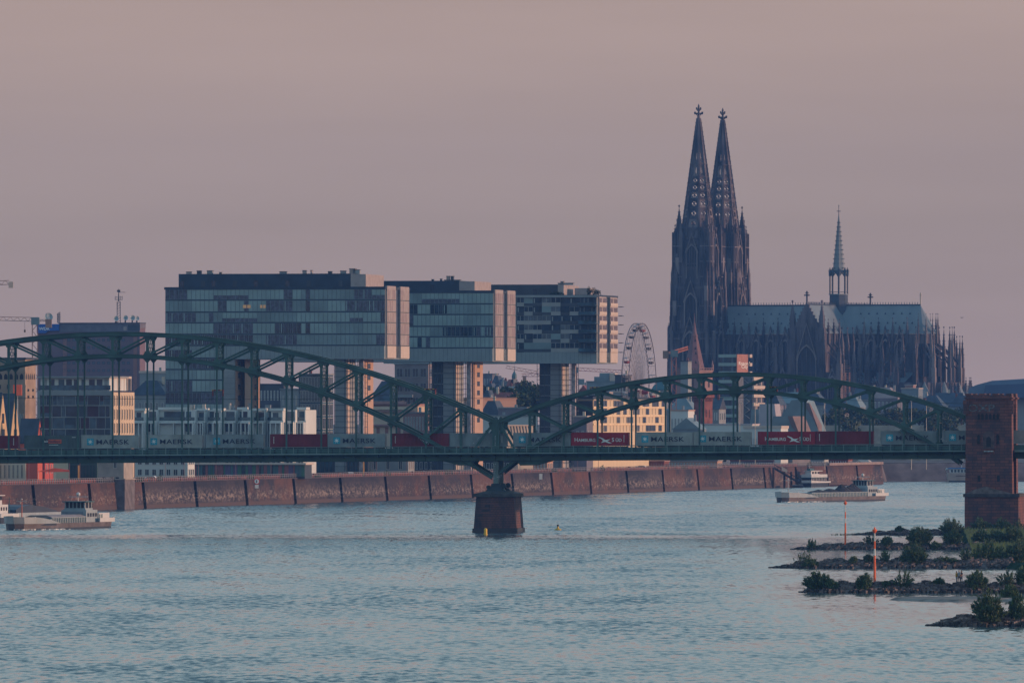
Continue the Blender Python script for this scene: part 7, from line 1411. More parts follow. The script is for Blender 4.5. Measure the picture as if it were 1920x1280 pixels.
def barge(fr, L, W_, lab, heaps, hold, house_m, fbd=1.35, name='cargo_barge'):
    t = thing(name, fr.p(L / 2, W_ / 2, 0), lab, 'barge'); bow = [(-6.5, W_ / 2), (-5.5, W_ * 0.28), (-2.5, W_ * 0.08), (1.5, 0)]; bow2 = [(1.5, W_), (-2.5, W_ * 0.92), (-5.5, W_ * 0.72)]
    out = bow + [(L - 2, 0), (L + 1.2, W_ * 0.25), (L + 1.2, W_ * 0.75), (L - 2, W_)] + bow2
    mb = MB(fr); hullslab(mb, out, -1, 0.35, hulld); hullslab(mb, out, 0.351, fbd, hullb, 0.012)
    b3 = bow + [(9, 0.0), (9, W_)] + bow2; hullslab(mb, [(a - 0.1, b if 0 < b < W_ else b + (-0.06 if b == 0 else 0.06)) for a, b in b3], 0.9, fbd + 0.02, hulld); mb.build('hull', t)
    mb = MB(fr)
    mb.add([(-7.0, W_ / 2, fbd), (-5.9, W_ * 0.25, fbd), (-2.7, W_ * 0.04, fbd), (1.5, -0.12, fbd), (11, -0.12, fbd), (11, -0.12, fbd + 0.1), (1.5, -0.25, fbd + 1.15), (-2.8, W_ * 0.02, fbd + 1.4), (-6.3, W_ * 0.25, fbd + 1.5), (-7.5, W_ / 2, fbd + 1.55)], [(0, 1, 8, 9), (1, 2, 7, 8), (2, 3, 6, 7), (3, 4, 5, 6)], house_m)
    mb.add([(-7.0, W_ / 2, fbd), (-5.9, W_ * 0.75, fbd), (-2.7, W_ * 0.96, fbd), (1.5, W_ + 0.12, fbd), (11, W_ + 0.12, fbd), (11, W_ + 0.12, fbd + 0.1), (1.5, W_ + 0.25, fbd + 1.35), (-2.8, W_ * 0.98, fbd + 1.6), (-6.3, W_ * 0.75, fbd + 1.7), (-7.5, W_ / 2, fbd + 1.75)], [(0, 1, 8, 9), (1, 2, 7, 8), (2, 3, 6, 7), (3, 4, 5, 6)], wht)
    hullslab(mb, [(-6.4, W_ / 2), (-5.2, W_ * 0.3), (-2.3, 0.9), (2, 0.3), (7, 0.3), (7, W_ - 0.3), (2, W_ - 0.3), (-2.3, W_ - 0.9), (-5.2, W_ * 0.7)], fbd, fbd + 0.9, sgrey); mb.box(L - 9, L + 0.9, 0.1, 0.35, fbd, fbd + 0.9, wht); mb.box(L + 0.6, L + 0.95, 0.36, W_ - 0.4, fbd, fbd + 0.95, wht); mb.build('bulwark', t)
    h0, h1 = 8.5, hold; mb = MB(fr); mb.box(h0, h1, 1.0, W_ - 1.0, fbd, fbd + 1.15, tealp); mb.box(h0 - 0.1, h1 + 0.1, 0.9, W_ - 0.9, fbd + 1.15, fbd + 1.3, sgrey)
    k = h0 + 0.4
    while k < h1: mb.box(k, k + 0.22, 0.78, 0.999, fbd, fbd + 1.14, wht if name != 'x' else tealp); k += 1.15
    mb.build('hold_coaming', t)
    if heaps:
        for (a, r, h, n) in heaps:
            mb = MB(fr); rn = random.Random(int(a)); q = [(0.0, h)] + [(r * f, h * (1 - f) ** 0.9) for f in (0.3, 0.6, 0.85, 1.0)]; nn = 14; vs = []
            for rr_, zz in q[1:]: vs += [(a + rr_ * math.cos(6.283 * i / nn) * rn.uniform(0.9, 1.12) * (1 if n else 1), W_ / 2 + min(1, rr_ / r) * min(r, W_ / 2 - 1.1) * math.sin(6.283 * i / nn), fbd + 1.28 + zz * rn.uniform(0.85, 1.12)) for i in range(nn)]
            vs.append((a, W_ / 2, fbd + 1.28 + h)); fs = [(j * nn + i, j * nn + (i + 1) % nn, (j + 1) * nn + (i + 1) % nn, (j + 1) * nn + i) for j in range(3) for i in range(nn)] + [(i, (i + 1) % nn, 4 * nn) for i in range(nn)] + [tuple(range(3 * nn, 4 * nn))]; mb.add(vs, fs, coal); mb.build('cargo_heap', t)
    else: mb = MB(fr); mb.slabb([(1.0, fbd + 1.31), (W_ - 1.0, fbd + 1.31), (W_ - 2.2, fbd + 1.75), (2.2, fbd + 1.75)], h0, h1, hatch); mb.build('hatch_cover', t)
    w0 = hold + 0.8; mb = MB(fr); mb.box(w0, w0 + 7.5, 1.2, W_ - 1.2, fbd, fbd + 2.7, house_m)
    for i in range(4): mb.box(w0 - 0.06, w0 - 0.001, 1.9 + i * (W_ - 3.2) / 4, 3.3 + i * (W_ - 3.2) / 4, fbd + 1.3, fbd + 2.3, M('grey panel', (0.18, 0.22, 0.26), 0.6)); mb.box(w0 + 0.8 + i * 1.7, w0 + 1.9 + i * 1.7, 1.14, 1.199, fbd + 1.2, fbd + 2.0, dk_)
    mb.build('deckhouse', t)
    mb = MB(fr); mb.box(w0 + 0.6, w0 + 5.5, 1.6, W_ - 1.6, fbd + 2.7, fbd + 3.1, sgrey); mb.box(w0 + 0.8, w0 + 5.3, 1.8, W_ - 1.8, fbd + 3.1, fbd + 4.4, dk_)
    for b in np.linspace(1.78, W_ - 1.98, 6): mb.box(w0 + 0.74, w0 + 0.799, b, b + 0.2, fbd + 3.1, fbd + 4.4, sgrey)
    for a in (w0 + 0.75, w0 + 3.0, w0 + 5.1): mb.box(a, a + 0.25, 1.72, 1.799, fbd + 3.1, fbd + 4.4, wht)
    mb.box(w0 + 0.2, w0 + 5.9, 1.3, W_ - 1.3, fbd + 4.4, fbd + 4.62, tealp); mb.build('wheelhouse', t)
    mb = MB(fr); mb.box(w0 + 7.6, L - 0.5, 0.9, W_ - 0.9, fbd, fbd + 2.0, wht)
    for a in (w0 + 7.9, w0 + 9.3): mb.box(a, a + 0.6, 0.84, 0.899, fbd + 0.2, fbd + 1.7, tealp)
    mb.build('stern_cabin', t)
    mb = MB(fr); mb.tube((w0 + 3, W_ / 2, fbd + 4.6), (w0 + 3, W_ / 2, fbd + 6.2), 0.1, 0.07, wht, 6); mb.beam((w0 + 3, W_ / 2 - 2.2, fbd + 5.6), (w0 + 3, W_ / 2 + 2.2, fbd + 5.6), 0.1, 0.14, wht); mb.lathe(w0 + 3, W_ / 2, [(0.2, fbd + 5.7), (0.5, fbd + 6.0), (0.45, fbd + 6.4), (0.1, fbd + 6.6)], wht, 8); mb.build('radar_mast', t)
    mb = MB(fr); mb.tube((-2, W_ / 2, fbd + 0.9), (-2, W_ / 2, fbd + 5.2), 0.14, 0.08, M('rust red mast', (0.45, 0.12, 0.06), 0.6) if not heaps else sgrey, 6); mb.beam((-2, W_ / 2 - 1.2, fbd + 4.9), (-2, W_ / 2 + 1.2, fbd + 4.9), 0.1, 0.12, wht); mb.lathe(-2, W_ / 2, [(0.1, fbd + 5.2), (0.2, fbd + 5.3), (0.1, fbd + 5.5)], wht, 6)
    for b in (1.5, W_ - 1.5): mb.box(-1.5, -0.9, b - 0.3, b + 0.3, fbd + 0.9, fbd + 1.5, wht)
    mb.build('bow_mast', t)
    mb = MB(fr); rn = random.Random(5)
    for i in range(70):
        a = rn.uniform(-8.5, 10); b = W_ / 2 - abs(rn.gauss(0, 1)) * 0.8 - W_ * 0.5 * min(1, (a + 9) / 7) - rn.uniform(0, 0.9); s = rn.uniform(0.15, 0.5); mb.box(a, a + s * 3, b, b + s, -0.05, rn.uniform(0.06, 0.22), M('wake foam', (0.55, 0.6, 0.62), 0.6))
    mb.build('bow_wave', t)
    return t
frL = fr_at(80, 2152, -73); barge(frL, 47, 8.2, 'grey brown cargo barge with closed hatch, under way at the left edge', None, 31, sgrey)
frR = fr_at(1507, 2838, -66); barge(frR, 65, 8.0, 'cargo barge loaded with black heaps, under way right of the river pier', [(21, 6, 0.9, 1), (30, 6, 1.1, 0), (39, 4.2, 2.3, 0), (44, 3.4, 1.8, 0), (47.5, 3.6, 2.5, 0)], 51.5, sgrey)
# second vessel at the left edge, behind the barge
fr2 = fr_at(24, 2290, -72); t = thing('river_ship', fr2.p(8, 5, 0), 'white river ship with square wheelhouse half cut by the left edge, behind the barge', 'ship'); mb = MB(fr2); hullslab(mb, [(-8, 0), (34, 0), (38, 4), (38, 6), (34, 10), (-8, 10)], -1, 1.3, hulld, 0.01); hullslab(mb, [(-8, -0.05), (4, -0.05), (4, 10.05), (-8, 10.05)], 1.31, 2.2, wht); mb.box(4.1, 34, 0.3, 0.6, 1.3, 2.3, sgrey); mb.build('hull', t)
mb = MB(fr2); mb.box(-6, 0.8, 1.5, 8.5, 2.21, 4.3, wht)
for i in range(4): mb.box(-5.5 + i * 1.6, -4.7 + i * 1.6, 1.44, 1.499, 2.9, 3.7, dk_); mb.box(0.801, 0.86, 2.2 + i * 1.6, 3.0 + i * 1.6, 2.9, 3.7, dk_)
mb.build('deckhouse', t); mb = MB(fr2); mb.box(-4.5, -0.5, 2.5, 7.5, 4.31, 5.3, wht); mb.box(-4.3, -0.45, 2.45, 7.55, 5.3, 6.3, dk_); mb.box(-5.0, 0.0, 1.9, 8.1, 6.3, 6.5, wht); mb.build('wheelhouse', t)
mb = MB(fr2); mb.slab([(6, 2.3), (33, 2.3), (33, 2.6), (24, 3.6), (16, 4.1), (9, 3.7), (6, 3.0)], 1.5, 8.5, M('dark tarpaulin', (0.03, 0.045, 0.07), 0.6)); mb.build('cargo_cover', t)
mb = MB(fr2); mb.tube((3, 2, 2.2), (3, 2, 6.0), 0.09, 0.07, tealp, 5); mb.beam((3, 0, 5.6), (3, 4, 5.6), 0.1, 0.1, tealp); mb.build('mast', t)
# passenger ship moored at the quay
fr = fr_at(1521, 3436, 24); s_ = 3436 / F; Z = lambda y: Zp(y, 3436); a0 = fa(fr, 1503); b1 = fb(fr, 1553); t = thing('passenger_ship', fr.p(a0 / 2, b1 / 2, 0), 'white passenger ship with two decks moored at the quay beside the gangway', 'ship')
mb = MB(fr); mb.box(a0, 0, 0, b1, -0.5, Z(905), hulld); mb.slabb([(0.0, Z(905)), (b1 + 2.0, Z(905)), (b1 + 2.5, Z(902)), (b1 - 3, Z(902.5)), (3, Z(901)), (0, Z(900))], a0 - 0.05, 0.05, wht); mb.build('hull', t)
mb = MB(fr); mb.box(a0 + 0.1, -0.1, 0.2, b1 - 2, Z(901), Z(895.5), dk_); mb.box(a0 - 0.05, 0.1, -0.1, b1 - 1, Z(895.5), Z(889), wht); mb.box(a0 - 0.07, 0.13, -0.12, b1 - 0.9, Z(895.8), Z(894.6), tealp)
for i in range(10): v = b1 * (i + 0.4) / 11; mb.box(-0.099, -0.02, v, v + 0.25, Z(901), Z(895.5), wht)
mb.build('lower_deck', t); mb = MB(fr); mb.box(a0 + 0.9, -0.5, 1.0, b1 * 0.55, Z(889), Z(883.2), wht); mb.box(a0 + 0.6, -0.2, 0.6, b1 * 0.7, Z(883.2), Z(882), wht)
for i in range(3): v = 2 + i * b1 * 0.16; mb.box(-0.499, -0.44, v, v + b1 * 0.1, Z(888), Z(884), dk_)
mb.box(a0 + 1.4, -1.0, 1.4, 5, Z(882), Z(878), tealp); mb.build('upper_deck', t)
mb = MB(fr); mb.tube((a0 / 2, 3, Z(878)), (a0 / 2, 3, Z(868)), 0.06, 0.05, wht, 5); mb.beam((a0 / 2 - 0.7, 3, Z(874)), (a0 / 2 + 0.7, 3, Z(874)), 0.07, 0.1, wht); mb.tube((a0 * 0.8, 4, Z(880)), (a0 * 0.8, 4, Z(872)), 0.25, 0.15, hulld, 6); mb.build('mast', t)
# gangway and landing stage
t = thing('gangway', P(1472, 900, 3398), 'dark inclined covered gangway leading from the quay down to the landing stage', 'gangway'); D = 3398; mb = MB()
a_, b_ = P(1452, 878, D), P(1500, 906, D)
for dy in (0, 2.0): mb.beam(a_ + Vector((0, dy, 0)), b_ + Vector((0, dy, 0)), 0.25, 0.5, dk_); mb.beam(a_ + Vector((0, dy, 1.4)), b_ + Vector((0, dy, 1.4)), 0.15, 0.2, dk_)
for i in range(9): q = a_ + (b_ - a_) * i / 8; mb.beam(q, q + Vector((0, 0, 1.4)), 0.12, 0.12, dk_); mb.beam(q, q + Vector((0, 2, 0)), 0.12, 0.12, dk_)
mb.slab([(a_.x, a_.z - 0.2), (b_.x, b_.z - 0.2), (b_.x, b_.z + 0.5), (a_.x, a_.z + 0.5)], D + 0.3, D + 1.8, darkw); mb.build('bridge', t)
mb = MB(); q = P(1466, 880, D - 2); mb.slab([(q.x, q.z - 0.2), (q.x + 1.9, q.z - 1.2), (q.x + 1.9, q.z + 0.0), (q.x, q.z + 1.0)], D - 0.5, D - 0.2, perf2); mb.build('canopy_end', t)
for px in (1450, 1484, 1471): x = Xp(px, D); MB().tube((x, D - 1 + (px - 1450) * 0.1, -1), (x, D - 1 + (px - 1450) * 0.1, Zp(876 if px == 1450 else 884, D)), 0.38, 0.38, dk_, 8).build('pile', t)
mb = MB(); mb.box(Xp(1484, 3408), Xp(1506, 3408), 3404, 3412, -0.4, 0.9, hulld); mb.box(Xp(1485, 3408), Xp(1505, 3408), 3404.4, 3411.6, 0.9, 1.05, greyw); mb.build('landing_pontoon', label='low dark pontoon at the foot of the gangway', cat='pontoon')
MB().box(Xp(1556, 3482), Xp(1588, 3482), 3480, 3483, -0.3, 0.55, M('rust pontoon', (0.20, 0.10, 0.09), 0.8)).build('rust_pontoon', label='long low rusty pontoon right of the passenger ship', cat='pontoon')
# cruise ship by the tower
fr = fr_at(1772, 3695, 4); D = 3695; Z = lambda y: Zp(y, D); A_ = lambda px: fa(fr, px); t = thing('cruise_ship', fr.p(12, 4, 0), 'cream hulled ship with a blue roof, its bow just left of the sandstone tower', 'ship')
mb = MB(fr); mb.add([(A_(1778), 0.5, -0.5), (A_(1880), 0, -0.5), (A_(1880), 8, -0.5), (A_(1778), 7.5, -0.5), (A_(1773), 3.5, Z(888)), (A_(1777), 0, Z(886)), (A_(1880), 0, Z(886)), (A_(1880), 8, Z(886)), (A_(1777), 8, Z(886))], [(0, 1, 6, 5), (1, 2, 7, 6), (2, 3, 8, 7), (0, 5, 4), (3, 4, 8), (0, 4, 3), (4, 5, 6, 7, 8), (0, 3, 2, 1)], M('cream hull', (0.36, 0.30, 0.27), 0.6)); mb.box(A_(1779), A_(1880), -0.03, -0.001, 0, Z(900.5), hulld); mb.box(A_(1792), A_(1810), -0.05, -0.002, Z(892.2), Z(891.2), dk_); mb.build('hull', t)
mb = MB(fr); mb.box(A_(1780), A_(1880), 0.3, 7.7, Z(886), Z(878.5), wht)
for i in range(14): mb.box(A_(1783) + i * 1.25, A_(1783) + i * 1.25 + 0.75, 0.2, 0.299, Z(885), Z(880), glass_b)
mb.box(A_(1778), A_(1880), 0.0, 8.0, Z(878.5), Z(876.5), M('bright blue roof', (0.03, 0.14, 0.36), 0.5)); mb.build('upper_deck', t)
mb = MB(fr); mb.beam((A_(1802), 3, Z(877)), (A_(1806), 3, Z(860)), 0.3, 0.3, wht); mb.build('mast', t)
mb = MB(fr); mb.lathe(A_(1775), 3, [(0.1, Z(886)), (0.1, Z(882)), (0.5, Z(881)), (0.6, Z(879)), (0.1, Z(877))], wht, 8); mb.build('searchlight', t)
# ------------------------------------------------------------------ buoys, markers
yb = M('buoy yellow', (0.55, 0.36, 0.03), 0.5, 0, 0.08); c = P(910.5, 1001, 2064); t = thing('spar_buoy', (c.x, c.y, 0), 'slim yellow spar buoy in front of the river pier', 'buoy')
MB().lathe(c.x, c.y, [(0.40, -0.5), (0.42, 0.2), (0.36, 0.25), (0.34, 1.25), (0.1, 1.4)], yb, 10).build('body', t)
c = P(1046, 993, 2148); t = thing('round_buoy', (c.x, c.y, 0), 'small yellow buoy with a dark topmark, right of the river pier', 'buoy'); MB().lathe(c.x, c.y, [(0.7, -0.3), (0.8, 0.1), (0.65, 0.25), (0.25, 0.4), (0.2, 0.8)], yb, 12).build('body', t); MB().lathe(c.x, c.y, [(0.08, 0.8), (0.25, 0.95), (0.25, 1.15), (0.05, 1.25)], dk_, 8).build('topmark', t)
och = M('signal orange', (0.75, 0.13, 0.04), 0.5, 0, 0.06); wst = M('signal white', (0.55, 0.56, 0.54), 0.5)
def marker(px, yb0, yt, D, bands, lab):
    x = Xp(px, D); t = thing('river_marker', (x, D, Zp(yb0, D)), lab, 'channel marker', 'banded channel markers on the groynes'); Z = lambda y: Zp(y, D); N = len(bands) - 1
    for i in range(N): r = lambda y: 0.085 + 0.10 * (y - yt) / (yb0 - yt); MB().tube((x, D, Z(bands[i + 1])), (x, D, Z(bands[i]) + 0.0), r(bands[i + 1]), r(bands[i]), och if i % 2 == 1 or i == N - 1 else wst, 8).build('band', t)
    MB().lathe(x, D, [(0.05, Z(bands[0]) - 0.3), (0.32, Z(bands[0]) + 0.1), (0.34, Z(bands[0]) + 0.3), (0.12, Z(bands[0]) + 0.35), (0.1, Z(bands[0]) + 0.6)], och, 8).build('topmark', t)
marker(1585, 1019, 939, 1838, [944, 959, 971, 980, 1022], 'orange and white banded marker post on the farther groyne, left one')
marker(1640, 1091, 989, 1394 * 1.0, [996, 1014, 1028, 1041, 1094], 'taller orange and white banded marker post on the nearer groyne, right one')
# ------------------------------------------------------------------ groynes, bank and bushes
rock = M('groyne rock', (0.075, 0.062, 0.068), 0.9, 0, 0.5, 1.3, col2=(0.23, 0.19, 0.185)); rockd = M('dark wet rock', (0.025, 0.027, 0.032), 0.5, 0, 0.4, 1.0)
def rocks(mb, n, x0, x1, hfun, yc, hw, rn, s0=0.28, s1=0.7):
    for i in range(n):
        x = x0 + (x1 - x0) * rn.random() ** 0.95; H_ = hfun(x); v = rn.uniform(-1, 1); z = max(-0.05, H_ * (1 - abs(v) ** 1.3)); y = yc + v * hw * (0.35 + 0.65 * min(1, H_ / 1.0)); s = rn.uniform(s0, s1) * (0.6 + 0.4 * min(1, H_))
        pts = [Vector((rn.uniform(0.6, 1) * sx_, rn.uniform(0.6, 1) * sy, rn.uniform(0.5, 0.9) * sz)) * s * 0.5 for sz in (-1, 1) for sx_, sy in ((-1, -1), (1, -1), (1, 1), (-1, 1))]; th = rn.uniform(0, 3); c_, s_ = math.cos(th), math.sin(th)
        mb.add([(x + p.x * c_ - p.y * s_, y + p.x * s_ + p.y * c_, z + p.z + s * 0.12) for p in pts], [(3, 2, 1, 0), (4, 5, 6, 7), (0, 1, 5, 4), (1, 2, 6, 5), (2, 3, 7, 6), (3, 0, 4, 7)], rock if z > 0.28 else (rockd if rn.random() < 0.7 else rock))
def groyne(tip, end, D, h, lab, rise=60, n=1900, hw=3.6, seed=0):
    rn = random.Random(seed); x0, x1 = Xp(tip + 6, D), Xp(end, D); rl = rise * D / F; yc = D + hw
    hf = lambda x: h * min(1, max(0.0, (x - x0) / rl)) ** 0.7 * (0.9 + 0.12 * math.sin(x * 1.1) + 0.08 * math.sin(x * 2.7 + 1))
    mb = MB(); K = 40; vs = []; V = [-1, -0.8, -0.45, 0, 0.45, 0.8, 1]
    for i in range(K + 1):
        x = x0 + (x1 - x0) * i / K; H_ = hf(x)
        for v in V: vs.append((x, yc + v * hw * (0.35 + 0.65 * min(1, H_ / 1.0)), H_ * (1 - abs(v) ** 1.3) - (0.3 if abs(v) == 1 else 0.02) - (0.12 if i == 0 else 0)))
    nv = len(V); mb.add(vs, [(i * nv + j, (i + 1) * nv + j, (i + 1) * nv + j + 1, i * nv + j + 1) for i in range(K) for j in range(nv - 1)], rock)
    rocks(mb, n, x0 - 0.6, x1, hf, yc, hw, rn); mb.build('stone_groyne', label=lab, cat='groyne', group='stone groynes at the right bank'); return hf
GRO = {}
for key, tip, end, yw, h, lab, rise in ((0, 1743, 1990, 1174, 1.35, 'nearest stone groyne at the lower right corner', 80), (1, 1503, 1990, 1111, 1.35, 'second nearest stone groyne, the one people stand on', 50), (2, 1444, 1900, 1065, 1.45, 'third stone groyne reaching farthest left into the river', 110), (3, 1484, 1860, 1030, 1.15, 'fourth stone groyne carrying the farther banded marker', 90), (4, 1592, 1850, 1003, 1.0, 'farthest stone groyne close to the sandstone tower', 90)):
    D = Dw(yw); GRO[key] = (D, groyne(tip, end, D, h, lab, rise, 2000 if end > 1900 and key else 1500, 3.6, key))
mb = MB(); rn = random.Random(9); K = 24; pts = []
for i in range(K): t_ = 2 * math.pi * i / K; pts.append((Xp(1790 + 130 * math.cos(t_), 1335), 1336 + 13 * math.sin(t_) * (1 + 0.2 * math.sin(3 * t_))))
frustum(mb, pts, [(Xp(1790, 1335) + (x - Xp(1790, 1335)) * 0.86, 1336 + (y - 1336) * 0.8) for x, y in pts], -0.2, 0.32, beach_m); mb.build('gravel_bank', kind='structure')
bank = [(Xp(1990, 1100), 1100), (Xp(1975, 1350), 1350), (Xp(1962, 1560), 1560), (Xp(1846, 1640), 1632), (Xp(1822, 1800), 1800), (Xp(1800, 1950), 1950), (Xp(1795, 2070), 2070), (Xp(1830, 2110), 2105), (260, 2200), (400, 1100)]
cxk = (sum(p[0] for p in bank) / 10, sum(p[1] for p in bank) / 10)
mb = MB(); frustum(mb, bank, [(cxk[0] + (x - cxk[0]) * 0.975, cxk[1] + (y - cxk[1]) * 0.99) for x, y in bank], -0.3, 0.9, grass_m); mb.build('right_bank', kind='structure')
leafA = M('willow leaf', (0.042, 0.088, 0.056), 0.8, 0, 0.4, 1.5, spec=0.2); leafB = M('pale willow leaf', (0.10, 0.135, 0.080), 0.8, 0, 0.3, 1.5, spec=0.2); leafC = M('olive leaf', (0.065, 0.11, 0.040), 0.8, 0, 0.3, 1.5, spec=0.2); twig = M('twig', (0.07, 0.055, 0.04), 0.9)
def bush(px, yb0, wpx, hpx, D, zb, lab, seed, ms=(0.62, 0.2, 0.18), spiky=False):
    rn = random.Random(seed); s = D / F; R, Hh = wpx * s / 2, hpx * s; x = Xp(px, D); t = thing('willow_bush', (x, D, zb), lab, 'bush', 'bushes on the groynes and right bank')
    mb = MB(); ml_ = MB(); ns = 24 if spiky else int(34 + R * 18); lean = rn.uniform(-0.15, 0.15)
    for i in range(ns):
        a = rn.uniform(0, 6.283); sp = rn.random() ** 0.6; hh = (1 - 0.62 * sp ** 1.8) * rn.uniform(0.62, 1.12)
        tip = Vector((x + R * (sp * math.cos(a) + lean * hh), D + R * sp * math.sin(a), zb + max(0.2, Hh * hh))); base = Vector((x + R * 0.42 * math.cos(a) * sp, D + R * 0.42 * math.sin(a) * sp, zb - 0.15)); mid = base.lerp(tip, 0.55) + Vector((0, 0, Hh * 0.05 * sp))
        mb.beam(base, mid, 0.05, 0.05, twig); mb.beam(mid, tip, 0.022, 0.022, twig)
        ax_ = (tip - mid).normalized(); nl = int((20 if spiky else 40) * (0.6 + Hh * 0.30))
        for k in range(nl):
            q = rn.random() ** 0.9; p = base.lerp(mid, q / 0.55) if q < 0.55 else mid.lerp(tip, (q - 0.55) / 0.45)
            w_ = (0.05 + 0.22 * (1 - q)) * (0.6 if spiky else 1.0) * min(1.6, 0.6 + R * 0.5); p = p + Vector((rn.gauss(0, w_), rn.gauss(0, w_), rn.gauss(0, w_ * 0.6)))
            d = (ax_ + Vector((rn.uniform(-1, 1), rn.uniform(-1, 1), rn.uniform(-0.3, 0.7))) * 0.55).normalized() * rn.uniform(0.13, 0.30); c = d.cross(Vector((rn.uniform(-1, 1), rn.uniform(-1, 1), rn.uniform(-1, 1)))).normalized() * 0.06
            ml_.add([p - d, p + c, p + d, p - c], [(0, 1, 2, 3)], rn.choices([leafA, leafB, leafC], ms)[0])
    mb.build('stem', t); ml_.build('foliage', t)
BU = [(0, 1855, 1160, 74, 54, 'big dark bush on the nearest groyne', 0), (0, 1908, 1158, 44, 46, 'dark bush at the right edge of the nearest groyne', 0),
 (1, 1536, 1106, 62, 40, 'big round bush at the tip of the groyne people stand on', 0), (1, 1620, 1100, 36, 26, 'small bush just left of the taller marker post', 0), (1, 1693, 1098, 46, 34, 'pale spiky fan shaped bush right of the taller marker', 1), (1, 1760, 1095, 22, 13, 'low bush between the fan shaped one and the three people', 0), (1, 1830, 1099, 44, 30, 'bush just right of the three people', 0), (1, 1888, 1095, 46, 30, 'pale spiky bush second right of the people', 1), (1, 1918, 1092, 26, 32, 'dark bush cut by the right edge behind the people', 0), (1, 1560, 1100, 26, 14, 'low bush hugging the big round one at the groyne tip', 0), (1, 1662, 1097, 16, 9, 'tiny plant between marker and fan shaped bush', 0),
 (2, 1508, 1061, 50, 30, 'wispy bush at the tip of the third groyne', 1), (2, 1520, 1062, 34, 14, 'dense low bush beneath the wispy tip bush', 0), (2, 1661, 1049, 25, 19, 'small spiky bush on the third groyne behind the taller marker', 1), (2, 1714, 1059, 56, 46, 'large dome shaped bush on the third groyne', 0), (2, 1600, 1050, 14, 7, 'tiny tuft in the middle of the third groyne', 0), (2, 1628, 1049, 18, 10, 'low tuft left of the taller marker on the third groyne', 0), (2, 1812, 1047, 32, 24, 'leaning bush on the third groyne left of the wide one', 1), (2, 1852, 1058, 72, 46, 'wide round bush on the third groyne near the bank', 0), (2, 1905, 1058, 52, 52, 'tall bush on the bank at the right edge above the people', 0), (2, 1774, 1055, 46, 12, 'low creeping bush right of the dome shaped one', 0), (2, 1890, 1062, 60, 18, 'low thicket at the foot of the tall right bush', 0),
 (3, 1522, 1027, 30, 18, 'thin bush at the tip of the fourth groyne', 1), (3, 1634, 1019, 38, 20, 'leaning grassy bush right of the farther marker', 1), (3, 1662, 1018, 22, 14, 'small bush between the grassy one and the big one, fourth groyne', 0), (3, 1722, 1018, 54, 34, 'big wispy bush on the fourth groyne', 0), (3, 1786, 1018, 42, 28, 'rounded pale bush on the fourth groyne', 0), (3, 1755, 1025, 22, 10, 'low bush at the foot of the rounded pale one', 0), (3, 1832, 1020, 28, 26, 'tall pale bush left on the bank', 1), (3, 1870, 1022, 44, 26, 'green bush on the bank above the wide round one', 0), (3, 1902, 1024, 40, 40, 'big bush on the bank at the right edge', 0),
 (3, 1842, 1016, 40, 24, 'bush on the bank behind the tall pale one', 0), (3, 1868, 1012, 44, 22, 'bush on the bank above the green one', 1), (3, 1896, 1012, 46, 26, 'broad bush on the bank below the pale one by the tower', 0), (3, 1850, 1036, 44, 20, 'low bush on the bank between the wide round one and the green one', 0), (3, 1886, 1038, 40, 22, 'rounded bush on the bank left of the tall right bush', 0), (4, 1785, 1000, 52, 30, 'dark bush left of the sandstone tower base', 0), (4, 1840, 998, 46, 30, 'dark bush in front of the tower base, left one', 0), (4, 1880, 998, 42, 28, 'dark bush in front of the tower base, right one', 0), (4, 1911, 1000, 32, 34, 'pale bush right of the tower base', 1), (4, 1686, 994, 15, 9, 'tiny bush on the farthest groyne', 0), (4, 1858, 1003, 40, 18, 'low bush between the two at the tower base', 0), (4, 1815, 1004, 30, 16, 'low bush at the left corner of the tower base', 0)]
for i, (g_, px, yb0, wp, hp, lab, spk) in enumerate(BU):
    D0, hf = GRO[g_]; D = D0 + 1.2 + (i % 3) * 0.9
    if px > 1830 and g_ >= 2: D = D0 + 8
    z = max(0.2, min(Zp(yb0, D), 1.6)); top = Zp(yb0 - hp, D); bush(px, yb0, wp, (top - z) / (D / F), D, z, lab, 100 + i, (0.62, 0.2, 0.18) if i % 3 else (0.4, 0.35, 0.25), bool(spk))
c = P(1893, 1115, 1335); bush(1893, 1118, 38, 24, 1338, 0.3, 'olive bush standing on the gravel bank behind the nearest groyne', 77, (0.2, 0.3, 0.5))
# undergrowth on the bank
mb = MB(); rn = random.Random(55)
for i in range(9000):
    D = rn.uniform(1640, 2085); x = Xp(rn.uniform(1828, 2000) - (D - 1640) * 0.05, D); h = rn.uniform(0.3, 1.0); z = 0.85
    mb.add([(x - 0.10, D, z), (x + 0.12, D + 0.1, z), (x + rn.uniform(-0.25, 0.25), D, z + h)], [(0, 1, 2)], rn.choice([leafA, leafC, leafA]))
for g_ in (0, 1, 2, 3, 4):
    D0, hf = GRO[g_]
    for i in range(500): x = Xp(rn.uniform(1560 if g_ != 0 else 1820, 1900), D0); v = rn.uniform(-0.6, 0.6); H_ = hf(x); z = H_ * (1 - abs(v) ** 1.3); h = rn.uniform(0.15, 0.45); mb.add([(x - 0.06, D0 + 3.6 + v * 3, z), (x + 0.08, D0 + 3.6 + v * 3, z), (x + rn.uniform(-0.15, 0.15), D0 + 3.6 + v * 3, z + h)], [(0, 1, 2)], rn.choice([leafA, leafC]))
mb.build('undergrowth', kind='stuff')
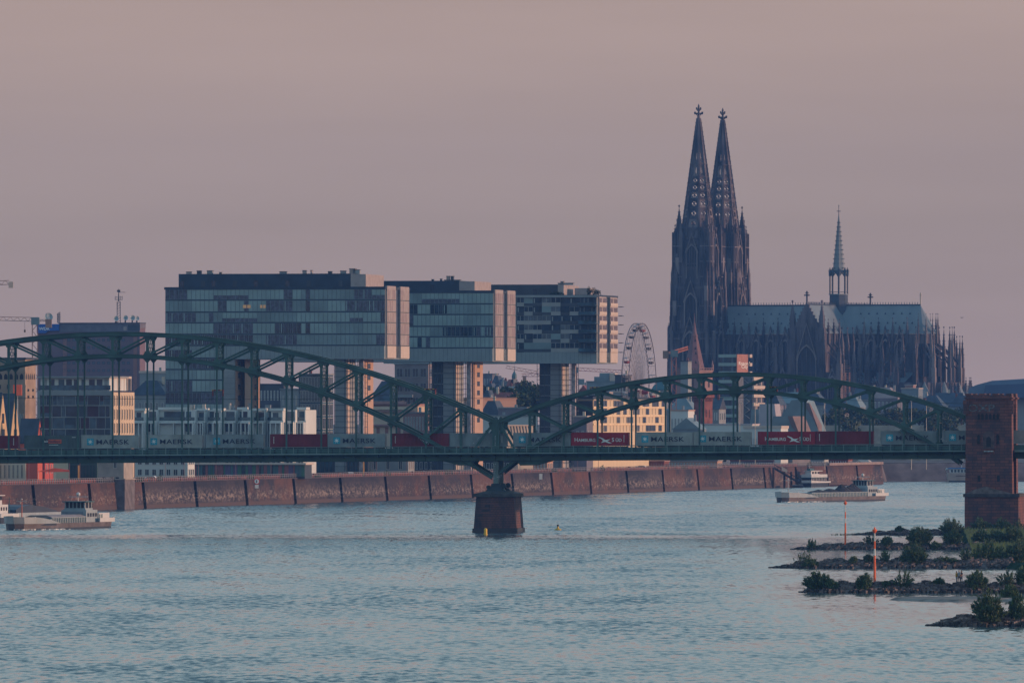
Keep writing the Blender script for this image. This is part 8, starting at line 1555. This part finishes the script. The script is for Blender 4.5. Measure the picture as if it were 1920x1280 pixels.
# planters and cars on the quay
pq = [(262, 'potted bush at the corner of the white front'), (300, 'potted bush before the white front, middle'), (398, 'planter bush at the left end of the glass pavilion'), (470, 'planter bush above the round traffic sign'), (596, 'planter bush before the dark ground floor'), (726, 'bush hanging over the quay between two recesses left of the pier'), (842, 'large bush on the quay edge directly left of the pier'), (1040, 'small bush on the quay right of the white van'), (1130, 'planter bush by the arcaded shed'), (1282, 'planter bush left of the green kiosk'), (1402, 'planter bush before the mauve shed'), (1518, 'bush on the parapet above the passenger ship'), (1610, 'bush on the last stretch of quay')]
for i, (px, lb) in enumerate(pq):
    q = (px - 960) / F; Dq = (QX - QS * QD - 2.2) / (q - QS); x = Xp(px, Dq); mb = MB(); rn = random.Random(i); shrubmb(mb, (x, Dq, gz), rn.uniform(0.8, 1.5), rn.uniform(1.0, 2.0), 160, rn, leafC, 0.25); mb.build('planter_bush', label=lb, cat='bush', group='bushes on the quay')
carc = [white, darkw, redb, sgrey, navy, hatch]
for i, (px, lb) in enumerate([(286, 'white car parked before the white front'), (426, 'dark car parked before the glass pavilion'), (538, 'red car parked at the right end of the glass pavilion'), (655, 'silver car parked beside the dark one, left of the orange post'), (790, 'navy car parked left of the haunch'), (1080, 'brown car parked at the glazed pavilion'), (1205, 'second white car, at the arcaded shed')]):
    q = (px - 960) / F; Dq = (QX - QS * QD - 8.5) / (q - QS); fr = Fr(Xp(px, Dq), Dq, 14 + 40 * (i % 2)); t = thing('parked_car', fr.p(0, 0, gz), lb, 'car', 'cars parked on the quay')
    MB(fr).slab([(-2.1, gz + 0.3), (2.1, gz + 0.3), (2.15, gz + 0.8), (1.2, gz + 0.95), (0.6, gz + 1.45), (-1.2, gz + 1.45), (-1.9, gz + 0.95), (-2.15, gz + 0.85)], -0.85, 0.85, carc[i % 6]).build('body', t)
    for s in (-1, 1): MB(fr).slab([(-1.5, gz + 0.98), (0.95, gz + 0.98), (0.5, gz + 1.38), (-1.1, gz + 1.38)], s * 0.86, s * 0.88, dk_).build('window', t)
    for s in (-1.3, 1.3):
        for v in (-0.88, 0.7): MB(fr).tube((s, v, gz + 0.32), (s, v + 0.18, gz + 0.32), 0.32, 0.32, frame_d, 9).build('wheel', t)
# ------------------------------------------------------------------ three people on the groyne
skin = M('skin', (0.35, 0.19, 0.13), 0.6, 0, 0.05)
def person(px, D, zb, h, lab, top_m, leg_m, hair_m, pose, face, seed, extra=None):
    x = Xp(px, D); t = thing('person', (x, D, zb), lab, 'person', 'three people on the groyne'); k = h / 1.78
    me = bpy.data.meshes.new('body'); V = {}; vs = []; es = []; rad = []
    def v(n_, p, r, link_=None):
        V[n_] = len(vs); vs.append(Vector(p) * k); rad.append(r * k * (1.22 if r > 0.02 else 1.0))
        if link_: es.append((V[link_], V[n_]))
    v('pel', (0, 0, 0.95), 0.14); v('wai', (0, 0.01, 1.1), 0.125, 'pel'); v('che', (0, 0, 1.32), 0.155, 'wai'); v('nec', (0, 0, 1.48), 0.06, 'che'); v('nk2', (0, 0.0, 1.55), 0.055, 'nec'); v('hea', (0, -0.01, 1.64), 0.085, 'nk2'); v('hdt', (0, 0, 1.73), 0.07, 'hea')
    for s, n_ in ((-1, 'l'), (1, 'r')):
        ap = pose[0 if s < 0 else 1]
        v(n_ + 'sh', (s * 0.19, 0, 1.42), 0.06, 'che'); v(n_ + 'el', (s * 0.24 + ap[0], ap[1], 1.14), 0.042, n_ + 'sh'); v(n_ + 'wr', (s * 0.22 + ap[2], ap[3], ap[4]), 0.028, n_ + 'el'); v(n_ + 'pa', (s * 0.22 + ap[2] * 1.1, ap[3] * 1.2, ap[4] - 0.08), 0.032, n_ + 'wr')
        b_ = vs[V[n_ + 'pa']] / k
        for q in range(4): v(n_ + 'f%d' % q, b_ + Vector((0.004 * s, -0.03 + q * 0.02, -0.05 - 0.01 * (q in (1, 2)))), 0.009, n_ + 'pa'); v(n_ + 'g%d' % q, b_ + Vector((-0.012 * s, -0.032 + q * 0.021, -0.085 - 0.012 * (q in (1, 2)))), 0.008, n_ + 'f%d' % q)
        v(n_ + 'th', b_ + Vector((-0.02 * s, -0.05, -0.02)), 0.01, n_ + 'pa')
        st = pose[2] * s; v(n_ + 'hi', (s * 0.09, 0, 0.88), 0.095, 'pel'); v(n_ + 'kn', (s * 0.10, st - 0.02, 0.49), 0.06, n_ + 'hi'); v(n_ + 'an', (s * 0.10, st * 1.4 + 0.02, 0.09), 0.042, n_ + 'kn'); v(n_ + 'to', (s * 0.115, st * 1.4 - 0.14, 0.04), 0.035, n_ + 'an')
    me.from_pydata([tuple(p) for p in vs], es, []); ob = bpy.data.objects.new('tmp', me); COL.objects.link(ob); md = ob.modifiers.new('s', 'SKIN'); md.use_smooth_shade = True
    for i, r in enumerate(rad): me.skin_vertices[0].data[i].radius = (r, r * 0.8 if i < 3 else r)
    me.skin_vertices[0].data[0].use_root = True; sb = ob.modifiers.new('d', 'SUBSURF'); sb.levels = 1; sb.render_levels = 1
    dg = bpy.context.evaluated_depsgraph_get(); dg.update(); m2 = bpy.data.meshes.new_from_object(ob.evaluated_get(dg)); bpy.data.objects.remove(ob)
    m2.materials.clear(); mats = [skin, top_m, leg_m, hulld]; [m2.materials.append(q) for q in mats]
    for p in m2.polygons:
        c = p.center / k; p.material_index = 0
        if 0.93 < c.z < 1.49 and abs(c.x) < 0.30 and not (abs(c.x) > 0.2 and c.z < 1.16): p.material_index = 1
        if c.z <= 0.93 and abs(c.x) < 0.2 and c.z > (0.5 if extra == 'shorts' else 0.1): p.material_index = 2
        if c.z < 0.1: p.material_index = 3
    R = Matrix.Rotation(face, 4, 'Z'); m2.transform(R); o_ = link(bpy.data.objects.new('body', m2), t); ORG[o_.name] = Vector((x, D, zb))
    mb = MB(); n = 10; prof = [(0.098, 1.60), (0.105, 1.68), (0.085, 1.76), (0.03, 1.79)]; vv = [(x + r * k * math.cos(6.283 * i / n) + 0.02 * math.sin(-face), D + (r * k * math.sin(6.283 * i / n)) + 0.025 * math.cos(face), zb + z * k) for r, z in prof for i in range(n)]
    mb.add(vv, [(j * n + i, j * n + (i + 1) % n, (j + 1) * n + (i + 1) % n, (j + 1) * n + i) for j in range(3) for i in range(n)] + [tuple(range(3 * n, 4 * n))], hair_m); mb.build('hair', t)
    f = Vector((math.sin(face), -math.cos(face), 0)); sd_ = Vector((math.cos(face), math.sin(face), 0)); c = Vector((x, D, zb + 1.645 * k)); mb = MB()
    mb.beam(c + f * 0.085, c + f * 0.115 - Vector((0, 0, 0.02)), 0.025, 0.03, skin)
    for s in (-1, 1): mb.beam(c + f * 0.086 + sd_ * 0.032 * s + Vector((0, 0, 0.025)), c + f * 0.094 + sd_ * 0.032 * s + Vector((0, 0, 0.025)), 0.02, 0.012, dk_); mb.beam(c + sd_ * 0.08 * s, c + sd_ * 0.10 * s, 0.03, 0.05, skin)
    mb.beam(c + f * 0.08 - Vector((0, 0, 0.045)) - sd_ * 0.0, c + f * 0.092 - Vector((0, 0, 0.045)), 0.045, 0.012, M('lips', (0.3, 0.1, 0.08), 0.6)); mb.build('face', t)
D1 = GRO[1][0] + 3.4; zP = GRO[1][1](Xp(1797, D1)) + 0.02
person(1793.6, D1, zP, 1.66, 'person in a mustard yellow top and pale trousers, leftmost of the three', M('mustard top', (0.42, 0.24, 0.03), 0.8), M('pale trousers', (0.26, 0.24, 0.24), 0.8), M('dark hair', (0.015, 0.012, 0.012), 0.7), ((0.05, -0.1, 0.1, -0.22, 1.15), (0.0, -0.1, -0.05, -0.25, 1.2), 0.03), 0.9, 1)
person(1798.3, D1 - 0.2, zP, 1.80, 'person in grey shirt and dark shorts standing in the middle of the three', M('grey shirt', (0.24, 0.27, 0.30), 0.8), M('navy shorts', (0.02, 0.025, 0.045), 0.8), M('grey cap', (0.3, 0.3, 0.3), 0.8), ((-0.03, 0.02, -0.02, -0.1, 0.9), (0.03, 0.05, 0.0, -0.12, 0.92), 0.08), 2.6, 2, 'shorts')
person(1802.6, D1 + 0.2, zP, 1.74, 'person in a dark jacket and pale jeans, rightmost of the three', M('dark jacket', (0.015, 0.018, 0.03), 0.8), M('pale jeans', (0.16, 0.19, 0.22), 0.8), M('dark hair', (0, 0, 0)), ((0.0, 0.0, 0.0, -0.1, 0.9), (0.05, -0.08, 0.1, -0.28, 1.1), 0.04), -0.8, 3)
# a bird over the right bank
c = P(1803.5, 596, 2400); t = thing('bird', c, 'small dark bird flying right of the cathedral choir', 'bird'); mb = MB(); mb.lathe(c.x, c.y, [(0.01, c.z - 0.02), (0.07, c.z), (0.07, c.z + 0.08), (0.01, c.z + 0.12)], dk_, 6); mb.beam((c.x - 0.22, c.y, c.z + 0.05), (c.x + 0.2, c.y, c.z + 0.06), 0.09, 0.09, dk_); mb.build('body', t)
for s in (-1, 1): mb = MB(); mb.add([(c.x, c.y, c.z + 0.08), (c.x + s * 0.28, c.y - 0.05, c.z + 0.22), (c.x + s * 0.5, c.y, c.z + 0.1), (c.x + s * 0.25, c.y + 0.14, c.z + 0.17), (c.x, c.y + 0.14, c.z + 0.07), (c.x + s * 0.25, c.y + 0.05, c.z + 0.14)], [(0, 1, 3, 4), (1, 2, 3), (0, 5, 1), (1, 5, 2), (0, 4, 3, 5)], dk_); mb.build('wing', t)
# ------------------------------------------------------------------ haze over the river and the city
hm = bpy.data.materials.new('river haze'); hm.use_nodes = True; n = hm.node_tree; n.nodes.clear()
o_ = n.nodes.new('ShaderNodeOutputMaterial'); pv = n.nodes.new('ShaderNodeVolumePrincipled'); n.links.new(pv.outputs[0], o_.inputs['Volume'])
pv.inputs['Color'].default_value = (0.16, 0.40, 0.95, 1); pv.inputs['Density'].default_value = 0.000038; pv.inputs['Anisotropy'].default_value = 0.0
mb = MB(); mb.box(-1100, 1800, -120, 6400, -4, 200, hm); mb.build('haze', kind='stuff')
